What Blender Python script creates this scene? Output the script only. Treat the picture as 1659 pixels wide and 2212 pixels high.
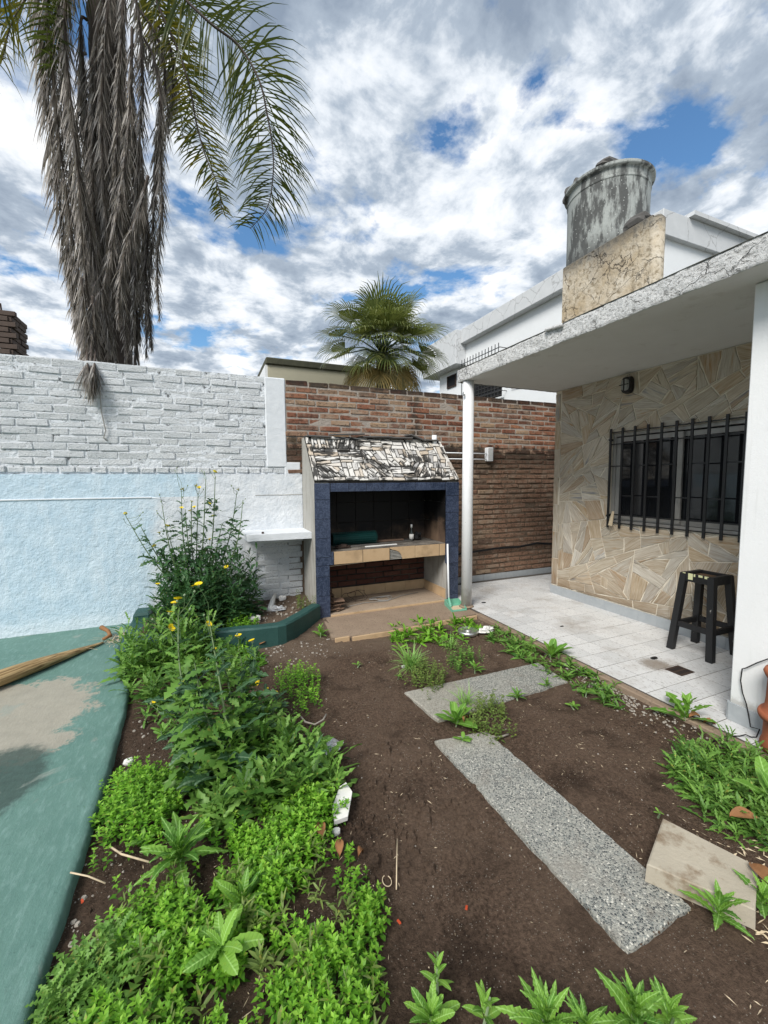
import bpy, math, random
import numpy as np
from mathutils import Vector, Matrix, Euler, noise as mnoise

for o in list(bpy.data.objects): bpy.data.objects.remove(o)
rnd = random.Random(7)
nrs = np.random.RandomState(11)
SC = bpy.context.scene
COL = SC.collection
R = math.radians

# ------------------------------------------------------------------ camera
cd = bpy.data.cameras.new('camera')
cam = bpy.data.objects.new('camera', cd); COL.objects.link(cam)
cd.sensor_fit = 'VERTICAL'; cd.sensor_height = 24.0; cd.lens = 24.0 * 892.74 / 2212.0
cd.clip_start = 0.03; cd.clip_end = 3000
right = Vector((0.92139136, -0.38859412, -0.00570652))
down = Vector((-0.0354055, -0.06930912, -0.99696675))
fwd = Vector((0.3870199, 0.91879859, -0.0776192))
cam.matrix_world = Matrix(((right.x, -down.x, -fwd.x, 0), (right.y, -down.y, -fwd.y, 0), (right.z, -down.z, -fwd.z, 1.45), (0, 0, 0, 1)))
SC.camera = cam

# ------------------------------------------------------------------ sky, sun, exposure
SUN_DIR = Vector((-0.55, -0.42, 0.66)).normalized()
W = bpy.data.worlds.new('World'); SC.world = W; W.use_nodes = True
nt = W.node_tree; nt.nodes.clear()
def wn(t, **k):
    n = nt.nodes.new(t)
    for a, v in k.items(): setattr(n, a, v)
    return n
def wl(a, b): nt.links.new(a, b)
def wmath(op, a, b=None, clamp=False):
    n = wn('ShaderNodeMath', operation=op, use_clamp=clamp)
    for i, v in enumerate((a, b)):
        if v is None: continue
        if isinstance(v, (int, float)): n.inputs[i].default_value = v
        else: wl(v, n.inputs[i])
    return n.outputs[0]
def wramp(f, pts):
    n = wn('ShaderNodeValToRGB'); e = n.color_ramp.elements
    while len(e) < len(pts): e.new(0.5)
    for i, (p, c) in enumerate(pts): e[i].position = p; e[i].color = (c[0], c[1], c[2], 1)
    wl(f, n.inputs[0]); return n.outputs[0]
tc = wn('ShaderNodeTexCoord'); sx = wn('ShaderNodeSeparateXYZ'); wl(tc.outputs['Generated'], sx.inputs[0])
zz = wmath('ADD', wmath('MAXIMUM', sx.outputs[2], 0.0), 0.16)
px = wmath('DIVIDE', sx.outputs[0], zz); py = wmath('DIVIDE', sx.outputs[1], zz)
cv = wn('ShaderNodeCombineXYZ'); wl(px, cv.inputs[0]); wl(py, cv.inputs[1]); cv.inputs[2].default_value = 3.7
def wnoise(scale, detail, rough, off, dist=0.0):
    mp = wn('ShaderNodeMapping'); wl(cv.outputs[0], mp.inputs[0]); mp.inputs['Location'].default_value = off
    n = wn('ShaderNodeTexNoise'); wl(mp.outputs[0], n.inputs[0])
    n.inputs['Scale'].default_value = scale; n.inputs['Detail'].default_value = detail; n.inputs['Roughness'].default_value = rough; n.inputs['Distortion'].default_value = dist
    return n.outputs[0]
SKY_OFF = (16.18, 20.33, 0.0)
n1 = wnoise(2.7, 9, 0.60, SKY_OFF, 0.1)
n2 = wnoise(4.6, 8, 0.6, (7.1, 3.2, 1.0), 0.2)
n3 = wnoise(0.75, 4, 0.5, (1.7, 8.2, 2.0))
cover = wramp(n1, [(0.375, (0, 0, 0)), (0.465, (1, 1, 1))])
shade = wmath('ADD', wmath('MULTIPLY', n2, 0.85), wmath('MULTIPLY', n3, 0.27))
ccol = wramp(shade, [(0.42, (1.0, 1.0, 1.0)), (0.52, (0.74, 0.79, 0.85)), (0.60, (0.40, 0.47, 0.56)), (0.72, (0.25, 0.31, 0.40))])
csc = wn('ShaderNodeVectorMath', operation='SCALE'); wl(ccol, csc.inputs[0]); csc.inputs['Scale'].default_value = 8.6
sky = wn('ShaderNodeTexSky', sky_type='NISHITA'); sky.sun_disc = False
sky.sun_elevation = math.asin(SUN_DIR.z); sky.sun_rotation = math.atan2(SUN_DIR.x, SUN_DIR.y)
sky.air_density = 1.3; sky.dust_density = 0.3; sky.ozone_density = 2.0
mx = wn('ShaderNodeMix', data_type='RGBA'); wl(cover, mx.inputs[0]); tint = wn('ShaderNodeVectorMath', operation='MULTIPLY'); wl(sky.outputs[0], tint.inputs[0]); tint.inputs[1].default_value = (0.70, 0.98, 1.18); wl(tint.outputs[0], mx.inputs[6]); wl(csc.outputs[0], mx.inputs[7])
bg = wn('ShaderNodeBackground'); wl(mx.outputs[2], bg.inputs[0]); bg.inputs[1].default_value = 0.1
ow = wn('ShaderNodeOutputWorld'); wl(bg.outputs[0], ow.inputs[0])

sd = bpy.data.lights.new('sun', 'SUN'); sd.energy = 3.0; sd.angle = R(24); sd.color = (1.0, 0.96, 0.9)
sun = bpy.data.objects.new('sun', sd); COL.objects.link(sun)
sun.rotation_euler = SUN_DIR.to_track_quat('Z', 'Y').to_euler(); sun.location = (0, 0, 12)
SC.view_settings.view_transform = 'Standard'; SC.view_settings.look = 'None'
SC.view_settings.exposure = 0.42; SC.view_settings.gamma = 1.0; SC.view_settings.use_curve_mapping = False
SC.cycles.use_denoising = True
SC.cycles.max_bounces = 6; SC.cycles.diffuse_bounces = 3; SC.cycles.glossy_bounces = 2; SC.cycles.transmission_bounces = 4; SC.cycles.transparent_max_bounces = 6

# ------------------------------------------------------------------ material helpers
MATS = {}
class NT:
    def __init__(s, name):
        s.m = bpy.data.materials.new(name); s.m.use_nodes = True; s.t = s.m.node_tree
        s.b = s.t.nodes['Principled BSDF']; s.out = s.t.nodes['Material Output']
        s.pos = None
    def n(s, ty, **k):
        n = s.t.nodes.new(ty)
        for a, v in k.items(): setattr(n, a, v)
        return n
    def l(s, a, b): s.t.links.new(a, b)
    def world(s):
        if s.pos is None: s.pos = s.n('ShaderNodeNewGeometry').outputs['Position']
        return s.pos
    def obj(s, jitter=True):
        v = s.n('ShaderNodeTexCoord').outputs['Object']
        if jitter:
            r = s.rand(); a = s.n('ShaderNodeVectorMath', operation='MULTIPLY_ADD')
            c = s.n('ShaderNodeCombineXYZ'); s.l(s.math('MULTIPLY', r, 37.0), c.inputs[0]); s.l(s.math('MULTIPLY', r, 91.0), c.inputs[1]); s.l(s.math('MULTIPLY', r, 17.0), c.inputs[2])
            a = s.n('ShaderNodeVectorMath', operation='ADD'); s.l(v, a.inputs[0]); s.l(c.outputs[0], a.inputs[1]); v = a.outputs[0]
        return v
    def rand(s): return s.n('ShaderNodeObjectInfo').outputs['Random']
    def attr(s, name): return s.n('ShaderNodeAttribute', attribute_name=name).outputs['Fac']
    def stretch(s, v, sc):
        m = s.n('ShaderNodeVectorMath', operation='MULTIPLY'); s.l(v, m.inputs[0]); m.inputs[1].default_value = sc; return m.outputs[0]
    def noise(s, v, scale, detail=4, rough=0.55, dist=0.0, color=False):
        n = s.n('ShaderNodeTexNoise'); s.l(v, n.inputs['Vector'])
        n.inputs['Scale'].default_value = scale; n.inputs['Detail'].default_value = detail; n.inputs['Roughness'].default_value = rough; n.inputs['Distortion'].default_value = dist
        return n.outputs[1 if color else 0]
    def vor(s, v, scale, feature='F1', out=0, rnd_=1.0):
        n = s.n('ShaderNodeTexVoronoi', feature=feature); s.l(v, n.inputs['Vector']); n.inputs['Scale'].default_value = scale; n.inputs['Randomness'].default_value = rnd_
        return n.outputs[out]
    def ramp(s, f, pts, interp='LINEAR'):
        n = s.n('ShaderNodeValToRGB'); n.color_ramp.interpolation = interp; e = n.color_ramp.elements
        while len(e) < len(pts): e.new(0.5)
        for i, (p, c) in enumerate(pts):
            if not isinstance(c, (tuple, list)): c = (c, c, c)
            e[i].position = p; e[i].color = (c[0], c[1], c[2], 1)
        s.l(f, n.inputs[0]); return n.outputs[0]
    def val(s, sock, v):
        if isinstance(v, (int, float)): sock.default_value = v
        elif isinstance(v, (tuple, list)): sock.default_value = (v[0], v[1], v[2], 1) if len(sock.default_value) == 4 else v
        else: s.l(v, sock)
    def mix(s, f, a, b, mode='MIX'):
        n = s.n('ShaderNodeMix', data_type='RGBA', blend_type=mode); s.val(n.inputs[0], f); s.val(n.inputs[6], a); s.val(n.inputs[7], b); return n.outputs[2]
    def math(s, op, a, b=None, clamp=False):
        n = s.n('ShaderNodeMath', operation=op, use_clamp=clamp); s.val(n.inputs[0], a)
        if b is not None: s.val(n.inputs[1], b)
        return n.outputs[0]
    def xyz(s, v):
        n = s.n('ShaderNodeSeparateXYZ'); s.l(v, n.inputs[0]); return n.outputs
    def mr(s, v, a, b, c=0.0, d=1.0, smooth=True):
        n = s.n('ShaderNodeMapRange'); n.interpolation_type = 'SMOOTHSTEP' if smooth else 'LINEAR'
        s.val(n.inputs[0], v)
        for i, q in enumerate((a, b, c, d)): n.inputs[i + 1].default_value = q
        return n.outputs[0]
    def bump(s, h, strength=0.5, dist=0.01, prev=None):
        n = s.n('ShaderNodeBump'); n.inputs['Strength'].default_value = strength; n.inputs['Distance'].default_value = dist; s.l(h, n.inputs['Height'])
        if prev is not None: s.l(prev, n.inputs['Normal'])
        return n.outputs[0]
    def done(s, col, rough=0.8, normal=None, spec=0.3, metal=0.0):
        s.val(s.b.inputs['Base Color'], col); s.val(s.b.inputs['Roughness'], rough); s.b.inputs['Specular IOR Level'].default_value = spec; s.val(s.b.inputs['Metallic'], metal)
        if normal is not None: s.l(normal, s.b.inputs['Normal'])
        MATS[s.m.name] = s.m; return s.m

def simple(name, col, rough=0.6, var=0.15, scale=30, bump=0.2, metal=0.0, spec=0.3):
    t = NT(name); p = t.world(); n = t.noise(p, scale, 5, 0.6)
    c = t.mix(n, [x * (1 - var) for x in col], [min(1, x * (1 + var)) for x in col])
    return t.done(c, t.ramp(n, [(0.3, rough * 0.85), (0.7, min(1, rough * 1.15))]), t.bump(n, bump, 0.004), spec, metal)

# white painted brick
t = NT('white_paint_brick'); p = t.world()
a = t.noise(p, 5, 5, 0.6); b = t.noise(p, 60, 5, 0.65); f = t.noise(p, 240, 3, 0.6)
c = t.mix(t.ramp(a, [(0.3, 0), (0.7, 1)]), (0.68, 0.71, 0.73), (0.82, 0.84, 0.85))
c = t.mix(t.ramp(b, [(0.30, 1), (0.42, 0)]), c, (0.34, 0.36, 0.38))
h = t.math('ADD', b, t.math('MULTIPLY', f, 0.35))
t.done(c, 0.75, t.bump(h, 1.0, 0.02))
t = NT('white_mortar'); p = t.world(); b = t.noise(p, 26, 6, 0.7); a = t.noise(p, 7, 3, 0.5)
c = t.mix(t.ramp(t.noise(p, 13, 5, 0.7), [(0.36, 0), (0.44, 1)]), (0.12, 0.125, 0.13), (0.74, 0.77, 0.80))
t.done(c, 0.9, t.bump(t.math('ADD', b, a), 1.0, 0.03))
t = NT('white_plaster'); p = t.world(); b = t.noise(p, 14, 6, 0.6); f = t.noise(p, 90, 4, 0.6)
c = t.mix(b, (0.58, 0.61, 0.64), (0.76, 0.78, 0.80)); t.done(c, 0.8, t.bump(t.math('ADD', b, t.math('MULTIPLY', f, 0.5)), 0.5, 0.012))
# blue washed plaster, whitewashed towards the grill
t = NT('blue_plaster'); p = t.world(); X, Y, Z = t.xyz(p)
wob = t.math('MULTIPLY', t.math('SUBTRACT', t.noise(p, 3.5, 5, 0.65), 0.5), 0.45)
edge_low = t.mr(t.math('ADD', X, wob), -0.66, -0.42, 1, 0)
edge_up = t.mr(t.math('ADD', X, wob), -0.12, -0.04, 1, 0)
up = t.mr(Z, 1.283, 1.287); msk = t.mix(up, edge_low, edge_up)
b = t.noise(p, 6, 6, 0.6); f = t.noise(p, 55, 6, 0.65); v2 = t.noise(t.stretch(p, (1, 1, 0.25)), 9, 5, 0.6)
blue = t.mix(t.ramp(b, [(0.3, 0), (0.7, 1)]), (0.47, 0.61, 0.71), (0.60, 0.72, 0.80))
blue = t.mix(t.math('MULTIPLY', t.ramp(v2, [(0.5, 0), (0.72, 1)]), 0.5), blue, (0.70, 0.78, 0.83))
white = t.mix(t.ramp(b, [(0.32, 0), (0.68, 1)]), (0.58, 0.62, 0.66), (0.78, 0.80, 0.82))
c = t.mix(msk, white, blue)
lowpeel = t.math('MULTIPLY', t.mr(t.math('ADD', Z, t.math('MULTIPLY', v2, 0.25)), 0.14, 0.30, 1, 0), 0.6)
c = t.mix(lowpeel, c, (0.74, 0.80, 0.84))
flake = t.ramp(t.noise(p, 130, 3, 0.5), [(0.72, 0), (0.76, 1)]); c = t.mix(flake, c, (0.86, 0.88, 0.9))
t.done(c, 0.8, t.bump(t.math('ADD', t.math('MULTIPLY', f, 0.45), t.math('MULTIPLY', t.noise(p, 11, 6, 0.7), 1.2)), 0.7, 0.020))
# bare brick
t = NT('bare_brick'); p = t.world(); r = t.rand(); X, Y, Z = t.xyz(p)
base = t.ramp(r, [(0.0, (0.12, 0.060, 0.042)), (0.2, (0.23, 0.098, 0.062)), (0.4, (0.29, 0.135, 0.080)), (0.55, (0.29, 0.185, 0.125)), (0.72, (0.38, 0.26, 0.165)), (0.86, (0.19, 0.11, 0.08)), (1.0, (0.34, 0.155, 0.085))])
old = t.ramp(r, [(0.0, (0.15, 0.105, 0.078)), (0.35, (0.27, 0.175, 0.12)), (0.7, (0.36, 0.26, 0.18)), (1.0, (0.21, 0.125, 0.09))])
lowm = t.math('MULTIPLY', t.mr(t.math('ADD', Z, t.math('MULTIPLY', t.math('SUBTRACT', t.noise(p, 2.2, 4, 0.6), 0.5), 0.9)), 1.65, 1.98, 1, 0), 0.75); base = t.mix(lowm, base, old)
n = t.noise(p, 34, 6, 0.7); m = t.noise(p, 9, 4, 0.6); g = t.noise(p, 110, 4, 0.6)
c = t.mix(t.ramp(n, [(0.35, 1), (0.5, 0)]), base, t.mix(0.75, base, (0.03, 0.022, 0.018)))
c = t.mix(t.math('MULTIPLY', t.ramp(m, [(0.5, 0), (0.66, 1)]), 0.55), c, (0.36, 0.29, 0.22))
mold = t.math('MULTIPLY', t.mr(t.math('ADD', Z, t.math('MULTIPLY', t.math('SUBTRACT', m, 0.5), 0.5)), 1.93, 1.84, 0, 1), t.mr(Z, 1.45, 1.84))
mold = t.math('MAXIMUM', t.math('MULTIPLY', mold, 0.8), t.math('MULTIPLY', t.mr(t.math('ADD', Z, t.math('MULTIPLY', m, 0.16)), 2.54, 2.66), 0.85))
strip = t.math('MULTIPLY', t.mr(t.math('ABSOLUTE', t.math('SUBTRACT', X, 2.48)), 0.03, 0.12, 1, 0), t.mr(m, 0.35, 0.55))
mold = t.math('MAXIMUM', mold, t.math('MULTIPLY', strip, 0.75))
c = t.mix(mold, c, (0.022, 0.020, 0.017))
t.done(c, 0.9, t.bump(t.math('ADD', n, t.math('MULTIPLY', g, 0.5)), 0.9, 0.012), 0.15)
t = NT('grey_mortar'); p = t.world(); X, Y, Z = t.xyz(p); n = t.noise(p, 22, 6, 0.7); m = t.noise(p, 9, 4, 0.6)
c = t.mix(n, (0.26, 0.22, 0.185), (0.46, 0.41, 0.36)); lowm = t.mr(Z, 1.86, 1.93, 1, 0)
c = t.mix(lowm, c, t.mix(n, (0.05, 0.038, 0.028), (0.30, 0.22, 0.16)))
mold = t.math('MULTIPLY', t.mr(t.math('ADD', Z, t.math('MULTIPLY', t.math('SUBTRACT', m, 0.5), 0.5)), 1.93, 1.84, 0, 1), t.mr(Z, 1.45, 1.84))
c = t.mix(t.math('MULTIPLY', mold, 0.7), c, (0.03, 0.027, 0.022)); t.done(c, 0.95, t.bump(n, 1.0, 0.02), 0.1)
# cement, stained
t = NT('stained_cement'); p = t.world(); X, Y, Z = t.xyz(p); n = t.noise(p, 4, 6, 0.65); f = t.noise(p, 45, 5, 0.65); v2 = t.noise(t.stretch(p, (3, 3, 0.6)), 4, 5, 0.6)
c = t.mix(n, (0.28, 0.275, 0.25), (0.47, 0.455, 0.42)); c = t.mix(t.math('MULTIPLY', t.ramp(v2, [(0.48, 0), (0.68, 1)]), 0.5), c, (0.15, 0.125, 0.095))
t.done(c, 0.9, t.bump(f, 0.5, 0.008))
t = NT('sooty_cement'); p = t.world(); n = t.noise(p, 3.5, 5, 0.6); f = t.noise(p, 40, 5, 0.6)
t.done(t.mix(t.ramp(n, [(0.4, 0), (0.7, 1)]), (0.018, 0.016, 0.015), (0.10, 0.08, 0.065)), 0.9, t.bump(f, 0.4, 0.006))
t = NT('sooty_tile'); p = t.world(); X, Y, Z = t.xyz(p); r = t.rand(); n = t.noise(p, 5, 6, 0.65)
base = t.mix(r, (0.16, 0.10, 0.07), (0.26, 0.17, 0.11))
soot = t.mr(t.math('ADD', t.math('SUBTRACT', Z, t.math('MULTIPLY', t.math('ABSOLUTE', t.math('SUBTRACT', X, 1.95)), 0.35)), t.math('MULTIPLY', t.math('SUBTRACT', n, 0.5), 0.7)), 0.46, 0.84)
t.done(t.mix(soot, t.mix(0.45, base, (0.03, 0.025, 0.02)), (0.007, 0.0065, 0.0065)), 0.6, t.bump(n, 0.2, 0.004))
# glazed tiles
t = NT('blue_tile'); o_ = t.obj(); n = t.noise(o_, 16, 5, 0.6, 1.5); e = t.math('ABSOLUTE', t.math('SUBTRACT', n, 0.5)); m = t.noise(o_, 6, 4, 0.6)
c = t.mix(m, (0.012, 0.020, 0.046), (0.026, 0.042, 0.084)); c = t.mix(t.math('MULTIPLY', t.ramp(e, [(0.0, 1), (0.05, 0)]), 0.55), c, (0.12, 0.155, 0.24))
c = t.mix(0.18, c, t.mix(t.rand(), (0.01, 0.018, 0.035), (0.08, 0.10, 0.16)))
t.done(c, t.ramp(m, [(0.3, 0.25), (0.7, 0.5)]), t.bump(n, 0.08, 0.003), 0.5)
t = NT('tan_tile'); o_ = t.obj(); n = t.noise(o_, 9, 6, 0.65); d = t.noise(t.world(), 5, 5, 0.65)
c = t.mix(n, (0.42, 0.28, 0.155), (0.58, 0.42, 0.26)); c = t.mix(t.math('MULTIPLY', t.ramp(d, [(0.5, 0), (0.75, 1)]), 0.55), c, (0.14, 0.09, 0.05))
t.done(c, 0.4, t.bump(n, 0.1, 0.003), 0.4)
t = NT('worn_floor'); p = t.world(); n = t.noise(p, 3, 6, 0.7); f = t.noise(p, 40, 5, 0.7)
c = t.mix(n, (0.24, 0.175, 0.125), (0.45, 0.36, 0.27)); c = t.mix(t.ramp(f, [(0.56, 0), (0.72, 1)]), c, (0.13, 0.09, 0.06)); t.done(c, 0.85, t.bump(f, 0.4, 0.006))
t = NT('ash_floor'); p = t.world(); n = t.noise(p, 5, 6, 0.7); f = t.noise(p, 50, 5, 0.7)
c = t.mix(t.ramp(n, [(0.35, 0), (0.7, 1)]), (0.05, 0.045, 0.04), (0.27, 0.24, 0.205)); c = t.mix(t.ramp(f, [(0.52, 0), (0.66, 1)]), c, (0.06, 0.05, 0.042)); t.done(c, 0.9, t.bump(f, 0.5, 0.006))
t = NT('apron_concrete'); p = t.world(); n = t.noise(p, 4, 6, 0.7); f = t.noise(p, 60, 5, 0.7)
c = t.mix(n, (0.19, 0.135, 0.095), (0.36, 0.275, 0.20)); c = t.mix(t.ramp(f, [(0.55, 0), (0.7, 1)]), c, (0.11, 0.08, 0.055)); t.done(c, 0.9, t.bump(f, 0.5, 0.008))
# hood slate
t = NT('hood_slate'); o_ = t.obj(); st = t.stretch(o_, (1.0, 5.0, 3.0)); n = t.noise(st, 7.5, 6, 0.6, 0.2); w = t.noise(t.world(), 3.2, 4, 0.6); r = t.rand()
tint = t.ramp(r, [(0.0, (0.62, 0.60, 0.56)), (0.45, (0.72, 0.70, 0.66)), (0.66, (0.60, 0.55, 0.48)), (0.76, (0.50, 0.41, 0.31)), (0.84, (0.38, 0.37, 0.36)), (1.0, (0.68, 0.66, 0.62))])
k = t.math('ADD', n, t.math('MULTIPLY', t.math('SUBTRACT', w, 0.5), 0.95)); k = t.math('ADD', k, t.math('MULTIPLY', t.math('SUBTRACT', t.noise(o_, 0.01, 0), 0.5), 0.0))
c = t.mix(t.math('MULTIPLY', t.ramp(k, [(0.50, 0), (0.59, 1)]), 0.95), tint, (0.035, 0.034, 0.032)); t.done(c, 0.85, t.bump(n, 0.9, 0.012), 0.2)
simple('dark_grout', (0.012, 0.012, 0.014), 0.95, 0.3, 30, 0.3)
simple('hood_joint', (0.03, 0.028, 0.026), 0.95, 0.4, 40, 0.6)
# flagstone cladding
t = NT('flagstone'); o_ = t.obj(); st = t.stretch(o_, (0.8, 7.0, 2.0)); n = t.noise(st, 5.0, 7, 0.65, 0.5); f = t.noise(t.stretch(o_, (1.0, 9.0, 3.0)), 22, 5, 0.6); r = t.rand(); m = t.noise(o_, 4, 4, 0.6)
r2 = t.math('FRACT', t.math('MULTIPLY', r, 13.7))
tone = t.ramp(r, [(0.0, (0.55, 0.47, 0.34)), (0.14, (0.36, 0.33, 0.27)), (0.30, (0.68, 0.65, 0.57)), (0.44, (0.47, 0.34, 0.19)), (0.56, (0.60, 0.55, 0.45)), (0.68, (0.34, 0.22, 0.115)), (0.80, (0.56, 0.50, 0.38)), (0.90, (0.42, 0.40, 0.36)), (1.0, (0.50, 0.37, 0.21))])
fine = t.noise(t.stretch(o_, (0.7, 14.0, 3.0)), 9, 6, 0.6, 0.3)
c = t.mix(t.ramp(fine, [(0.30, 0), (0.70, 1)]), t.mix(0.60, tone, (0.20, 0.125, 0.06)), t.mix(0.35, tone, (0.74, 0.71, 0.64)))
c = t.mix(t.math('MULTIPLY', t.ramp(n, [(0.52, 0), (0.68, 1)]), t.ramp(r2, [(0.25, 0.0), (0.8, 0.9)])), c, (0.34, 0.19, 0.07))
grey = t.math('MULTIPLY', t.ramp(t.noise(t.stretch(o_, (0.6, 6.0, 1)), 4.2, 4, 0.6), [(0.56, 0), (0.66, 1)]), t.ramp(t.math('FRACT', t.math('MULTIPLY', r, 7.31)), [(0.78, 0), (0.82, 1)]))
c = t.mix(t.math('MULTIPLY', grey, 0.75), c, (0.16, 0.18, 0.21))
X, Y, Z = t.xyz(t.world()); damp = t.mr(t.math('ADD', Z, t.math('MULTIPLY', m, 0.35)), 0.22, 0.52, 1, 0); c = t.mix(t.math('MULTIPLY', damp, 0.6), c, (0.13, 0.075, 0.035))
t.done(c, 0.55, t.bump(t.math('ADD', n, t.math('MULTIPLY', f, 0.5)), 0.35, 0.01), 0.35)
simple('flag_grout', (0.70, 0.64, 0.53), 0.9, 0.25, 25, 0.5)
# patio tile
t = NT('patio_tile'); p = t.world(); r = t.rand(); n = t.noise(p, 55, 5, 0.7); m = t.noise(p, 2.2, 6, 0.65); s2 = t.noise(t.stretch(p, (3.0, 1.0, 1)), 30, 4, 0.7)
c = t.mix(r, (0.60, 0.605, 0.60), (0.70, 0.70, 0.69)); c = t.mix(t.ramp(s2, [(0.56, 0), (0.64, 1)]), c, (0.33, 0.32, 0.30))
c = t.mix(t.math('MULTIPLY', t.ramp(m, [(0.50, 0), (0.74, 1)]), 0.65), c, (0.25, 0.20, 0.15))
X, Y, Z = t.xyz(p)
dx = t.math('SUBTRACT', X, 3.16); dy = t.math('SUBTRACT', Y, 2.06); rr = t.math('SQRT', t.math('ADD', t.math('MULTIPLY', dx, dx), t.math('MULTIPLY', dy, dy)))
c = t.mix(t.math('MULTIPLY', t.mr(t.math('ADD', rr, t.math('MULTIPLY', t.math('SUBTRACT', n, 0.5), 0.12)), 0.06, 0.14, 1, 0), 0.7), c, (0.17, 0.12, 0.075))
t.done(c, t.ramp(m, [(0.3, 0.35), (0.7, 0.6)]), t.bump(n, 0.12, 0.003), 0.4)
simple('tile_grout', (0.11, 0.098, 0.085), 0.95, 0.3, 30, 0.4)
t = NT('grey_skirting'); o_ = t.obj(); n = t.noise(o_, 14, 6, 0.65, 1.0); c = t.mix(n, (0.27, 0.30, 0.32), (0.44, 0.46, 0.47)); t.done(c, 0.4, t.bump(n, 0.08, 0.003), 0.4)
# house paint
t = NT('house_paint'); p = t.world(); n = t.noise(p, 3, 5, 0.6); f = t.noise(p, 140, 4, 0.7); X, Y, Z = t.xyz(p)
c = t.mix(n, (0.76, 0.77, 0.77), (0.84, 0.84, 0.84)); g = t.mr(t.math('ADD', Z, t.math('MULTIPLY', n, 0.25)), 0.18, 0.5, 1, 0); c = t.mix(t.math('MULTIPLY', g, 0.35), c, (0.46, 0.51, 0.48)); dr_ = t.noise(t.stretch(p, (6, 6, 0.35)), 3, 5, 0.65); c = t.mix(t.math('MULTIPLY', t.ramp(dr_, [(0.56, 0), (0.74, 1)]), 0.28), c, (0.45, 0.45, 0.42)); c = t.mix(t.math('MULTIPLY', t.mr(t.math('ADD', Z, t.math('MULTIPLY', t.noise(p, 25, 5, 0.7), 0.10)), 0.16, 0.22, 1, 0), 0.5), c, (0.22, 0.19, 0.15))
t.done(c, 0.75, t.bump(t.math('ADD', f, t.math('MULTIPLY', t.noise(p, 18, 5, 0.65), 0.8)), 0.3, 0.006))
t = NT('soffit_paint'); p = t.world(); n = t.noise(p, 2.2, 6, 0.65); f = t.noise(p, 60, 4, 0.6); c = t.mix(n, (0.54, 0.54, 0.52), (0.66, 0.66, 0.64)); c = t.mix(t.math('MULTIPLY', t.ramp(t.noise(p, 5, 6, 0.7), [(0.58, 0), (0.72, 1)]), 0.4), c, (0.36, 0.34, 0.30)); t.done(c, 0.85, t.bump(f, 0.25, 0.004))
t = NT('post_paint'); p = t.world(); X, Y, Z = t.xyz(p); n = t.noise(p, 9, 6, 0.65); c = t.mix(n, (0.68, 0.69, 0.70), (0.82, 0.83, 0.84)); c = t.mix(t.math('MULTIPLY', t.mr(t.math('ADD', Z, t.math('MULTIPLY', n, 0.4)), 0.22, 0.5, 1, 0), 0.65), c, (0.30, 0.26, 0.21)); c = t.mix(t.ramp(t.noise(p, 45, 4, 0.6), [(0.68, 0), (0.72, 1)]), c, (0.40, 0.36, 0.31)); t.done(c, 0.5, t.bump(n, 0.15, 0.004), 0.35)
# cracked fascia
t = NT('cracked_fascia'); p = t.world(); d = t.noise(p, 6, 4, 0.6, color=True); pv = t.mix(0.12, p, d)
cr = t.vor(t.stretch(pv, (1, 1.0, 1.6)), 7.0, 'DISTANCE_TO_EDGE'); cr2 = t.vor(t.stretch(pv, (1, 1, 1.7)), 20, 'DISTANCE_TO_EDGE'); n = t.noise(p, 16, 7, 0.75); m = t.noise(p, 3.0, 4, 0.6)
crk = t.math('MAXIMUM', t.math('MULTIPLY', t.ramp(cr, [(0.0, 1), (0.022, 0)]), t.ramp(m, [(0.48, 0), (0.56, 1)])), t.math('MULTIPLY', t.ramp(cr2, [(0.0, 1), (0.04, 0)]), t.ramp(m, [(0.60, 0), (0.68, 1)]))); crk = t.math('MULTIPLY', crk, t.ramp(t.noise(p, 45, 4, 0.6), [(0.35, 0.1), (0.55, 1)])); pit = t.ramp(t.noise(t.stretch(p, (1, 1, 2.2)), 34, 6, 0.75), [(0.34, 1), (0.44, 0)])
c = t.mix(n, (0.58, 0.58, 0.57), (0.82, 0.82, 0.81)); c = t.mix(t.ramp(n, [(0.33, 1), (0.42, 0)]), c, (0.28, 0.28, 0.27)); c = t.mix(t.math('MULTIPLY', pit, 0.55), c, (0.22, 0.215, 0.20)); c = t.mix(crk, c, (0.07, 0.065, 0.06))
h = t.math('SUBTRACT', t.math('SUBTRACT', t.math('MULTIPLY', n, 1.2), crk), t.math('MULTIPLY', pit, 0.6)); t.done(c, 0.85, t.bump(h, 1.0, 0.025))
# tank base plaster (cracked, cream) and fibre cement tank
t = NT('tank_base_plaster'); p = t.world(); d = t.noise(p, 5, 4, 0.6, color=True); pv = t.mix(0.16, p, d); X, Y, Z = t.xyz(p)
cr = t.vor(pv, 4.2, 'DISTANCE_TO_EDGE'); cr2 = t.vor(pv, 10, 'DISTANCE_TO_EDGE'); m = t.noise(p, 2.4, 6, 0.65); n = t.noise(p, 18, 6, 0.7)
crk = t.math('MAXIMUM', t.math('MULTIPLY', t.ramp(cr, [(0.0, 1), (0.016, 0)]), t.ramp(m, [(0.46, 0), (0.56, 1)])), t.math('MULTIPLY', t.ramp(cr2, [(0.0, 1), (0.035, 0)]), t.ramp(t.noise(p, 1.9, 3, 0.5), [(0.54, 0), (0.60, 1)]))); crk = t.math('MULTIPLY', crk, t.ramp(t.noise(p, 30, 4, 0.6), [(0.32, 0.15), (0.55, 1)]))
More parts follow.
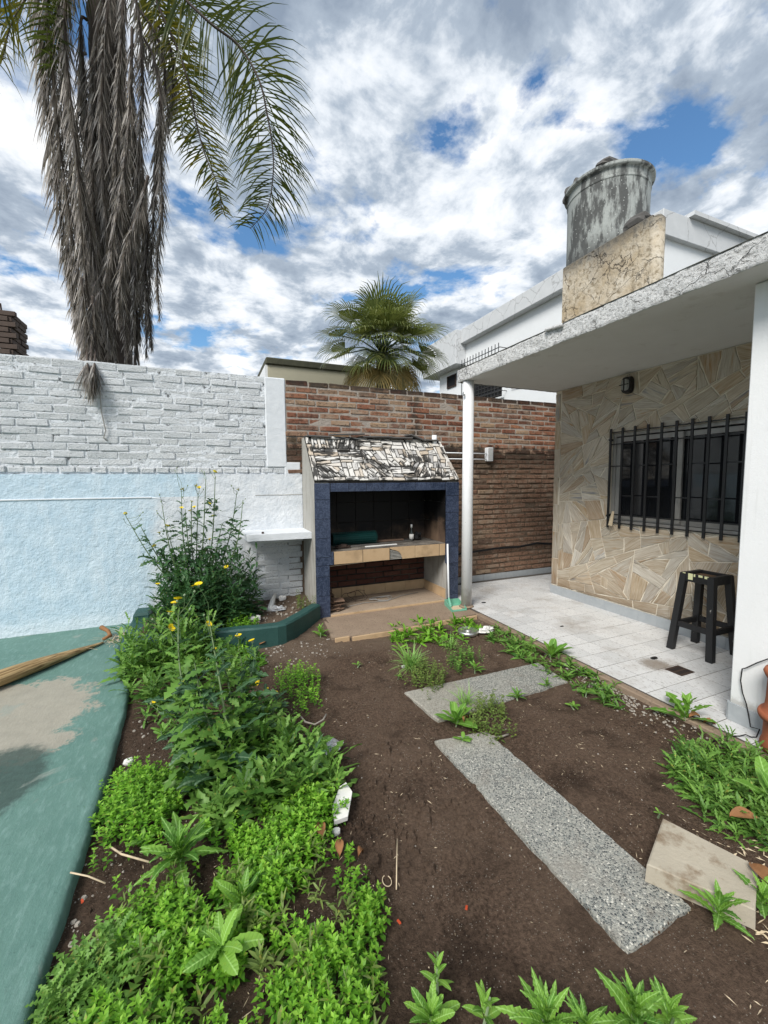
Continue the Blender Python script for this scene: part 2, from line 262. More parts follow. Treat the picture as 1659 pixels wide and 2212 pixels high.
c = t.mix(t.ramp(m, [(0.35, 0), (0.65, 1)]), (0.42, 0.33, 0.21), (0.62, 0.57, 0.48)); c = t.mix(t.ramp(n, [(0.38, 1), (0.50, 0)]), c, (0.27, 0.22, 0.15)); c = t.mix(t.math('MULTIPLY', t.ramp(t.noise(p, 1.3, 5, 0.65), [(0.5, 0), (0.7, 1)]), 0.6), c, (0.24, 0.20, 0.15))
c = t.mix(t.math('MULTIPLY', t.mr(t.math('ADD', Z, t.math('MULTIPLY', n, 0.5)), 4.08, 4.32), 0.85), c, (0.08, 0.08, 0.075)); c = t.mix(crk, c, (0.06, 0.05, 0.04))
t.done(c, 0.9, t.bump(t.math('SUBTRACT', n, t.math('MULTIPLY', crk, 1.2)), 0.9, 0.02))
t = NT('fibre_cement'); p = t.world(); st = t.stretch(p, (1, 1, 0.30)); m = t.noise(st, 4.5, 7, 0.68); n = t.noise(p, 38, 5, 0.7); X, Y, Z = t.xyz(p)
c = t.mix(n, (0.26, 0.28, 0.27), (0.42, 0.44, 0.42)); dk = t.ramp(m, [(0.46, 0), (0.54, 1)]); low = t.mr(t.math('ADD', Z, t.math('MULTIPLY', m, 0.3)), 4.2, 4.5, 1, 0)
dk = t.math('MAXIMUM', t.math('MULTIPLY', dk, 0.85), t.math('MULTIPLY', low, 0.8)); c = t.mix(dk, c, (0.045, 0.045, 0.045))
c = t.mix(t.ramp(t.vor(p, 24), [(0.10, 1), (0.16, 0)]), c, (0.42, 0.44, 0.42)); t.done(c, 0.9, t.bump(n, 0.5, 0.008))
# soil
t = NT('soil'); p = t.world(); n = t.noise(p, 1.6, 5, 0.6); f = t.noise(p, 70, 6, 0.75); g = t.noise(p, 260, 4, 0.7); X, Y, Z = t.xyz(p)
c = t.mix(t.ramp(f, [(0.3, 0), (0.68, 1)]), (0.036, 0.024, 0.017), (0.24, 0.162, 0.115)); c = t.mix(t.math('MULTIPLY', t.ramp(n, [(0.40, 0), (0.62, 1)]), 0.5), c, (0.20, 0.140, 0.10)); c = t.mix(t.math('MULTIPLY', t.ramp(t.noise(p, 4.5, 5, 0.65), [(0.52, 0), (0.68, 1)]), 0.6), c, (0.028, 0.018, 0.013))
wet = t.mr(t.math('ADD', X, t.math('MULTIPLY', n, 0.8)), 0.75, 1.25, 1, 0); c = t.mix(t.math('MULTIPLY', wet, 0.35), c, (0.030, 0.021, 0.016))
dust = t.mr(t.math('ADD', Y, t.math('MULTIPLY', n, 1.2)), 3.7, 4.3); c = t.mix(t.math('MULTIPLY', dust, 0.5), c, (0.25, 0.19, 0.14))
sp = t.math('MULTIPLY', t.ramp(t.vor(p, 90), [(0.14, 1), (0.2, 0)]), t.ramp(t.noise(p, 12, 3, 0.5), [(0.44, 0), (0.56, 1)])); c = t.mix(sp, c, (0.38, 0.33, 0.27))
t.done(c, 0.95, t.bump(t.math('ADD', f, t.math('MULTIPLY', g, 0.5)), 1.0, 0.03), 0.1)
# washed terrazzo slab
t = NT('pebble_slab'); p = t.world(); v = t.vor(p, 150, 'F1', 1); vd = t.vor(p, 150, 'DISTANCE_TO_EDGE'); rr = t.xyz(v)[0]; n = t.noise(p, 4, 5, 0.6); g = t.noise(p, 150, 4, 0.6)
c = t.ramp(rr, [(0.0, (0.040, 0.050, 0.055)), (0.20, (0.11, 0.125, 0.12)), (0.40, (0.34, 0.34, 0.30)), (0.60, (0.46, 0.45, 0.39)), (0.78, (0.24, 0.26, 0.24)), (0.93, (0.68, 0.66, 0.58))], 'CONSTANT')
c = t.mix(t.ramp(vd, [(0.05, 1), (0.16, 0)]), c, (0.36, 0.355, 0.32)); X, Y, Z = t.xyz(p)
dus = t.math('MULTIPLY', t.mr(t.math('ADD', Y, t.math('MULTIPLY', n, 0.5)), 1.95, 2.25), t.mr(X, 1.55, 1.75, 1, 0)); c = t.mix(t.math('MULTIPLY', dus, 0.5), c, (0.42, 0.38, 0.31)); c = t.mix(t.math('MULTIPLY', t.ramp(t.noise(p, 6, 6, 0.7), [(0.52, 0), (0.72, 1)]), 0.55), c, (0.15, 0.115, 0.085)); c = t.mix(t.math('MULTIPLY', t.ramp(t.noise(p, 3, 4, 0.6), [(0.5, 0), (0.7, 1)]), 0.35), c, (0.50, 0.48, 0.42))
t.done(c, 0.7, t.bump(t.math('ADD', t.ramp(vd, [(0.0, 0), (0.15, 1)]), g), 0.6, 0.006))
t = NT('slab_concrete'); p = t.world(); n = t.noise(p, 6, 6, 0.65); f = t.noise(p, 60, 5, 0.7); m = t.noise(p, 4.5, 4, 0.6)
c = t.mix(n, (0.30, 0.265, 0.205), (0.48, 0.43, 0.34)); c = t.mix(t.math('MULTIPLY', t.ramp(t.noise(p, 9, 5, 0.65), [(0.52, 0), (0.66, 1)]), 0.75), c, (0.17, 0.11, 0.06)); c = t.mix(t.ramp(f, [(0.68, 0), (0.76, 1)]), c, (0.12, 0.10, 0.08)); t.done(c, 0.9, t.bump(f, 0.5, 0.006))
# green painted concrete, worn
t = NT('green_concrete'); p = t.world(); n = t.noise(p, 3, 6, 0.65); f = t.noise(p, 30, 6, 0.7); X, Y, Z = t.xyz(p)
c = t.mix(n, (0.068, 0.155, 0.130), (0.145, 0.255, 0.215)); str_ = t.noise(t.stretch(p, (3.0, 0.8, 1)), 14, 6, 0.7); c = t.mix(t.math('MULTIPLY', t.ramp(str_, [(0.50, 0), (0.72, 1)]), 0.55), c, (0.22, 0.34, 0.31)); c = t.mix(t.math('MULTIPLY', t.ramp(f, [(0.60, 0), (0.75, 1)]), 0.5), c, (0.035, 0.07, 0.06))
def blob(cx, cy, rx, ry, n_, amp, lo, hi):
    a = t.math('DIVIDE', t.math('SUBTRACT', X, cx), rx); b = t.math('DIVIDE', t.math('SUBTRACT', Y, cy), ry)
    d = t.math('SQRT', t.math('ADD', t.math('MULTIPLY', a, a), t.math('MULTIPLY', b, b)))
    return t.mr(t.math('ADD', d, t.math('MULTIPLY', t.math('SUBTRACT', n_, 0.5), amp)), lo, hi, 1, 0)
pale = t.mix(t.noise(p, 9, 5, 0.7), (0.25, 0.235, 0.19), (0.40, 0.37, 0.30))
n9 = t.math('ADD', t.math('MULTIPLY', n, 0.7), t.math('MULTIPLY', f, 0.3)); c = t.mix(blob(-1.20, 3.10, 0.48, 0.62, n9, 2.0, 0.84, 0.98), c, pale)
c = t.mix(t.math('MULTIPLY', blob(-1.06, 2.45, 0.27, 0.34, n9, 1.0, 0.8, 1.05), 0.9), c, t.mix(f, (0.02, 0.03, 0.026), (0.07, 0.12, 0.10)))
c = t.mix(t.math('MULTIPLY', t.ramp(t.noise(t.stretch(p, (1.4, 1, 1)), 2.6, 5, 0.6, 0.6), [(0.61, 0), (0.66, 1)]), 0.6), c, (0.27, 0.30, 0.26))
t.done(c, 0.6, t.bump(t.math('ADD', t.math('ADD', t.math('MULTIPLY', f, 0.6), t.math('MULTIPLY', str_, 0.6)), n), 0.45, 0.012), 0.35)
t = NT('green_kerb'); p = t.world(); n = t.noise(p, 8, 5, 0.65); f = t.noise(p, 60, 5, 0.6); c = t.mix(n, (0.016, 0.055, 0.050), (0.034, 0.095, 0.082)); t.done(c, 0.55, t.bump(t.math('ADD', n, f), 0.4, 0.008), 0.35)

def leafmat(name, dark, light, src='rand', trans=0.28, rough=0.5, tip=None):
    t = NT(name); r = t.rand() if src == 'rand' else t.attr('tone'); p = t.world(); n = t.noise(p, 35, 3, 0.6)
    k = t.math('ADD', t.math('MULTIPLY', r, 0.8), t.math('MULTIPLY', n, 0.25)); pts = [(0.08, dark), (0.85, light)]
    if tip: pts = [(0.08, dark), (0.6, light), (0.95, tip)]
    c = t.ramp(k, pts); nrm = None
    if src == 'rand':
        o_ = t.n('ShaderNodeTexCoord').outputs['Object']; ox, oy, oz = t.xyz(o_); ay = t.math('ABSOLUTE', oy)
        vein = t.math('ABSOLUTE', t.math('SINE', t.math('MULTIPLY', t.math('SUBTRACT', ox, t.math('MULTIPLY', ay, 0.8)), 32.0)))
        c = t.mix(t.math('MULTIPLY', t.ramp(vein, [(0.0, 1), (0.22, 0)]), 0.25), c, [min(1, q * 1.5 + 0.03) for q in light]); c = t.mix(t.ramp(ay, [(0.006, 0.75), (0.016, 0)]), c, [min(1, q * 1.3 + 0.12) for q in light])
        c = t.mix(t.math('MULTIPLY', t.ramp(t.noise(p, 60, 4, 0.65), [(0.60, 0), (0.72, 1)]), 0.5), c, (light[0] * 1.4, light[1] * 0.9, light[2] * 0.5)); nrm = t.bump(t.math('ADD', vein, n), 0.35, 0.004)
    if src != 'rand' and 'palm' not in name and 'fan' not in name: c = t.mix(t.math('MULTIPLY', t.ramp(t.noise(p, 48, 2, 0.5), [(0.66, 0), (0.70, 1)]), 0.75), c, (0.34, 0.30, 0.06)); c = t.mix(t.math('MULTIPLY', t.ramp(t.noise(p, 3.2, 3, 0.5), [(0.42, 0), (0.66, 1)]), 0.35), c, [q * 0.55 for q in dark])
    m = t.done(c, rough, nrm, 0.35)
    tr = t.n('ShaderNodeBsdfTranslucent'); t.l(t.mix(0.5, c, (light[0] * 1.6, light[1] * 1.5, light[2] * 0.8), 'MIX'), tr.inputs[0])
    ms = t.n('ShaderNodeMixShader'); ms.inputs[0].default_value = trans; t.l(t.b.outputs[0], ms.inputs[1]); t.l(tr.outputs[0], ms.inputs[2]); t.l(ms.outputs[0], t.out.inputs[0])
    return m
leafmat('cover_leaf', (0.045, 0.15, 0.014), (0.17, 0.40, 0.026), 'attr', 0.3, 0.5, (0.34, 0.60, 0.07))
leafmat('weed_leaf', (0.030, 0.10, 0.018), (0.15, 0.31, 0.05), 'attr', 0.25, 0.5, (0.24, 0.42, 0.09))
leafmat('dark_weed', (0.014, 0.055, 0.022), (0.07, 0.17, 0.055), 'attr', 0.25)
leafmat('yellow_weed', (0.09, 0.15, 0.03), (0.21, 0.29, 0.07), 'attr', 0.25)
leafmat('rosette_leaf', (0.06, 0.17, 0.025), (0.19, 0.38, 0.05))
leafmat('thistle_leaf', (0.026, 0.078, 0.034), (0.075, 0.165, 0.065))
leafmat('bright_leaf', (0.09, 0.23, 0.03), (0.22, 0.42, 0.06))
leafmat('stem_green', (0.06, 0.11, 0.04), (0.13, 0.19, 0.08), 'rand', 0.05)
leafmat('palm_green', (0.020, 0.042, 0.018), (0.085, 0.115, 0.028), 'attr', 0.35, 0.45, (0.42, 0.34, 0.03))
leafmat('palm_dead', (0.085, 0.075, 0.072), (0.36, 0.33, 0.31), 'attr', 0.15, 0.85, (0.62, 0.57, 0.51))
leafmat('fan_green', (0.034, 0.065, 0.018), (0.20, 0.24, 0.075), 'attr', 0.28, 0.35, (0.34, 0.34, 0.12))
leafmat('fan_dead', (0.11, 0.11, 0.05), (0.36, 0.26, 0.09), 'attr', 0.25, 0.7)
simple('palm_bark', (0.075, 0.06, 0.05), 0.95, 0.5, 25, 1.0)
simple('flower_yellow', (0.80, 0.62, 0.01), 0.6, 0.15, 60, 0.1)
simple('metal_black', (0.012, 0.012, 0.013), 0.45, 0.3, 40, 0.1, 0.0, 0.5)
simple('stool_black', (0.016, 0.016, 0.017), 0.55, 0.3, 30, 0.25)
t = NT('stool_worn'); p = t.world(); n = t.noise(t.stretch(p, (1, 1, 0.5)), 26, 6, 0.7); c = t.mix(t.ramp(n, [(0.66, 0), (0.70, 1)]), (0.015, 0.015, 0.016), (0.34, 0.33, 0.30)); t.done(c, 0.5, t.bump(n, 0.2, 0.004), 0.4)
simple('stool_seat', (0.12, 0.075, 0.045), 0.8, 0.4, 22, 0.3)
simple('paint_drip', (0.62, 0.62, 0.36), 0.6)
simple('white_metal', (0.78, 0.80, 0.82), 0.4, 0.06, 20, 0.05)
simple('alu_frame', (0.34, 0.33, 0.31), 0.4, 0.15, 20, 0.05, 0.3)
simple('alu', (0.62, 0.62, 0.60), 0.32, 0.15, 40, 0.15, 0.9)
simple('foil', (0.62, 0.62, 0.62), 0.4, 0.3, 20, 0.6, 0.5)
simple('terracotta', (0.36, 0.115, 0.055), 0.8, 0.25, 12, 0.3)
simple('dustpan_green', (0.17, 0.42, 0.30), 0.5, 0.12, 20, 0.05)
simple('black_rubber', (0.010, 0.010, 0.010), 0.5, 0.2, 20, 0.05)
simple('grey_cable', (0.30, 0.29, 0.27), 0.6, 0.15, 20, 0.1)
simple('mesh_green', (0.006, 0.055, 0.050), 0.5, 0.2, 20, 0.1)
simple('dark_room', (0.012, 0.012, 0.013), 0.9)
simple('grey_slate', (0.11, 0.105, 0.10), 0.85, 0.4, 18, 0.6)
simple('tile_shard', (0.20, 0.13, 0.09), 0.8, 0.35, 20, 0.3)
simple('rust_metal', (0.05, 0.032, 0.024), 0.8, 0.4, 40, 0.4)
simple('straw', (0.58, 0.47, 0.32), 0.85, 0.35, 50, 0.1)
simple('pale_stone', (0.31, 0.28, 0.24), 0.9, 0.3, 30, 0.5)
simple('dry_leaf', (0.25, 0.12, 0.05), 0.8, 0.4, 40, 0.3)
simple('red_chip', (0.42, 0.06, 0.02), 0.6)
simple('white_chip', (0.70, 0.69, 0.66), 0.8, 0.15, 40, 0.3)
simple('stack_brick', (0.10, 0.075, 0.062), 0.9, 0.45, 14, 0.6)
simple('cream_wall', (0.46, 0.43, 0.32), 0.9, 0.12, 3, 0.2)
simple('mossy_coping', (0.075, 0.075, 0.05), 0.95, 0.6, 9, 0.6)
simple('neighbour_white', (0.76, 0.78, 0.79), 0.85, 0.05, 4, 0.1)
t = NT('neighbour_fascia'); p = t.world(); d = t.noise(p, 3, 4, 0.6, color=True); pv = t.mix(0.2, p, d); cr = t.vor(pv, 2.2, 'DISTANCE_TO_EDGE'); n = t.noise(p, 5, 5, 0.6)
c = t.mix(n, (0.50, 0.52, 0.53), (0.66, 0.67, 0.68)); c = t.mix(t.math('MULTIPLY', t.ramp(cr, [(0.0, 1), (0.02, 0)]), 0.6), c, (0.22, 0.22, 0.22)); t.done(c, 0.9, t.bump(n, 0.3, 0.01))
t = NT('spathe_wood'); o_ = t.obj(); n = t.noise(t.stretch(o_, (0.6, 22, 22)), 3.0, 4, 0.6); c = t.ramp(n, [(0.35, (0.14, 0.085, 0.035)), (0.5, (0.33, 0.22, 0.10)), (0.65, (0.48, 0.34, 0.17))]); t.done(c, 0.7, t.bump(n, 0.9, 0.01))
t = NT('window_glass'); t.b.inputs['Alpha'].default_value = 1.0; t.done((0.012, 0.013, 0.015), 0.06, None, 0.5)
t = NT('lamp_glass'); t.done((0.30, 0.31, 0.30), 0.25, None, 0.5)
t = NT('ground_earth'); p = t.world(); n = t.noise(p, 0.5, 5, 0.6); t.done(t.mix(n, (0.05, 0.045, 0.03), (0.09, 0.09, 0.05)), 0.95)
MATS['bottle_glass'] = simple('bottle_glass', (0.02, 0.025, 0.02), 0.1, 0.1, 10, 0.0, 0.0, 0.6)

# ------------------------------------------------------------------ mesh helpers
def make_mesh(name, verts, faces, mat=None, smooth=False, tone=None):
    me = bpy.data.meshes.new(name)
    me.from_pydata([tuple(v) for v in verts], [], faces)
    if mat: me.materials.append(MATS[mat])
    if smooth: me.polygons.foreach_set('use_smooth', [True] * len(me.polygons))
    if tone is not None:
        at = me.attributes.new('tone', 'FLOAT', 'POINT'); at.data.foreach_set('value', np.asarray(tone, dtype=np.float32))
    me.update(); return me
def np_mesh(name, V, F, mat, tone=None, smooth=False):
    """V (N,3), F (M,4) quads (a triangle repeats nothing: use F (M,3))"""
    V = np.asarray(V, dtype=np.float32); F = np.asarray(F, dtype=np.int32); k = F.shape[1]
    me = bpy.data.meshes.new(name); me.vertices.add(len(V)); me.vertices.foreach_set('co', V.ravel())
    me.loops.add(F.size); me.loops.foreach_set('vertex_index', F.ravel())
    me.polygons.add(len(F)); me.polygons.foreach_set('loop_start', np.arange(0, F.size, k, dtype=np.int32))
    me.update(calc_edges=True); me.materials.append(MATS[mat])
    if smooth: me.polygons.foreach_set('use_smooth', np.ones(len(F), dtype=bool))
    if tone is not None:
        at = me.attributes.new('tone', 'FLOAT', 'POINT'); at.data.foreach_set('value', np.asarray(tone, dtype=np.float32))
    me.validate(); return me
class MB:
    def __init__(s): s.v = []; s.f = []
    def add(s, V, F):
        o = len(s.v); s.v += [tuple(q) for q in V]; s.f += [tuple(i + o for i in q) for q in F]; return s
    def box(s, a, b):
        (x0, y0, z0), (x1, y1, z1) = a, b
        V = [(x0, y0, z0), (x1, y0, z0), (x1, y1, z0), (x0, y1, z0), (x0, y0, z1), (x1, y0, z1), (x1, y1, z1), (x0, y1, z1)]
        return s.add(V, [(0, 3, 2, 1), (4, 5, 6, 7), (0, 1, 5, 4), (1, 2, 6, 5), (2, 3, 7, 6), (3, 0, 4, 7)])
    def cbox(s, a, b, bv=0.004, jit=0.0, r=None):
        V, F = chamfer(((b[0] - a[0]) / 2, (b[1] - a[1]) / 2, (b[2] - a[2]) / 2), bv, jit, r)
        c = Vector(((a[0] + b[0]) / 2, (a[1] + b[1]) / 2, (a[2] + b[2]) / 2))
        return s.add([Vector(v) + c for v in V], F)
    def tube(s, pts, rad, n=8, cap=True):
        pts = [Vector(q) for q in pts]; k = len(pts)
        if not isinstance(rad, (list, tuple)): rad = [rad] * k
        V = []; F = []; ref = None
        for i, q in enumerate(pts):
            tg = (pts[min(i + 1, k - 1)] - pts[max(i - 1, 0)]).normalized()
            if ref is None: ref = tg.orthogonal().normalized()
            ref = (ref - tg * ref.dot(tg)).normalized(); bi = tg.cross(ref)
            for j in range(n):
                a = 2 * math.pi * j / n; V.append(q + (ref * math.cos(a) + bi * math.sin(a)) * rad[i])
        for i in range(k - 1):
            for j in range(n): F.append((i * n + j, i * n + (j + 1) % n, (i + 1) * n + (j + 1) % n, (i + 1) * n + j))
        if cap: F.append(tuple(range(n - 1, -1, -1))); F.append(tuple(range((k - 1) * n, k * n)))
        return s.add(V, F)
    def lathe(s, prof, n=24, c=(0, 0, 0)):
        V = []; F = []; k = len(prof)
        for r_, z in prof:
            for j in range(n):
                a = 2 * math.pi * j / n; V.append((c[0] + r_ * math.cos(a), c[1] + r_ * math.sin(a), c[2] + z))
        for i in range(k - 1):
            for j in range(n): F.append((i * n + j, i * n + (j + 1) % n, (i + 1) * n + (j + 1) % n, (i + 1) * n + j))
        F.append(tuple(range(n - 1, -1, -1))); F.append(tuple(range((k - 1) * n, k * n)))
        return s.add(V, F)
    def prism(s, poly, axis, a, b):
        """poly of 2D points extruded along axis from a to b"""
        n = len(poly)
        def P(q, h): return {'x': (h, q[0], q[1]), 'y': (q[0], h, q[1]), 'z': (q[0], q[1], h)}[axis]
        V = [P(q, a) for q in poly] + [P(q, b) for q in poly]
        F = [tuple(range(n - 1, -1, -1)), tuple(range(n, 2 * n))] + [(i, (i + 1) % n, n + (i + 1) % n, n + i) for i in range(n)]
        return s.add(V, F)
    def mesh(s, name, mat, smooth=False): return make_mesh(name, s.v, s.f, mat, smooth)
def chamfer(h, b, jit=0.0, r=None):
    V = []; idx = {}
    for sx_ in (-1, 1):
        for sy_ in (-1, 1):
            for sz_ in (-1, 1):
                for ax in range(3):
                    q = [sx_ * (h[0] - b), sy_ * (h[1] - b), sz_ * (h[2] - b)]; q[ax] = (sx_, sy_, sz_)[ax] * h[ax]
                    if jit: q = [u + r.uniform(-jit, jit) for u in q]
                    idx[(sx_, sy_, sz_, ax)] = len(V); V.append(tuple(q))
    F = []
    def face(keys):
        ids = [idx[k] for k in keys]; c = sum((Vector(V[i]) for i in ids), Vector()) / len(ids)
        nrm = (Vector(V[ids[1]]) - Vector(V[ids[0]])).cross(Vector(V[ids[2]]) - Vector(V[ids[1]]))
        F.append(tuple(ids) if nrm.dot(c) > 0 else tuple(reversed(ids)))
    for ax in range(3):
        o1, o2 = [k for k in range(3) if k != ax]
        for sg in (-1, 1):
            ks = []
            for a1, a2 in ((-1, -1), (1, -1), (1, 1), (-1, 1)):
                k = [0, 0, 0]; k[ax] = sg; k[o1] = a1; k[o2] = a2; ks.append((k[0], k[1], k[2], ax))
            face(ks)
        for s1 in (-1, 1):
            for s2 in (-1, 1):
                k1 = [0, 0, 0]; k1[o1] = s1; k1[o2] = s2; k1[ax] = -1; k2 = list(k1); k2[ax] = 1
                face([(*k1, o1), (*k2, o1), (*k2, o2), (*k1, o2)])
    for sx_ in (-1, 1):
        for sy_ in (-1, 1):
            for sz_ in (-1, 1): face([(sx_, sy_, sz_, 0), (sx_, sy_, sz_, 1), (sx_, sy_, sz_, 2)])
    return V, F
def link(name, me): o = bpy.data.objects.new(name, me); COL.objects.link(o); return o
def tag(o, label=None, cat=None, group=None, kind=None):
    for k, v in (('label', label), ('category', cat), ('group', group), ('kind', kind)):
        if v: o[k] = v
    return o
def thing(name, label, cat, loc=(0, 0, 0), rz=0.0, group=None):
    o = link(name, None); o.location = loc; o.rotation_euler = (0, 0, rz); o.empty_display_size = 0.1; return tag(o, label, cat, group)
def part(name, me, root, world=True, loc=None, rot=None, scale=None, kind=None):
    """child of root; mesh coordinates (and loc) are world ones when world=True and root is unrotated"""
    o = link(name, me); o.parent = root
    l = Vector(loc) if loc is not None else Vector((0, 0, 0))
    base = Vector((0, 0, 0))
    if world:
        q = root
        while q is not None: base += q.location; q = q.parent
        l = l - base
    o.location = l
    if rot is not None:
        if isinstance(rot, Matrix): o.rotation_euler = rot.to_euler()
        else: o.rotation_euler = rot
    if scale is not None: o.scale = scale if isinstance(scale, (tuple, list)) else (scale,) * 3
    if kind: o['kind'] = kind
    return o
def struct(name, me): return tag(link(name, me), kind='structure')
def box(a, b, mat, bv=0.0, name='box'):
    m = MB(); m.cbox(a, b, bv) if bv else m.box(a, b); return m.mesh(name, mat)
def fbm(x, y, s=1.0): return mnoise.fractal(Vector((x * s, y * s, 3.1)), 1.0, 2.0, 4)

# ------------------------------------------------------------------ crazy paving by recursive splitting
def clip(poly, n, d):
    """keep the part of poly with n.p <= d"""
    out = []; k = len(poly)
    for i in range(k):
        a = poly[i]; b = poly[(i + 1) % k]; da = n[0] * a[0] + n[1] * a[1] - d; db = n[0] * b[0] + n[1] * b[1] - d
        if da <= 0: out.append(a)
        if da * db < 0: s_ = da / (da - db); out.append((a[0] + (b[0] - a[0]) * s_, a[1] + (b[1] - a[1]) * s_))
    return out
def area(poly): return 0.5 * sum(poly[i][0] * poly[(i + 1) % len(poly)][1] - poly[(i + 1) % len(poly)][0] * poly[i][1] for i in range(len(poly)))
def centroid(poly): k = len(poly); return (sum(q[0] for q in poly) / k, sum(q[1] for q in poly) / k)
def long_axis(poly):
    c = centroid(poly); q = np.array(poly) - c; w, v = np.linalg.eigh(q.T @ q); return v[:, 1], math.sqrt(max(w[1], 1e-9)), math.sqrt(max(w[0], 1e-9))
def shatter(poly, r, amin, amax, along=0.3):
    A = abs(area(poly))
    if A < r.uniform(amin, amax): return [poly]
    ax, l1, l2 = long_axis(poly); c = centroid(poly); ang = math.atan2(ax[1], ax[0])
    if l1 / l2 < 3.2 and r.random() < along: ang += math.pi / 2
    ang += r.gauss(0, 0.26); n = (math.cos(ang), math.sin(ang))
    d = n[0] * c[0] + n[1] * c[1] + r.uniform(-0.30, 0.30) * l1 / math.sqrt(len(poly)) * 1.2
    a = clip(poly, n, d); b = clip(poly, (-n[0], -n[1]), -d)
    if len(a) < 3 or len(b) < 3 or abs(area(a)) < amin * 0.25 or abs(area(b)) < amin * 0.25: return [poly]
    return shatter(a, r, amin, amax, along) + shatter(b, r, amin, amax, along)
def minus_rect(poly, x0, x1, y0, y1):
    out = []
    q = clip(poly, (1, 0), x0)
    if len(q) > 2: out.append(q)
    q = clip(poly, (-1, 0), -x1)
    if len(q) > 2: out.append(q)
    mid = clip(clip(poly, (-1, 0), -x0), (1, 0), x1)
    if len(mid) > 2:
        q = clip(mid, (0, 1), y0)
        if len(q) > 2: out.append(q)
        q = clip(mid, (0, -1), -y1)
        if len(q) > 2: out.append(q)
    return out
def inset(poly, d):
    out = list(poly)
    if area(out) < 0: out.reverse()
    src = list(out); k = len(src)
    for i in range(k):
        a = src[i]; b = src[(i + 1) % k]; ex, ey = b[0] - a[0], b[1] - a[1]; L = math.hypot(ex, ey)
        if L < 1e-6: continue
        n = (ey / L, -ex / L); out = clip(out, n, n[0] * a[0] + n[1] * a[1] - d)
        if len(out) < 3: return []
    return out
def rough_poly(poly, r, step, amp):
    out = []
    for i in range(len(poly)):
        a = poly[i]; b = poly[(i + 1) % len(poly)]; L = math.hypot(b[0] - a[0], b[1] - a[1]); n = max(1, min(4, int(L / step)))
        for j in range(n):
            s_ = j / n; w = amp if j else amp * 0.5
            out.append((a[0] + (b[0] - a[0]) * s_ + r.uniform(-w, w), a[1] + (b[1] - a[1]) * s_ + r.uniform(-w, w)))
    return out
def stone_piece(name, poly, root, origin, U, V, thick, mat, r, gap=0.004, bev=0.004, grain=None, rough=None):
    """one flat stone lying in the plane origin + u U + v V, raised along U x V"""
    pl = inset(poly, gap)
    if len(pl) < 3 or abs(area(pl)) < 2e-4: return None
    ax, l1, l2 = long_axis(pl); phi = math.atan2(ax[1], ax[0]) + r.gauss(0, 0.12) if grain is None else grain
    if rough: pl = rough_poly(pl, r, *rough)
    c = centroid(pl); cs, sn = math.cos(-phi), math.sin(-phi)
    loc2 = [((q[0] - c[0]) * cs - (q[1] - c[1]) * sn, (q[0] - c[0]) * sn + (q[1] - c[1]) * cs) for q in pl]
    k = len(loc2); sc = [(1 - bev / max(0.02, math.hypot(*q))) for q in loc2]
    V3 = [(q[0], q[1], -0.004) for q in loc2] + [(q[0], q[1], thick - bev) for q in loc2] + [(q[0] * s_, q[1] * s_, thick + r.uniform(-0.0012, 0.0012)) for q, s_ in zip(loc2, sc)]
    F = [(i, (i + 1) % k, k + (i + 1) % k, k + i) for i in range(k)] + [(k + i, k + (i + 1) % k, 2 * k + (i + 1) % k, 2 * k + i) for i in range(k)] + [tuple(range(2 * k, 3 * k))]
    me = make_mesh(name, V3, F, mat)
    n = U.cross(V); ex = U * math.cos(phi) + V * math.sin(phi); ey = n.cross(ex)
    o = part(name, me, root, True, origin + U * c[0] + V * c[1], Matrix((ex, ey, n)).transposed()); return o

# ================================================================== SETTING
GROUND_Z = -0.05
m = MB(); m.add([(-400, -400, -0.25), (400, -400, -0.25), (400, 600, -0.25), (-400, 600, -0.25)], [(0, 1, 2, 3)])
struct('ground', m.mesh('ground', 'ground_earth'))

def soil_h(x, y):
    h = GROUND_Z + 0.020 * fbm(x, y, 1.5) + 0.011 * fbm(x + 9, y, 5.0) + 0.006 * mnoise.noise(Vector((x * 15, y * 15, 3))) + 0.004 * mnoise.noise(Vector((x * 28, y * 28, 1)))
    d = math.hypot(x - 0.60, y - 1.62)
    if d < 0.35: h -= 0.045 * (1 - d / 0.35) ** 2
    if (1.10 < x < 1.55 and 0.75 < y < 2.05) or (1.18 < x < 2.5 and 2.12 < y < 2.62): h = -0.052 + 0.012 * mnoise.noise(Vector((x * 5, y * 5, 2)))
    if x > 2.45: h += 0.015 * (x - 2.45) / 0.2
    if y > 3.35 and x < 1.1: h += 0.02 * min(1, (y - 3.35) / 0.3)
    return h
xs = np.arange(-0.60, 2.681, 0.02); ys = np.arange(-0.6, 4.26, 0.02)
V = [(x, y, soil_h(x, y)) for y in ys for x in xs]; nx = len(xs)
F = [(j * nx + i, j * nx + i + 1, (j + 1) * nx + i + 1, (j + 1) * nx + i) for j in range(len(ys) - 1) for i in range(nx - 1)]
struct('garden_soil', make_mesh('garden_soil', V, F, 'soil', True))

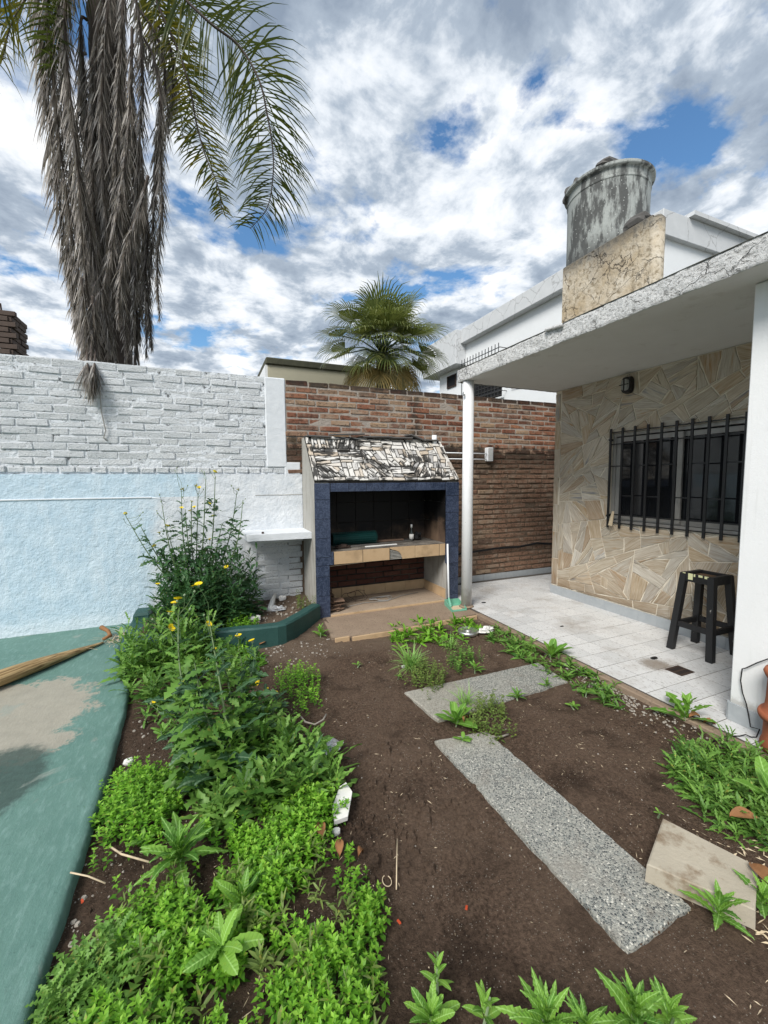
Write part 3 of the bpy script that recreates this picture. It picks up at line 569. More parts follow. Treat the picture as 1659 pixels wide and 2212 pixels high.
# green painted concrete path on the left, worn
edge = [(-0.51, -2.0), (-0.51, 1.4), (-0.515, 2.0), (-0.53, 2.5), (-0.545, 2.95), (-0.565, 3.2), (-0.60, 3.40), (-0.68, 3.70), (-0.74, 3.90), (-0.74, 4.84)]
xs = np.linspace(0, 1, 60); ys = np.linspace(-2.0, 4.83, 150)
def ex_at(y):
    for (x0, y0), (x1, y1) in zip(edge, edge[1:]):
        if y0 <= y <= y1: return x0 + (x1 - x0) * (y - y0) / max(1e-6, y1 - y0)
    return edge[-1][0]
V = []; F = []
for y in ys:
    e = ex_at(y) + 0.006 * mnoise.noise(Vector((y * 9, 0, 0)))
    prof = [(e + 0.012, -0.16), (e + 0.006, -0.045), (e + 0.001, -0.012), (e - 0.010, -0.002)] + [(e - 0.03 - s_ * 3.3, 0.0) for s_ in np.linspace(0, 1, 56) ** 1.6]
    for x, z in prof: V.append((x, y, z + (0.006 * fbm(x, y, 1.3) + 0.002 * mnoise.noise(Vector((x * 14, y * 14, 0))) if z > -0.02 else 0) + 0.004 * mnoise.noise(Vector((x * 30, y * 8, z * 30)))))
kk = 60
F = [(j * kk + i, (j + 1) * kk + i, (j + 1) * kk + i + 1, j * kk + i + 1) for j in range(len(ys) - 1) for i in range(kk - 1)]
F = [tuple(reversed(f)) for f in F]
struct('green_path', make_mesh('green_path', V, F, 'green_concrete', True))

# patio: bed, kerb edge, tiles
patio = struct('patio', box((2.675, -2.0, -0.2), (6.0, 4.85, -0.0012), 'tile_grout', 0, 'patio'))
part('kerb_edge', box((2.615, -2.0, -0.2), (2.672, 3.66, -0.004), 'apron_concrete', 0.006, 'kerb_edge'), patio)
TILE = 0.197
tm = []
for q in range(5):
    mm = MB(); mm.cbox((-TILE / 2 + 0.0026, -TILE / 2 + 0.0026, -0.02), (TILE / 2 - 0.0026, TILE / 2 - 0.0026, 0.0), 0.0006); tm.append(mm.mesh('tile', 'patio_tile'))
y0 = 1.403 - 9 * TILE
tn = 0
for j in range(27):
    for i in range(12):
        x = 2.676 + TILE / 2 + i * TILE; y = y0 + TILE / 2 + j * TILE
        if x > 3.99 and y < 3.98: continue
        if x > 2.83 and y < 1.30: continue
        if x > 5.0 or y > 4.84 or y < 0.2: continue
        if abs(x - 3.22) < 0.09 and abs(y - 1.89) < 0.09: zoff = 0.0005
        else: zoff = rnd.uniform(0.0, 0.0014)
        part('tile', tm[tn % 5], patio, True, (x, y, zoff), (rnd.gauss(0, 0.001), rnd.gauss(0, 0.001), rnd.choice((0, 1, 2, 3)) * math.pi / 2)); tn += 1
# concrete apron before the grill
m = MB(); m.prism([(1.0, 3.64), (1.35, 3.59), (2.05, 3.63), (2.66, 3.67), (2.66, 4.22), (1.06, 4.22)], 'z', -0.15, -0.012)
apron = struct('concrete_apron', m.mesh('concrete_apron', 'apron_concrete'))
for k, (x0, x1, yy) in enumerate(((1.02, 1.16, 3.615), (1.18, 1.62, 3.585), (1.66, 2.05, 3.60), (2.08, 2.6, 3.63))):
    part('edge_tile', box((x0, yy - 0.02, -0.10), (x1, yy + 0.0, -0.008), 'tan_tile', 0.003), apron)

# ------------------------------------------------------------------ white brick wall with plaster below
WY = 4.85
wall = thing('white_brick_wall', 'white painted brick wall, its lower half plastered and washed pale blue', 'wall', (-1.4, WY, 0))
part('core', box((-3.6, WY + 0.004, 0), (0.82, WY + 0.15, 2.60), 'white_mortar'), wall)
m = MB(); m.prism([(-3.6, -0.1), (0.42, -0.1), (0.44, 0.12), (0.425, 0.30), (0.45, 0.48), (0.47, 0.66), (0.50, 0.74), (1.0, 0.74), (1.0, 1.521), (-3.6, 1.521)], 'y', WY - 0.022, WY + 0.02); part('plaster', m.mesh('plaster', 'blue_plaster'), wall)
m = MB(); m.tube([(0.47, WY - 0.023, 1.285), (0.62, WY - 0.023, 1.287), (0.75, WY - 0.023, 1.284), (1.0, WY - 0.023, 1.286)], 0.004, 5); part('plaster_crack', m.mesh('plaster_crack', 'stained_cement'), wall)
part('raised_line', box((-3.6, WY - 0.030, 1.276), (-0.55, WY - 0.018, 1.291), 'white_plaster', 0.004), wall)
m = MB(); pts = [(-0.551, WY - 0.022, 1.283), (-0.48, WY - 0.021, 1.270), (-0.43, WY - 0.020, 1.235)]; m.tube(pts, 0.005, 6); part('raised_line', m.mesh('raised_line', 'white_plaster', True), wall)
m = MB(); m.cbox((0.605, WY - 0.016, 1.60), (0.83, WY + 0.03, 2.60), 0.01); part('pilaster', m.mesh('pilaster', 'white_plaster'), wall)
m = MB(); m.cbox((0.80, WY - 0.014, 1.515), (0.99, WY + 0.03, 1.66), 0.012); part('pilaster_foot', m.mesh('pilaster_foot', 'white_plaster'), wall)
bmesh_w = []
for q in range(14):
    r_ = random.Random(q); mm = MB(); L = r_.uniform(0.243, 0.262)
    V, F = chamfer((L / 2, 0.05, 0.0335), r_.uniform(0.004, 0.010), 0.0042, r_); mm.add(V, F); bmesh_w.append((L, mm.mesh('brick', 'white_paint_brick')))
z = 1.606; row = 0; CH = 0.0712
while z < 2.60:
    x = -3.55 + (row % 2) * 0.13 + rnd.uniform(-0.03, 0.03)
    while x < 0.58:
        L, me = rnd.choice(bmesh_w)
        sc = 1.0
        if x + L > 0.603: sc = (0.603 - x) / L
        if sc < 0.2: break
        part('brick', me, wall, True, (x + L * sc / 2, WY + 0.05 + rnd.uniform(-0.008, 0.004), z + CH / 2 + rnd.gauss(0, 0.0022)), (rnd.gauss(0, 0.03), rnd.gauss(0, 0.011), rnd.gauss(0, 0.014)), (sc, 1, 1))
        x += L * sc + rnd.choice((0.004, 0.006, 0.010, 0.016))
    z += CH; row += 1
mh = []
for q in range(6):
    r_ = random.Random(q + 50); mm = MB(); V, F = chamfer((0.06, 0.05, 0.030), 0.009, 0.004, r_); mm.add(V, F); mh.append(mm.mesh('brick', 'white_paint_brick'))
x = -3.55
while x < 0.92:
    part('brick', rnd.choice(mh), wall, True, (x + 0.06, WY + 0.042 + rnd.uniform(-0.008, 0.006), 1.562 + rnd.gauss(0, 0.003)), (rnd.gauss(0, 0.03), rnd.gauss(0, 0.03), rnd.gauss(0, 0.02))); x += 0.13 + rnd.uniform(-0.006, 0.01)
# recess under the shelf: painted bricks
part('niche_back', box((0.44, WY - 0.004, -0.1), (1.0, WY + 0.02, 0.742), 'white_mortar'), wall)
z = 0.05; row = 0
while z < 0.70:
    x = 0.455 + (row % 2) * 0.1
    while x < 0.96:
        L, me = rnd.choice(bmesh_w); sc = min(1, (0.985 - x) / L)
        if sc > 0.25: part('brick', me, wall, True, (x + L * sc / 2, WY + 0.034 + rnd.uniform(-0.005, 0.004), z + CH / 2), (rnd.gauss(0, 0.012), rnd.gauss(0, 0.006), rnd.gauss(0, 0.008)), (sc, 1, 1))
        x += L * sc + 0.012
    z += CH; row += 1

# ------------------------------------------------------------------ bare brick wall
bw = thing('bare_brick_wall', 'unpainted red and brown brick wall behind the grill and patio', 'wall', (3.0, WY, 0))
part('core', box((0.832, WY - 0.005, 0), (6.5, WY + 0.15, 2.575), 'grey_mortar'), bw)
mbk = []
for q in range(16):
    r_ = random.Random(q + 90); mm = MB(); L = r_.uniform(0.225, 0.25)
    V, F = chamfer((L / 2, 0.05, 0.0265), r_.uniform(0.004, 0.009), 0.0030, r_); mm.add(V, F); mbk.append((L, mm.mesh('brick', 'bare_brick')))
CB = 0.0716; z = 0.09; row = 0; bl = []
while z < 2.56:
    x = (0.835 if z > 1.3 else 2.72) + (row % 2) * 0.115 + rnd.uniform(-0.02, 0.02)
    if row % 2: bl.append((x - 0.062, z, 0.45 * 0.24, rnd.choice(mbk)))
    while x < 5.25:
        L, me = rnd.choice(mbk); bl.append((x + L / 2, z, L, (L, me))); x += L + rnd.uniform(0.012, 0.020)
    z += CB; row += 1
bl.sort(key=lambda b: (b[0] ** 2 + 20) - (6 if b[1] > 1.9 else 0))
rest = MB()
for k, (x, z, L, (L0, me)) in enumerate(bl):
    lo = z < 1.88
    y = WY + 0.05 - 0.012 + rnd.uniform(-0.005, 0.005) + (rnd.uniform(-0.008, 0.002) if lo else 0); sc = L / L0
    rot = (rnd.gauss(0, 0.012), rnd.gauss(0, 0.010 if not lo else 0.016), rnd.gauss(0, 0.012)); zz_ = z + CB / 2 + rnd.gauss(0, 0.0015 if not lo else 0.003); zs = 1.0 if not lo else rnd.uniform(0.82, 1.02)
    if k < 299: part('brick', me, bw, True, (x, y, zz_), rot, (sc, 1, zs))
    else:
        M4 = Matrix.Translation((x, y, zz_)) @ Euler(rot).to_matrix().to_4x4() @ Matrix.Diagonal((sc, 1, zs, 1))
        rest.add([M4 @ v.co for v in me.vertices], [tuple(q.vertices) for q in me.polygons])
part('far_bricks', rest.mesh('far_bricks', 'bare_brick'), bw, kind='stuff')
x = 2.78
sk = [box((-0.098, -0.006, 0), (0.098, 0.006, 0.085), 'grey_skirting', 0.001) for _ in range(3)]
while x < 5.0: part('skirting_tile', rnd.choice(sk), bw, True, (x + 0.1, WY - 0.02, 0.001)); x += 0.2

# ------------------------------------------------------------------ brick barbecue
X0, X1, YF, YB = 1.0, 2.755, 4.235, 4.845
bbq = thing('barbecue', 'built-in brick barbecue framed in blue tiles under a sloping slate hood', 'barbecue', (1.88, 4.5, 0))
prof = [(YF, -0.1), (YB - 0.03, -0.1), (YB - 0.03, 1.93), (4.69, 1.93), (YF, 1.425)]
m = MB(); m.prism(prof, 'x', X0, 1.15); part('side_wall', m.mesh('side_wall', 'stained_cement'), bbq)
m = MB(); m.prism(prof, 'x', 2.60, X1); part('side_wall', m.mesh('side_wall', 'stained_cement'), bbq)
part('lintel', box((1.15, YF, 1.33), (2.60, 4.33, 1.425), 'sooty_cement'), bbq)
hb = math.atan2(1.93 - 1.425, 4.69 - YF)
m = MB(); m.prism([(YF, 1.426), (4.69, 1.931), (4.69, 1.86), (YF + 0.07, 1.426)], 'x', 1.15, 2.60); hood = part('hood', m.mesh('hood', 'hood_joint'), bbq)
hl = math.hypot(1.93 - 1.425, 4.69 - YF)
m = MB(); s_, c_ = math.sin(hb), math.cos(hb)
m.prism([(YF - 0.004, 1.425), (4.69, 1.425 + hl * s_ + 0.0), (4.69 - s_ * 0.02, 1.425 + hl * s_ + 0.02), (YF - s_ * 0.018, 1.440)], 'x', X0 + 0.002, X1 - 0.002); part('mortar_bed', m.mesh('mortar_bed', 'hood_joint'), hood)
org = Vector((X0, YF - s_ * 0.018, 1.425 + c_ * 0.018)); U = Vector((1, 0, 0)); Vv = Vector((0, c_, s_))
r5 = random.Random(23)
cells = []
Wd = X1 - X0
v = 0.0
for side in (0, 1):                      # long stones up both edges
    v = 0.0
    while v < hl - 0.03:
        L = r5.uniform(0.10, 0.19); L = min(L, hl - v); u0, u1 = (0.0, 0.062) if side == 0 else (Wd - 0.05, Wd); cells.append(([(u0, v), (u1, v), (u1, v + L), (u0, v + L)], math.pi / 2)); v += L
u = 0.062
while u < Wd - 0.06:
    L = min(r5.uniform(0.11, 0.20), Wd - 0.05 - u); cells.append(([(u, 0), (u + L, 0), (u + L, 0.05), (u, 0.05)], 0.0)); u += L
u = 0.062
while u < Wd - 0.06:
    L = min(r5.uniform(0.12, 0.3), Wd - 0.05 - u); cells.append(([(u, hl - 0.045), (u + L, hl - 0.045), (u + L, hl), (u, hl)], 0.0)); u += L
u = 0.062
while u < Wd - 0.055:
    L = min(r5.uniform(0.16, 0.34), Wd - 0.05 - u); va = 0.05
    while va < hl - 0.05:
        Hh = min(r5.uniform(0.12, 0.24), hl - 0.045 - va)
        if hl - 0.045 - va - Hh < 0.05: Hh = hl - 0.045 - va
        tilt = r5.uniform(-0.05, 0.05)
        block = [(u, va), (u + L, va), (u + L, va + Hh), (u, va + Hh)]
        ang = r5.choice((0.0, 0.15, math.pi / 2, math.pi / 2, math.pi / 2 + 0.35, math.pi / 2 - 0.35, 0.9, 2.2))
        n = (-math.sin(ang), math.cos(ang)); ds = [n[0] * q[0] + n[1] * q[1] for q in block]; d = min(ds)
        while d < max(ds):
            w = r5.uniform(0.034, 0.072); q = clip(clip(block, (-n[0], -n[1]), -d), n, d + w); d += w
            if len(q) < 3 or abs(area(q)) < 4e-4: continue
            ax, l1, l2 = long_axis(q)
            if abs(area(q)) > 0.006 and r5.random() < 0.8:
                cpt = centroid(q); na = (math.cos(ang + r5.gauss(0, 0.2)), math.sin(ang + r5.gauss(0, 0.2))); dd = na[0] * cpt[0] + na[1] * cpt[1] + r5.uniform(-0.03, 0.03)
                for pc in (clip(q, na, dd), clip(q, (-na[0], -na[1]), -dd)):
                    if len(pc) > 2 and abs(area(pc)) > 3e-4: cells.append((pc, ang))
            else: cells.append((q, ang))
        va += Hh
    u += L
for q, g in cells: stone_piece('stone', q, hood, org, U, Vv, r5.uniform(0.008, 0.024), 'hood_slate', r5, 0.0055, 0.004, g + r5.gauss(0, 0.06), (0.05, 0.0025))
# blue tiles round the opening
def tile_at(x0, x1, z0, z1, mat='blue_tile', name='tile', y=YF - 0.013, root=bbq, yb=YF - 0.001):
    me = box((-(x1 - x0) / 2 + 0.002, -(yb - y) / 2, -(z1 - z0) / 2 + 0.002), ((x1 - x0) / 2 - 0.002, (yb - y) / 2, (z1 - z0) / 2 - 0.002), mat, 0.0010)
    return part(name, me, root, True, ((x0 + x1) / 2, (y + yb) / 2 + rnd.uniform(-0.0008, 0.0008), (z0 + z1) / 2))
m = MB(); m.box((1.0, YF - 0.0105, -0.05), (1.148, YF - 0.0008, 1.418)); m.box((1.148, YF - 0.0105, 0.69), (1.163, YF - 0.0008, 1.418)); m.box((1.163, YF - 0.0105, 1.328), (2.575, YF - 0.0008, 1.418)); m.box((2.575, YF - 0.0105, 0.62), (2.60, YF - 0.0008, 1.418)); m.box((2.60, YF - 0.0105, -0.05), (2.755, YF - 0.0008, 1.418)); m.box((1.20, YF - 0.0105, 0.55), (1.849, YF - 0.0008, 0.688)); m.box((2.005, YF - 0.0105, 0.55), (2.57, YF - 0.0008, 0.688))
part('grout', m.mesh('grout', 'dark_grout'), bbq)
zl = [1.42, 1.245, 1.043, 0.839, 0.634, 0.427, 0.219, -0.03]
for a, b in zip(zl, zl[1:]):
    if abs(a - 0.634) < 0.01: tile_at(0.998, 1.195, 0.545, 0.634, 'blue_tile'); tile_at(0.998, 1.150, 0.427, 0.545, 'blue_tile')
    else: tile_at(0.998, 1.165 if a > 0.69 else 1.150, b, a)
tile_at(1.168, 1.195, 0.634, 0.69)
xl = [1.17, 1.373, 1.575, 1.773, 1.975, 2.17, 2.374, 2.571]
for a, b in zip(xl, xl[1:]): tile_at(a, b, 1.326, 1.42)
zr = [1.42, 1.257, 1.056, 0.853, 0.645, 0.444, 0.258, 0.06, -0.05]
for a, b in zip(zr, zr[1:]): tile_at(2.573 if a > 0.6 else 2.598, 2.757, b, a)
# hearth slab with tan tiles, one broken
slab = part('hearth', box((1.15, YF + 0.002, 0.56), (2.60, YB - 0.035, 0.688), 'ash_floor', 0.004), bbq)
for a, b in ((1.198, 1.524), (1.526, 1.846), (2.166, 2.488), (2.490, 2.571)): tile_at(a, b, 0.548, 0.690, 'tan_tile', 'front_tile')
m = MB(); pl = [(2.005, 0.549), (2.164, 0.549), (2.164, 0.690), (1.849, 0.690), (1.849, 0.675)] + [(1.849 + 0.15 * math.sin(k / 6 * math.pi / 2), 0.549 + 0.115 * math.cos(k / 6 * math.pi / 2) ** 0.8) for k in range(1, 6)]
m.prism(pl, 'y', YF - 0.013, YF - 0.001); part('front_tile', m.mesh('front_tile', 'tan_tile'), bbq)
m = MB()
for k in range(7): m.box((1.85, YF - 0.006, 0.552 + k * 0.016), (2.0, YF + 0.001, 0.559 + k * 0.016))
part('adhesive_ridges', m.mesh('adhesive_ridges', 'stained_cement'), bbq)
# firebox lining
for i in range(6):
    for j in range(4):
        xa = 1.16 + i * 0.2405; za = 0.69 + j * 0.245; zb_ = min(za + 0.242, 1.62)
        if zb_ - za > 0.05: tile_at(xa, xa + 0.238, za, zb_, 'sooty_tile', 'lining_tile', YB - 0.05, bbq, YB - 0.04)
for sx_, xx in ((1, 2.588), (0, 1.151)):
    for i in range(3):
        for j in range(3):
            ya = YF + 0.005 + i * 0.18; za = 0.69 + j * 0.245; zb_ = za + 0.242
            if zb_ > 1.32: zb_ = 1.33
            if zb_ - za < 0.04: continue
            me = box((-0.005, -0.088, -(zb_ - za) / 2), (0.005, 0.088, (zb_ - za) / 2), 'sooty_tile', 0.001); part('lining_tile', me, bbq, True, (xx + 0.005, ya + 0.09, (za + zb_) / 2))
# lower bay
part('bay_floor', box((1.15, YF - 0.01, -0.1), (2.60, YB - 0.035, 0.012), 'worn_floor', 0.003), bbq)
part('bay_back', box((1.15, YB - 0.034, -0.05), (2.60, YB - 0.028, 1.9), 'sooty_cement'), bbq)
z = 0.15; row = 0
mdk = []
t = NT('bay_brick'); p = t.world(); n = t.noise(p, 20, 5, 0.65); t.done(t.mix(n, (0.05, 0.018, 0.014), t.mix(t.rand(), (0.10, 0.04, 0.03), (0.17, 0.085, 0.06))), 0.9, t.bump(n, 0.7, 0.01))
for q in range(4):
    r_ = random.Random(q + 300); mm = MB(); V, F = chamfer((0.115, 0.012, 0.027), 0.005, 0.002, r_); mm.add(V, F); mdk.append(mm.mesh('brick', 'bay_brick'))
while z < 0.53:
    x = 1.16 + (row % 2) * 0.12
    while x < 2.56:
        sc = min(1, (2.595 - x) / 0.23); part('brick', rnd.choice(mdk), bbq, True, (x + 0.115 * sc, YB - 0.037 + rnd.uniform(-0.003, 0.002), z + 0.03), None, (sc, 1, 1)); x += 0.245
    z += 0.07; row += 1
for i in range(5):
    xa = 1.155 + i * 0.29; me = box((xa + 0.001, YB - 0.062, 0.013), (min(xa + 0.288, 2.598), YB - 0.051, 0.135), 'tan_tile', 0.001); part('bay_skirting', me, bbq)
for i in range(2):
    ya = YF + 0.02 + i * 0.27; part('bay_skirting', box((2.587, ya, 0.013), (2.598, ya + 0.268, 0.128), 'tan_tile', 0.001), bbq)
part('threshold', box((1.155, YF - 0.03, -0.06), (2.60, YF - 0.011, 0.006), 'tan_tile', 0.003), bbq)
# loose roof slabs on top of the hood
rs = random.Random(4)
for k, (x0, x1, zz_, ry, rx) in enumerate(((1.02, 1.30, 1.945, 0.02, 0.03), (1.32, 1.70, 1.985, -0.05, 0.08), (1.68, 2.05, 1.965, -0.03, 0.05), (2.02, 2.33, 1.965, -0.02, 0.06), (2.30, 2.52, 1.972, 0.34, 0.04), (2.50, 2.70, 1.945, 0.0, 0.02))):
    me = box((-(x1 - x0) / 2, -0.11, -0.009), ((x1 - x0) / 2, 0.11, 0.009), 'grey_slate', 0.004); part('cover_slab', me, bbq, True, ((x0 + x1) / 2, 4.70, zz_), (rx, ry, rs.uniform(-0.04, 0.04)))
m = MB()
for x in (1.08, 1.45, 1.9, 2.3, 2.6): m.cbox((x, 4.66, 1.925), (x + 0.12, 4.80, 1.955), 0.006, 0.003, rs)
part('packing_stone', m.mesh('packing_stone', 'grey_slate'), bbq)
m = MB(); m.lathe([(0.032, 0), (0.032, 0.13), (0.027, 0.13), (0.027, 0.10)], 16, (2.655, 4.64, 1.88)); part('vent_pipe', m.mesh('vent_pipe', 'white_metal', True), bbq)

# white shelf by the barbecue
m = MB(); m.prism([(0.315, WY - 0.02), (0.335, 4.42), (0.998, 4.38), (0.998, WY - 0.02)], 'z', 0.825, 0.893)
sh = tag(link('wall_shelf', m.mesh('wall_shelf', 'white_plaster')), 'white concrete shelf between the plastered wall and barbecue side', 'shelf')
m = MB(); m.lathe([(0.012, 0), (0.014, 0.012), (0.006, 0.02)], 8, (0.50, 4.47, 0.8935)); tag(link('cork', m.mesh('cork', 'rust_metal')), 'small rusty cork lying on the white shelf', 'cork')

# ------------------------------------------------------------------ house on the right
house = thing('house', 'single storey house with flagstone front wall, white end wall and flat concrete roof', 'house', (4.4, 2.0, 0))
m = MB(); m.box((4.004, 3.19, -0.1), (4.2, 3.978, 2.524)); m.box((4.004, 1.40, -0.1), (4.2, 1.70, 2.524)); m.box((4.004, 1.70, -0.1), (4.2, 3.19, 0.946)); m.box((4.004, 1.70, 1.936), (4.2, 3.19, 2.524))
fw_ = part('front_wall', m.mesh('front_wall', 'flag_grout'), house)
part('side_wall', box((4.201, 1.4, -0.1), (7.5, 3.976, 2.524), 'house_paint'), house)
part('end_wall', box((2.84, -2.0, -0.05), (4.5, 1.40, 2.524), 'house_paint', 0.006), house)
m = MB(); m.cbox((2.60, -3.0, 2.526), (7.5, 4.0, 2.658), 0.012)
roof = part('roof_slab', m.mesh('roof_slab', 'soffit_paint'), house)
# rough rendered fascia: displaced strips on two sides
def rough_strip(P0, P1, nrm, z0, z1, nu, nv, amp):
    V = []; F = []; P0, P1, nrm = Vector(P0), Vector(P1), Vector(nrm)
    for j in range(nv + 1):
        for i in range(nu + 1):
            q = P0.lerp(P1, i / nu); z = z0 + (z1 - z0) * j / nv; e = 0.0 if 0 < j < nv else -0.006
            d = amp * (fbm(q.y * 1.0 + q.x, z, 11) * 0.6 + 0.5 * mnoise.noise(Vector((q.x * 40, q.y * 40, z * 40)))) + e
            wz = 0.007 * mnoise.noise(Vector((q.y * 6, q.x * 6, 2.0))) + 0.003 * mnoise.noise(Vector((q.y * 33, q.x * 33, 4.0)))
            V.append((q.x + nrm.x * d, q.y + nrm.y * d, z + (wz if j in (0, nv) else 0)))
    for j in range(nv):
        for i in range(nu): F.append((j * (nu + 1) + i, j * (nu + 1) + i + 1, (j + 1) * (nu + 1) + i + 1, (j + 1) * (nu + 1) + i))
    return V, F
m = MB(); V, F = rough_strip((2.588, 4.012, 0), (2.588, -1.0, 0), (-1, 0, 0), 2.522, 2.662, 420, 12, 0.007); m.add(V, F)
V, F = rough_strip((2.60, 4.014, 0), (2.588, 4.012, 0), (-0.5, 0.5, 0), 2.522, 2.662, 4, 12, 0.004); m.add(V, F)
V, F = rough_strip((4.6, 4.014, 0), (2.60, 4.014, 0), (0, 1, 0), 2.522, 2.662, 160, 12, 0.005); m.add(V, F)
part('fascia', m.mesh('fascia', 'cracked_fascia', True), roof)
m = MB(); V = []; F = []
for j in range(26):
    for i in range(2): V.append((2.583 + i * 0.5, 4.01 - j * 0.2, 2.6635 + 0.004 * mnoise.noise(Vector((j * 3.3, i, 0)))))
for j in range(25): F.append((j * 2, j * 2 + 1, j * 2 + 3, j * 2 + 2))
m.add(V, F); part('roof_membrane', m.mesh('roof_membrane', 'stained_cement'), roof)
part('loose_chip', box((-0.015, -0.09, -0.012), (0.012, 0.09, 0.012), 'cracked_fascia', 0.006), roof, True, (2.573, 2.60, 2.650), (0.1, 0.3, 0.05))
# flagstones, window opening left free
WY0, WY1, WZ0, WZ1 = 1.70, 3.19, 0.966, 1.932
rf = random.Random(5)
u0, u1 = 3.98 - WY1 - 0.004, 3.98 - WY0 + 0.004
cells = []
cells += [([(0, 0.11 + k * 0.34), (0.09 + rf.uniform(-0.02, 0.02), 0.11 + k * 0.34), (0.09 + rf.uniform(-0.02, 0.02), 0.11 + (k + 1) * 0.34), (0, 0.11 + (k + 1) * 0.34)]) for k in range(7)]
big = [(0.095, 0.108), (2.575, 0.108), (2.575, 2.520), (0.095, 2.520)]
st = []
for q in shatter(big, rf, 0.014, 0.050, 0.66): st += [w for w in minus_rect(q, u0, u1, WZ0 - 0.003, WZ1 + 0.003)] if not (max(a for a, b in q) < u0 or min(a for a, b in q) > u1 or max(b for a, b in q) < WZ0 or min(b for a, b in q) > WZ1) else [q]
cells += [q for q in st if abs(area(q)) > 0.0012]
org = Vector((4.004, 3.98, 0)); U = Vector((0, -1, 0)); Vv = Vector((0, 0, 1))
for q in cells: stone_piece('stone', q, fw_, org, U, Vv, rf.uniform(0.005, 0.010), 'flagstone', rf, 0.0045, 0.003, None, (0.055, 0.0055))
for k in range(13):
    part('skirting_tile', box((-0.006, -0.098, -0.052), (0.006, 0.098, 0.052), 'grey_skirting', 0.001), fw_, True, (3.985, 3.88 - k * 0.1965, 0.053))
for k in range(6):
    part('skirting_tile', box((-0.006, -0.164, -0.055), (0.006, 0.164, 0.055), 'grey_skirting', 0.001), house, True, (2.833, 1.236 - k * 0.33, 0.056))
part('skirting_tile', box((-0.16, -0.006, -0.055), (0.16, 0.006, 0.055), 'grey_skirting', 0.001), house, True, (3.0, 1.407, 0.056))
# window
win = part('window', box((4.10, WY0, WZ0), (4.12, WY1, WZ1), 'dark_room'), house)
for a, b in (((4.0, WY0, WZ1), (4.10, WY1, WZ1 + 0.004)), ((4.0, WY0, WZ0 - 0.02), (4.10, WY1, WZ0)), ((4.0, WY1 - 0.001, WZ0), (4.10, WY1 + 0.004, WZ1))):
    part('reveal', box(a, b, 'flag_grout'), win)
def rect_frame(x0, x1, y0_, y1_, z0, z1, w, mat):
    m = MB(); m.box((x0, y0_, z0), (x1, y1_, z0 + w)); m.box((x0, y0_, z1 - w), (x1, y1_, z1)); m.box((x0, y0_, z0 + w), (x1, y0_ + w, z1 - w)); m.box((x0, y1_ - w, z0 + w), (x1, y1_, z1 - w)); return m.mesh('frame', mat)
part('frame', rect_frame(4.03, 4.098, WY0 + 0.002, WY1 - 0.004, WZ0 + 0.002, WZ1 - 0.002, 0.035, 'alu_frame'), win)
YM = 2.50
part('sash', rect_frame(4.042, 4.062, YM - 0.025, WY1 - 0.04, WZ0 + 0.04, WZ1 - 0.05, 0.045, 'alu_frame'), win)
part('sash', rect_frame(4.070, 4.090, WY0 + 0.04, YM + 0.03, WZ0 + 0.04, WZ1 - 0.05, 0.045, 'alu_frame'), win)
part('pane', box((4.050, YM + 0.02, WZ0 + 0.085), (4.054, WY1 - 0.085, WZ1 - 0.095), 'window_glass'), win)
part('pane', box((4.078, WY0 + 0.085, WZ0 + 0.085), (4.082, YM - 0.015, WZ1 - 0.095), 'window_glass'), win)
grille = thing('window_grille', 'black iron bar grille fixed over the flagstone wall window', 'grille', (3.96, 2.5, WZ0))
bars = [3.172, 3.035, 2.90, 2.765, 2.63, 2.495, 2.36, 2.225, 2.09, 1.955, 1.82, 1.72]
bme = box((-0.006, -0.0115, -0.525), (0.006, 0.0125, 0.53), 'metal_black', 0.001)
for y in bars: part('bar', bme, grille, True, (3.972, y, 1.447))
for z in (WZ0 + 0.010, WZ1 + 0.004, WZ0 + 0.10, WZ1 - 0.12): part('cross_bar', box((3.979, 1.70, z - 0.006), (3.985, 3.19, z + 0.006), 'metal_black'), grille)
for k, y in enumerate(bars[:-1]):
    for z in ((1.27, 1.58) if k % 2 else (1.58, 1.27))[:1]: part('short_bar', box((3.979, bars[k + 1], z - 0.006), (3.985, y, z + 0.006), 'metal_black'), grille)
for z in (1.05, 1.86): 
    for y in (3.18, 1.71): part('lug', box((3.962, y - 0.01, z - 0.01), (4.01, y + 0.01, z + 0.01), 'metal_black'), grille)
m = MB(); m.add([(3.935, 3.130, 0.955), (3.935, 3.085, 0.950), (3.945, 3.075, 1.10), (3.945, 3.098, 1.105), (3.925, 3.130, 0.953), (3.925, 3.085, 0.948), (3.937, 3.075, 1.098), (3.937, 3.098, 1.103)], [(0, 1, 2, 3), (7, 6, 5, 4), (0, 4, 5, 1), (1, 5, 6, 2), (2, 6, 7, 3), (3, 7, 4, 0)])
tag(link('wood_wedge', m.mesh('wood_wedge', 'straw')), 'pale wooden wedge tucked into the lower left of the window grille', 'wedge')
# bulkhead wall lamp
lp = thing('wall_lamp', 'dark oval bulkhead lamp on flagstone wall under the roof', 'lamp', (3.99, 3.0, 2.40))
def oval(w, h, x0, x1, mat, name):
    m = MB(); n = 20
    pts = [(math.copysign(abs(math.cos(2 * math.pi * k / n)) ** 0.6, math.cos(2 * math.pi * k / n)) * w, math.copysign(abs(math.sin(2 * math.pi * k / n)) ** 0.75, math.sin(2 * math.pi * k / n)) * h) for k in range(n)]
    V = [(x0, p_[0] * 1.0, p_[1]) for p_ in pts] + [(x1, p_[0] * 0.86, p_[1] * 0.9) for p_ in pts]
    m.add(V, [tuple(range(n)), tuple(range(2 * n - 1, n - 1, -1))] + [(k, n + k, n + (k + 1) % n, (k + 1) % n) for k in range(n)]); return m.mesh(name, mat)
part('body', oval(0.058, 0.088, 0.0, -0.05, 'metal_black', 'body'), lp, False)
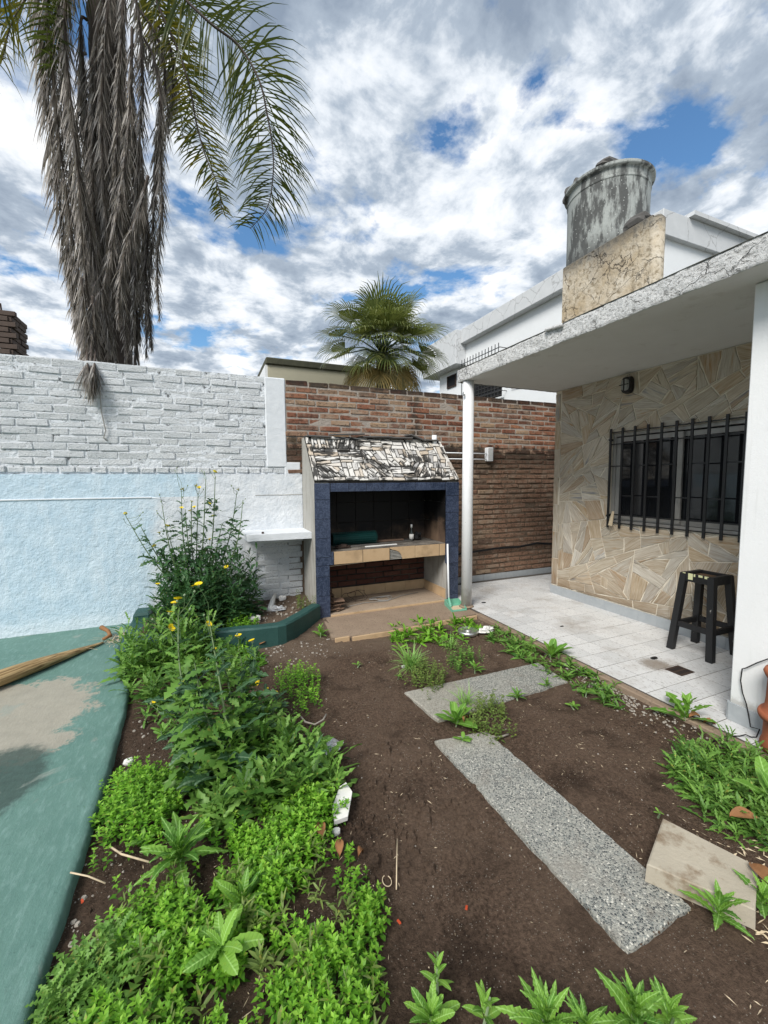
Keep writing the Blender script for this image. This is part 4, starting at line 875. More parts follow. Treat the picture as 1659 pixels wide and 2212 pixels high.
part('glass', oval(0.040, 0.060, -0.045, -0.075, 'lamp_glass', 'glass'), lp, False)
m = MB(); m.box((-0.080, -0.006, -0.07), (-0.074, 0.006, 0.07)); m.box((-0.079, -0.05, -0.004), (-0.073, 0.05, 0.004)); part('guard', m.mesh('guard', 'metal_black'), lp, False)
# porch post
post = thing('porch_post', 'round white metal post holding up the roof corner', 'post', (2.665, 3.91, 0))
m = MB(); m.lathe([(0.060, 0), (0.060, 2.53)], 24); part('shaft', m.mesh('shaft', 'post_paint', True), post, False)
m = MB(); m.tube([(-0.058, -0.02, 2.375), (-0.085, -0.03, 2.375)], [0.006, 0.006], 8); m.tube([(-0.085, -0.03, 2.375), (-0.089, -0.03, 2.375)], [0.022, 0.018], 10); part('hook', m.mesh('hook', 'alu'), post, False)
part('base_mortar', (lambda m: m.lathe([(0.085, 0.0), (0.075, 0.012), (0.06, 0.018)], 18).mesh('base_mortar', 'apron_concrete', True))(MB()), post, False)

# water tank on its base behind the roof edge
tank = thing('water_tank', 'round weathered fibre cement water tank on the roof', 'water tank', (4.64, 3.87, 4.0))
prof = [(0.446, 0.0), (0.450, 0.02), (0.450, 0.5), (0.452, 0.84), (0.460, 0.85), (0.460, 0.868), (0.453, 0.878), (0.455, 0.955), (0.488, 0.962), (0.492, 0.985), (0.480, 0.995), (0.40, 1.004), (0.1, 1.015)]
m = MB(); m.lathe(prof, 48); part('body', m.mesh('body', 'fibre_cement'), tank, False)
m = MB(); m.lathe([(0.489, 0.958), (0.495, 0.966), (0.495, 0.990), (0.487, 0.998), (0.3, 1.008), (0.1, 1.018)], 48); part('lid', m.mesh('lid', 'fibre_cement'), tank, False)
tb = thing('tank_base', 'cream plaster tank base wall with black cracks above the roof', 'wall', (4.16, 3.4, 2.66))
def warpbox(a, b, n, amp, mat, name):
    m = MB(); m.cbox(a, b, 0.012); return m.mesh(name, mat)
part('face_wall', warpbox((4.10, 2.90, 2.659), (4.24, 4.03, 4.035), 8, 0.01, 'tank_base_plaster', 'face_wall'), tb)
m = MB(); m.tube([(4.17, 2.905, 2.659), (4.17, 2.905, 3.99), (4.17, 2.91, 4.02)], [0.074, 0.074, 0.05], 14); part('corner_post', m.mesh('corner_post', 'tank_base_plaster', True), tb)
part('pedestal', box((4.50, 3.45, 2.659), (5.05, 4.30, 3.998), 'tank_base_plaster'), tb)
rk = random.Random(31)
def rock(name, label, c, s, mat, seed, cat='stone', group=None, n=2, rz=0.0):
    bm_ = mnoise; r_ = random.Random(seed); m = MB()
    V = []; F = []; nu, nv = 9, 6
    for j in range(nv + 1):
        th = math.pi * j / nv
        for i in range(nu):
            ph = 2 * math.pi * i / nu; d = Vector((math.sin(th) * math.cos(ph), math.sin(th) * math.sin(ph), math.cos(th)))
            k = 1 + 0.28 * mnoise.noise(d * 1.7 + Vector((seed * 3.1, 0, 0))); d = Vector([math.copysign(abs(q) ** 0.7, q) for q in d])
            V.append((d.x * s[0] * k, d.y * s[1] * k, d.z * s[2] * k))
    for j in range(nv):
        for i in range(nu): F.append((j * nu + i, (j + 1) * nu + i, (j + 1) * nu + (i + 1) % nu, j * nu + (i + 1) % nu))
    o = tag(link(name, make_mesh(name, V, F, mat)), label, cat, group); o.location = c; o.rotation_euler = (0, 0, rz); return o
for k, (lab, c, s) in enumerate((('largest grey rubble stone on the water tank lid', (4.36, 3.64, 5.03), (0.16, 0.10, 0.045)), ('tall pointed stone at the left rim of the water tank', (4.32, 4.05, 5.04), (0.06, 0.05, 0.10)), ('small stone second from left on water tank rim', (4.29, 4.13, 5.03), (0.06, 0.05, 0.06)), ('leftmost dark stone on the water tank rim', (4.33, 4.21, 5.00), (0.05, 0.05, 0.05)))):
    rock('rubble_stone', lab, c, s, 'grey_slate', k + 3)
rock('rubble_stone', 'dark square rubble stone lying on the tank base wall', (4.17, 3.12, 4.085), (0.07, 0.13, 0.065), 'grey_slate', 12)

# ------------------------------------------------------------------ beyond the wall
nb = thing('neighbour_building', 'white neighbouring building with deep roof fascia and grilled window', 'building', (9, 9, 0))
part('wall', box((8.0, 5.39, -0.2), (13.5, 13.6, 5.95), 'neighbour_white'), nb)
part('roof_parapet', box((7.78, 5.30, 5.90), (13.6, 11.9, 6.345), 'neighbour_fascia', 0.01), nb)
part('balcony_parapet', box((7.60, 11.90, 5.25), (13.4, 14.2, 6.345), 'neighbour_fascia', 0.01), nb)
part('end_parapet', box((8.5, 5.20, 6.345), (13.7, 5.9, 6.42), 'neighbour_fascia'), nb)
nw = part('window', box((7.985, 9.95, 3.85), (7.998, 11.6, 5.05), 'dark_room'), nb)
part('frame', rect_frame(7.95, 7.99, 9.92, 11.63, 3.82, 5.08, 0.05, 'neighbour_white'), nw)
for k in range(10): part('slat', box((7.965, 10.0, 3.92 + k * 0.115), (7.98, 11.57, 3.93 + k * 0.115), 'grey_slate'), nw)
sw = part('window', box((7.985, 12.5, 4.72), (7.998, 13.0, 5.06), 'dark_room'), nb)
part('frame', rect_frame(7.96, 7.99, 12.46, 13.04, 4.68, 5.10, 0.04, 'rust_metal'), sw)
m = MB(); m.lathe([(0.07, 0), (0.07, 0.02)], 14); part('vent', m.mesh('vent', 'dark_room'), nb, True, (7.99, 11.95, 5.02), (0, -math.pi / 2, 0))
ng = part('window_grille', box((7.72, 9.80, 5.18), (7.735, 11.78, 5.20), 'metal_black'), nb)
part('rail', box((7.72, 9.80, 3.98), (7.735, 11.78, 4.0), 'metal_black'), ng); part('rail', box((7.72, 9.80, 5.02), (7.735, 11.78, 5.04), 'metal_black'), ng)
for k in range(13): part('bar', box((7.716, 9.86 + k * 0.155, 3.86), (7.732, 9.876 + k * 0.155, 5.32), 'metal_black'), ng)
m = MB(); m.tube([(7.73, 9.82, 5.19), (8.0, 9.82, 5.19)], 0.01, 6); m.tube([(7.73, 9.82, 3.99), (8.0, 9.82, 3.99)], 0.01, 6); part('bracket', m.mesh('bracket', 'metal_black'), ng)
m = MB(); m.tube([(7.97, 9.6, 4.0), (7.97, 8.0, 3.9), (7.97, 6.2, 3.85)], 0.008, 5); part('cable', m.mesh('cable', 'grey_cable'), nb)
m = MB(); m.box((7.6, 7.0, 3.3), (7.99, 7.5, 3.42)); part('air_unit', m.mesh('air_unit', 'white_metal'), nb)

lowb = thing('low_building', 'low cream building with mossy coping beyond the brick wall', 'building', (3.2, 10.5, 0))
part('wall', box((1.20, 9.0, -0.2), (3.6, 12.0, 3.84), 'cream_wall'), lowb)
part('coping', box((1.16, 8.95, 3.842), (3.66, 12.1, 3.985), 'mossy_coping', 0.02), lowb)
part('side_render', box((1.15, 9.02, 2.0), (1.198, 12.0, 3.84), 'neighbour_white'), lowb)

SX = -0.16
stack = thing('brick_chimney', 'dark brick chimney stack beyond white wall at far left', 'chimney', (-2.55, 7.4, 0))
part('core', box((-3.0 + SX, 7.02, -0.2), (-2.18 + SX, 7.52, 3.60), 'grey_mortar'), stack)
part('mortar_skirt', box((-3.1 + SX, 6.985, 2.6), (-2.24 + SX, 7.45, 3.24), 'stained_cement', 0.03), stack)
cs = [box((-0.115, -0.03, -0.030), (0.115, 0.03, 0.030), 'stack_brick', 0.004), box((-0.03, -0.115, -0.030), (0.03, 0.115, 0.030), 'stack_brick', 0.004)]
for j in range(8):
    z = 3.14 + j * 0.07
    for i in range(4): part('brick', cs[0], stack, True, (-2.96 + SX + i * 0.235 + (j % 2) * 0.08 - 0.03, 7.01 + rnd.uniform(-0.004, 0.004), z))
    for i in range(2): part('brick', cs[1], stack, True, (-2.172 + SX + rnd.uniform(-0.004, 0.012), 7.11 + i * 0.24 + (j % 2) * 0.06, z + 0.002))
m = MB(); m.tube([(-2.34 + SX, 7.35, 3.55), (-2.36 + SX, 7.35, 3.86)], 0.012, 6); part('rod', m.mesh('rod', 'rust_metal'), stack)

# ================================================================== OBJECTS
def hgt(x, y): return soil_h(x, y)
# planter kerb, raised block and its soil
kerb = thing('planter_kerb', 'dark green painted concrete kerb curving round the corner planter', 'kerb', (0.2, 3.8, 0))
def sweep_wall(path, w, h, z0, mat, name):
    V = []; F = []; k = len(path)
    for i, (x, y) in enumerate(path):
        a = Vector(path[max(i - 1, 0)]); b = Vector(path[min(i + 1, k - 1)]); tg = (b - a).normalized(); n = Vector((-tg.y, tg.x))
        j = 0.004 * mnoise.noise(Vector((x * 9, y * 9, 0)))
        for d, z in ((0.0, z0), (0.0 + j, h - 0.015), (0.014 + j, h + j), (w - 0.014, h + j), (w, h - 0.015), (w, z0)): V.append((x + n.x * d, y + n.y * d, z))
    for i in range(k - 1):
        for j in range(5): F.append((i * 6 + j, (i + 1) * 6 + j, (i + 1) * 6 + j + 1, i * 6 + j + 1))
    F.append((0, 1, 2, 3, 4, 5)); F.append(tuple((k - 1) * 6 + q for q in (5, 4, 3, 2, 1, 0)))
    return make_mesh(name, V, [tuple(reversed(f)) for f in F], mat)
path = []
ctrl = [(-0.62, 3.84), (-0.35, 3.80), (0.0, 3.77), (0.32, 3.72), (0.52, 3.71), (0.60, 3.73), (0.68, 3.80), (0.85, 3.98), (1.03, 4.19)]
for (a, b), (c, d) in zip(ctrl, ctrl[1:]):
    for q in range(8): path.append((a + (c - a) * q / 8, b + (d - b) * q / 8))
path.append(ctrl[-1])
part('curved_wall', sweep_wall(path, 0.11, 0.150, -0.12, 'green_kerb', 'curved_wall'), kerb)
m = MB(); m.cbox((-0.76, 3.87, -0.02), (-0.60, 4.83, 0.085), 0.02, 0.004, rnd); m.cbox((-0.74, 4.60, 0.06), (-0.585, 4.832, 0.15), 0.02, 0.004, rnd); part('raised_block', m.mesh('raised_block', 'green_kerb'), kerb)
V = []; xs = np.arange(-0.62, 1.01, 0.03); ys = np.arange(3.76, 4.86, 0.03); nx = len(xs)
def kerb_y(x):
    for (a, b), (c, d) in zip(ctrl, ctrl[1:]):
        if a <= x <= c: return b + (d - b) * (x - a) / (c - a)
    return 4.19
for y in ys:
    for x in xs: V.append((x, y, 0.085 + 0.03 * fbm(x, y, 3.0) + 0.012 * fbm(x, y, 14) - (0.25 if y < kerb_y(x) + 0.06 else 0)))
F = [(j * nx + i, j * nx + i + 1, (j + 1) * nx + i + 1, (j + 1) * nx + i) for j in range(len(ys) - 1) for i in range(nx - 1) if min(V[j * nx + i][2], V[j * nx + i + 1][2], V[(j + 1) * nx + i][2], V[(j + 1) * nx + i + 1][2]) > 0.0]
struct('planter_soil', make_mesh('planter_soil', V, F, 'soil', True))

# pebble-faced stepping slabs
def stepping(name, label, pts, top, th, seed):
    r_ = random.Random(seed); out = []
    for i in range(len(pts)):
        a = pts[i]; b = pts[(i + 1) % len(pts)]; n = max(3, int(math.hypot(b[0] - a[0], b[1] - a[1]) / 0.03))
        for j in range(n):
            s_ = j / n; out.append((a[0] + (b[0] - a[0]) * s_ + r_.gauss(0, 0.0022), a[1] + (b[1] - a[1]) * s_ + r_.gauss(0, 0.0022)))
    c = centroid(out); k = len(out)
    V = [(q[0], q[1], top - th) for q in out] + [(q[0], q[1], top - 0.006) for q in out] + [(c[0] + (q[0] - c[0]) * 0.985, c[1] + (q[1] - c[1]) * 0.985, top) for q in out]
    F = [(i, (i + 1) % k, k + (i + 1) % k, k + i) for i in range(k)] + [(k + i, k + (i + 1) % k, 2 * k + (i + 1) % k, 2 * k + i) for i in range(k)] + [tuple(range(2 * k, 3 * k))]
    return tag(link(name, make_mesh(name, V, F, 'pebble_slab')), label, 'paving slab', 'pebble slabs set in the soil')
P = [(1.130,1.969,-0.038),(1.460,1.926,-0.038),(1.488,0.810,-0.038),(1.165,0.802,-0.038)]
stepping('paving_slab', 'long speckled pebble slab running toward the viewer through bare soil', [q[:2] for q in (P[3], P[2], P[1], P[0])], -0.034, 0.06, 1)
P = [(1.210,2.519,-0.038),(2.408,2.509,-0.038),(2.379,2.185,-0.038),(1.251,2.135,-0.038)]
stepping('paving_slab', 'speckled pebble slab lying crosswise near the patio, weeds on its near edge', [q[:2] for q in (P[3], P[2], P[1], P[0])], -0.034, 0.06, 2)
# tilted concrete block
tp = [(1.431,0.930,0.035), (1.604,0.683,0.030), (1.801,0.769,0.030), (1.694,1.043,0.035)]
V = [Vector(q) for q in tp]; nrm = Vector((0.0, 0.0, 1.0)); cen = sum(V, Vector()) / 4
bot = [q + Vector((0, 0, -0.065)) + (q - cen) * 0.02 for q in V]; topi = [cen + (q - cen) * 0.965 + Vector((0, 0, 0.003)) for q in V]
m = MB(); m.add(bot + V + topi, [(0, 1, 5, 4), (1, 2, 6, 5), (2, 3, 7, 6), (3, 0, 4, 7), (4, 5, 9, 8), (5, 6, 10, 9), (6, 7, 11, 10), (7, 4, 8, 11), (8, 9, 10, 11), (3, 2, 1, 0)])
tag(link('concrete_block', m.mesh('concrete_block', 'slab_concrete')), 'loose tan concrete block lying on the soil beside the long slab', 'block')
# bar stool
st_ = thing('bar_stool', 'black wooden bar stool with paint drips beside the white end wall', 'stool', (3.755, 2.065, 0))
ZT = 0.665
def leg_mesh(sx_, sy_):
    b = Vector((sx_ * 0.165, sy_ * 0.152, 0)); tpt = Vector((sx_ * 0.108, sy_ * 0.104, ZT - 0.005)); h = 0.024; V = []
    for c in (b, tpt):
        for dx, dy in ((-h, -h), (h, -h), (h, h), (-h, h)): V.append(c + Vector((dx, dy, 0)))
    m = MB(); m.add(V, [(3, 2, 1, 0), (4, 5, 6, 7), (0, 1, 5, 4), (1, 2, 6, 5), (2, 3, 7, 6), (3, 0, 4, 7)]); return m
for sx_ in (-1, 1):
    for sy_ in (-1, 1): part('leg', leg_mesh(sx_, sy_).mesh('leg', 'stool_worn'), st_, False)
def at_h(z): f_ = z / ZT; return 0.165 + (0.108 - 0.165) * f_, 0.152 + (0.104 - 0.152) * f_
ax_, ay_ = at_h(0.225)
for sy_ in (-1, 1): part('rung', box((-ax_ + 0.024, sy_ * ay_ - 0.012, 0.200), (ax_ - 0.024, sy_ * ay_ + 0.012, 0.245), 'stool_black', 0.002), st_, False)
for sx_ in (-1, 1): part('rung', box((sx_ * ax_ - 0.012, -ay_ + 0.024, 0.206), (sx_ * ax_ + 0.012, ay_ - 0.024, 0.251), 'stool_black', 0.002), st_, False)
ax_, ay_ = at_h(0.62)
for sy_ in (-1, 1): part('seat_rail', box((-ax_ - 0.018, sy_ * ay_ - 0.018, 0.595), (ax_ + 0.018, sy_ * ay_ + 0.018, ZT), 'stool_black', 0.003), st_, False)
for sx_ in (-1, 1): part('seat_rail', box((sx_ * ax_ - 0.0175, -ay_ + 0.019, 0.597), (sx_ * ax_ + 0.0175, ay_ - 0.019, ZT - 0.002), 'stool_black', 0.003), st_, False)
part('seat_board', box((-ax_ + 0.01, -ay_ + 0.01, 0.628), (ax_ - 0.01, ay_ - 0.01, 0.640), 'stool_seat', 0.001), st_, False)
m = MB()
for y, w, d in ((0.095, 0.022, 0.028), (0.045, 0.035, 0.05), (0.015, 0.012, 0.02), (-0.03, 0.03, 0.016), (-0.075, 0.03, 0.02)): m.box((-ax_ - 0.0195, y - w / 2, ZT - d), (-ax_ - 0.0178, y + w / 2, ZT + 0.001))
part('paint_drip', m.mesh('paint_drip', 'paint_drip'), st_, False)
# floor drain
dr = thing('floor_drain', 'small dark metal drain grate set in the patio tiles', 'drain', (3.22, 1.915, 0))
part('frame', rect_frame(0, 0.001, 0, 0, 0, 0, 0, 'rust_metal') if False else box((-0.078, -0.062, 0.0008), (0.078, 0.062, 0.004), 'rust_metal'), dr, False)
for r_ in (-1, 1):
    for k in range(8): part('slot', box((-0.058 + k * 0.0155, r_ * 0.026 - 0.017, 0.0041), (-0.050 + k * 0.0155, r_ * 0.026 + 0.017, 0.0046), 'dark_room'), dr, False)
# dustpan
dp = thing('dustpan', 'mint green plastic dustpan with long handle leaning by the post', 'dustpan', (2.545, 3.965, -0.012), 0.0)
m = MB(); ou = [(-0.125, -0.14), (0.055, -0.155), (0.115, 0.10), (-0.06, 0.125)]; t_ = 0.006
m.prism(ou, 'z', 0.002, 0.008); part('tray', m.mesh('tray', 'dustpan_green'), dp, False)
for a, b, h0, h1 in ((ou[1], ou[2], 0.03, 0.065), (ou[2], ou[3], 0.065, 0.065), (ou[3], ou[0], 0.065, 0.03)):
    A, B = Vector((*a, 0)), Vector((*b, 0)); n = (B - A).normalized().cross(Vector((0, 0, 1))) * 0.003
    m = MB(); m.add([A - n, B - n, B + n, A + n, A - n + Vector((0, 0, h0)), B - n + Vector((0, 0, h1)), B + n + Vector((0, 0, h1)), A + n + Vector((0, 0, h0))], [(3, 2, 1, 0), (4, 5, 6, 7), (0, 1, 5, 4), (1, 2, 6, 5), (2, 3, 7, 6), (3, 0, 4, 7)]); part('rim', m.mesh('rim', 'dustpan_green'), dp, False)
m = MB(); m.tube([(-0.052, 0.0, 0.01), (-0.045, 0.06, 0.10)], [0.016, 0.012], 8); part('socket', m.mesh('socket', 'dustpan_green'), dp, False)
m = MB(); m.tube([(-0.045, 0.06, 0.09), (0.030, 0.215, 0.70)], [0.011, 0.011], 10); part('handle', m.mesh('handle', 'white_metal', True), dp, False)
m = MB(); m.add([(-0.09, -0.10, 0.0085), (0.03, -0.11, 0.0085), (0.08, 0.02, 0.0085), (-0.04, 0.03, 0.0085)], [(0, 1, 2, 3)]); part('dust', m.mesh('dust', 'straw'), dp, False)
# aluminium lid and crumpled bag in the weeds
lid = thing('pot_lid', 'round dented aluminium pot lid lying among weeds near patio edge', 'lid', (2.261,3.286,-0.030))
m = MB(); m.lathe([(0.0, -0.01), (0.095, -0.01), (0.10, 0.0), (0.098, 0.022), (0.090, 0.026), (0.084, 0.018), (0.03, 0.020), (0.0, 0.021)], 28); part('disc', m.mesh('disc', 'alu', True), lid, False)
m = MB(); m.lathe([(0.035, 0.019), (0.036, 0.026), (0.02, 0.029), (0.0, 0.028)], 16); part('boss', m.mesh('boss', 'alu', True), lid, False)
def crumple(name, label, c, s, mat, seed, cat):
    V = []; F = []; nu, nv = 14, 9; c = Vector(c)
    for j in range(nv + 1):
        th = math.pi * j / nv
        for i in range(nu):
            ph = 2 * math.pi * i / nu; d = Vector((math.sin(th) * math.cos(ph), math.sin(th) * math.sin(ph), math.cos(th))); k = 1 + 0.75 * mnoise.noise(d * 2.6 + Vector((seed, 0, 0)))
            V.append((d.x * s[0] * k, d.y * s[1] * k, max(-0.01, d.z * s[2] * k)))
    for j in range(nv):
        for i in range(nu): F.append((j * nu + i, (j + 1) * nu + i, (j + 1) * nu + (i + 1) % nu, j * nu + (i + 1) % nu))
    o = tag(link(name, make_mesh(name, V, F, mat)), label, cat); o.location = c; return o
crumple('plastic_scrap', 'crumpled pale plastic scrap beside the aluminium pot lid', (2.435,3.235,-0.020), (0.075, 0.045, 0.035), 'white_chip', 5, 'litter')
crumple('foil_scrap', 'crumpled silver foil scrap on the soil right of the tall thistle', (0.576,2.142,-0.030), (0.05, 0.05, 0.022), 'foil', 9, 'litter')
crumple('plastic_bottle', 'crushed clear plastic bottle lying inside the planter', (0.607,4.360,0.100), (0.075, 0.05, 0.03), 'foil', 3, 'bottle')
m = MB(); m.tube([(0.528,4.327,0.110), (0.587,4.549,0.130), (0.652,4.801,0.140)], [0.028, 0.026, 0.020], 12); tag(link('pipe_offcut', m.mesh('pipe_offcut', 'white_chip', True)), 'short grey pipe offcut sticking out of the planter soil', 'pipe')
# broken plaster shard and rubble
shp = [(0, 0), (0.05, -0.035), (0.16, 0.02), (0.185, 0.075), (0.15, 0.085), (0.05, 0.05)]
m = MB(); m.prism(shp, 'z', 0.0, 0.022); o = tag(link('plaster_shard', m.mesh('plaster_shard', 'white_chip')), 'white curved plaster shard beside the green ground cover', 'shard'); o.location = (0.444,1.628,-0.035); o.rotation_euler = (0.12, -0.1, 0.62)
for k, (lab, q, s) in enumerate((('small white stone just below the plaster shard', (0.445,1.600,-0.040), (0.018, 0.015, 0.012)), ('pale rubble stone by the bottle in the planter', (0.723,4.719,0.110), (0.045, 0.035, 0.028)), ('white rubble chunk at the planter kerb beside weeds', (0.359,4.102,0.120), (0.06, 0.04, 0.025)), ('white stone in soil between path and left patch', (-0.446,2.445,-0.030), (0.025, 0.02, 0.015)), ('pale stone near the second stepping slab weeds', (1.371,2.870,-0.030), (0.018, 0.016, 0.01)))):
    rock('stone', lab, q, s, 'white_chip', 40 + k)
# palm spathe on the path
sp = thing('palm_spathe', 'long ribbed brown palm spathe lying on the green path', 'palm spathe', (0, 0, 0))
A, B = Vector((-0.925, 4.30, 0.05)), Vector((-1.78, 3.30, 0.045)); d = (B - A).normalized(); s_ = d.cross(Vector((0, 0, 1)))
L_ = (B - A).length; V = []; F = []; n = 28; q_ = 14
for i in range(n + 1):
    f_ = i / n; w = 0.012 + 0.072 * math.sin(min(1, f_ * 1.25) * math.pi * 0.62) ** 1.2 * (1 - 0.4 * max(0, f_ - 0.7) / 0.3); bend = 0.02 * math.sin(f_ * math.pi)
    for j in range(q_):
        a = 2 * math.pi * j / q_; V.append((f_ * L_, math.cos(a) * w * (1 + 0.04 * (j % 2)) + bend, math.sin(a) * w * 0.62 + w * 0.62 - 0.045))
for i in range(n):
    for j in range(q_): F.append((i * q_ + j, i * q_ + (j + 1) % q_, (i + 1) * q_ + (j + 1) % q_, (i + 1) * q_ + j))
F.append(tuple(range(q_ - 1, -1, -1)))
o = part('husk', make_mesh('husk', V, F, 'spathe_wood', True), sp, False); o.rotation_euler = (0, 0, math.atan2(d.y, d.x)); o.location = A
m = MB(); m.tube([A + Vector((0, 0, -0.01)), A + Vector((0.045, 0.05, 0.0)), A + Vector((0.02, 0.10, 0.03)), A + Vector((-0.05, 0.20, 0.04))], [0.014, 0.018, 0.016, 0.022], 8); part('stalk', m.mesh('stalk', 'dry_leaf', True), sp, False)
V = []; F = []
for k in range(70):
    c = A + Vector((0.08 + rnd.gauss(0, 0.05), 0.06 + rnd.gauss(0, 0.09), -0.045 + abs(rnd.gauss(0, 0.02)))); a = rnd.uniform(0, 6.3); l = rnd.uniform(0.04, 0.13); e = Vector((math.cos(a), math.sin(a), rnd.uniform(-0.1, 0.25))) * l; w = Vector((-math.sin(a), math.cos(a), 0)) * 0.002
    k0 = len(V); V += [c - w, c + w, c + e + w, c + e - w]; F.append((k0, k0 + 1, k0 + 2, k0 + 3))
part('fibre', make_mesh('fibre', V, F, 'straw'), sp, False, kind='stuff')
# clothes drying rail on the brick wall
cr_ = thing('drying_rail', 'white wall-mounted clothes rail with two rods on the brick wall', 'drying rail', (3.2, 4.8, 1.75))
for x in (2.83, 3.625): part('bracket', box((x - 0.045, 4.765, 1.70), (x + 0.045, 4.845, 1.89), 'white_metal', 0.006), cr_)
for z, y in ((1.725, 4.79), (1.805, 4.79)):
    m = MB(); m.tube([(2.86, y, z), (3.60, y, z)], 0.008, 8); part('rod', m.mesh('rod', 'white_metal', True), cr_)
m = MB()
for k in range(5): m.box((3.585 + k * 0.016, 4.761, 1.715), (3.591 + k * 0.016, 4.766, 1.885))
part('ridge', m.mesh('ridge', 'alu'), cr_)
# hose on the brick wall
m = MB(); pts = [(2.78, 4.80, 0.40), (3.1, 4.80, 0.415), (3.372, 4.80, 0.436), (3.759, 4.80, 0.457), (4.201, 4.80, 0.452), (4.521, 4.80, 0.485), (4.894, 4.80, 0.446), (5.3, 4.80, 0.45)]; m.tube(pts, 0.016, 8)
tag(link('hose', m.mesh('hose', 'black_rubber', True)), 'black hose running along the foot of the brick wall', 'hose')
# wire against the white end wall
W_ = [(2.822,1.215,0.454),(2.822,1.271,0.404),(2.822,1.319,0.354),(2.822,1.338,0.340),(2.822,1.342,0.268),(2.822,1.329,0.199),(2.822,1.308,0.145),(2.822,1.293,0.083),(2.822,1.281,0.020)] 
W_ += [(2.78, 1.22, 0.05), (2.765, 1.225, 0.006), (2.735, 1.235, 0.008), (2.71, 1.25, 0.02), (2.69, 1.265, 0.008), (2.62, 1.30, 0.004), (2.56, 1.33, -0.03)]
m = MB(); m.tube(W_, 0.0032, 6); tag(link('wire', m.mesh('wire', 'black_rubber', True)), 'thin black wire hanging down the white end wall to the ground', 'wire')
# grey cable from the white wall top
Cb = [(-0.941,4.825,2.518),(-0.944,4.825,2.299),(-0.942,4.825,2.123),(-0.916,4.825,1.946),(-0.935,4.825,1.874),(-0.910,4.825,1.848)]
m = MB(); m.tube(Cb, 0.006, 6); tag(link('loose_cable', m.mesh('loose_cable', 'grey_cable', True)), 'grey cable dangling down the white brick wall below palm', 'cable')
# terracotta pot at the right edge
pot = thing('clay_pipe', 'ribbed terracotta clay pipe standing at the patio corner', 'clay pipe', (2.765, 1.085, 0.0))
prof = [(0.115, 0.0), (0.118, 0.03), (0.108, 0.06), (0.106, 0.15), (0.122, 0.17), (0.130, 0.19), (0.126, 0.205), (0.108, 0.215), (0.104, 0.26), (0.100, 0.38), (0.112, 0.40), (0.120, 0.42), (0.114, 0.435), (0.092, 0.44), (0.088, 0.40)]
m = MB(); m.lathe(prof, 32); part('barrel', m.mesh('barrel', 'terracotta', True), pot, False)
m = MB(); m.lathe([(0.127, 0.168), (0.1335, 0.186), (0.1335, 0.194), (0.127, 0.208)], 32); part('collar', m.mesh('collar', 'terracotta', True), pot, False)
m = MB(); m.tube([(-0.03, 0.03, 0.43), (-0.06, 0.05, 0.50), (-0.058, 0.045, 0.505)], [0.03, 0.022, 0.01], 8); part('plug', m.mesh('plug', 'pale_stone'), pot, False)
# things inside the barbecue
roll = thing('mesh_roll', 'roll of green plastic garden mesh on the barbecue hearth', 'mesh roll', (1.56, 4.62, 0.765))
V = []; F = []
m = MB()
for k in range(26):
    x = -0.27 + k * 0.0215; m.tube([(x, 0.074 * math.cos(a), 0.074 * math.sin(a)) for a in np.linspace(0, 2 * math.pi, 17)], 0.0026, 4, False)
for k in range(18):
    a = 2 * math.pi * k / 18; m.tube([(-0.27, 0.074 * math.cos(a), 0.074 * math.sin(a)), (0.27, 0.074 * math.cos(a), 0.074 * math.sin(a))], 0.0026, 4, False)
part('mesh', m.mesh('mesh', 'mesh_green'), roll, False); m = MB(); m.lathe([(0.06, -0.265), (0.06, 0.265)], 16); o = part('inner_turns', m.mesh('inner_turns', 'mesh_green'), roll, False); o.rotation_euler = (0, math.pi / 2, 0)
def bar(name, label, a, b, r_, mat, cat): m = MB(); m.tube([a, b], r_, 6); return tag(link(name, m.mesh(name, mat)), label, cat)
m = MB(); m.cbox((-0.2, -0.016, 0), (0.2, 0.016, 0.012), 0.002); o = tag(link('wood_strip', m.mesh('wood_strip', 'white_chip')), 'white painted strip lying at the front of the barbecue hearth', 'strip'); o.location = (1.80, 4.36, 0.690); o.rotation_euler = (0, 0, 0.06)
bar('metal_rod', 'long thin metal rod across the middle of the barbecue hearth', (1.45, 4.44, 0.697), (2.30, 4.56, 0.70), 0.006, 'alu', 'rod')
m = MB(); m.cbox((-0.2, -0.03, 0), (0.2, 0.03, 0.018), 0.003); o = tag(link('wood_board', m.mesh('wood_board', 'tile_shard')), 'brown board lying at the back of the barbecue hearth', 'board'); o.location = (2.03, 4.68, 0.690)
bt = thing('bottle', 'small dark bottle with white label standing in barbecue hearth', 'bottle', (2.31, 4.60, 0.689))
m = MB(); m.lathe([(0.026, 0), (0.028, 0.006), (0.028, 0.10), (0.012, 0.135), (0.011, 0.19)], 16); part('glass', m.mesh('glass', 'bottle_glass', True), bt, False)
m = MB(); m.lathe([(0.0288, 0.02), (0.0288, 0.085)], 16); part('label_band', m.mesh('label_band', 'white_chip', True), bt, False)
m = MB(); m.lathe([(0.0125, 0.165), (0.0125, 0.20), (0.004, 0.205)], 12); part('cap', m.mesh('cap', 'white_chip', True), bt, False)
crumple('charred_lump', 'charred ember lump at the left front of the hearth', (1.36, 4.40, 0.70), (0.09, 0.04, 0.03), 'rust_metal', 17, 'litter')
crumple('charred_lump', 'black charred lump behind the bottle in the hearth', (2.40, 4.62, 0.72), (0.05, 0.04, 0.07), 'dark_room', 21, 'litter')
zt = 0.0135
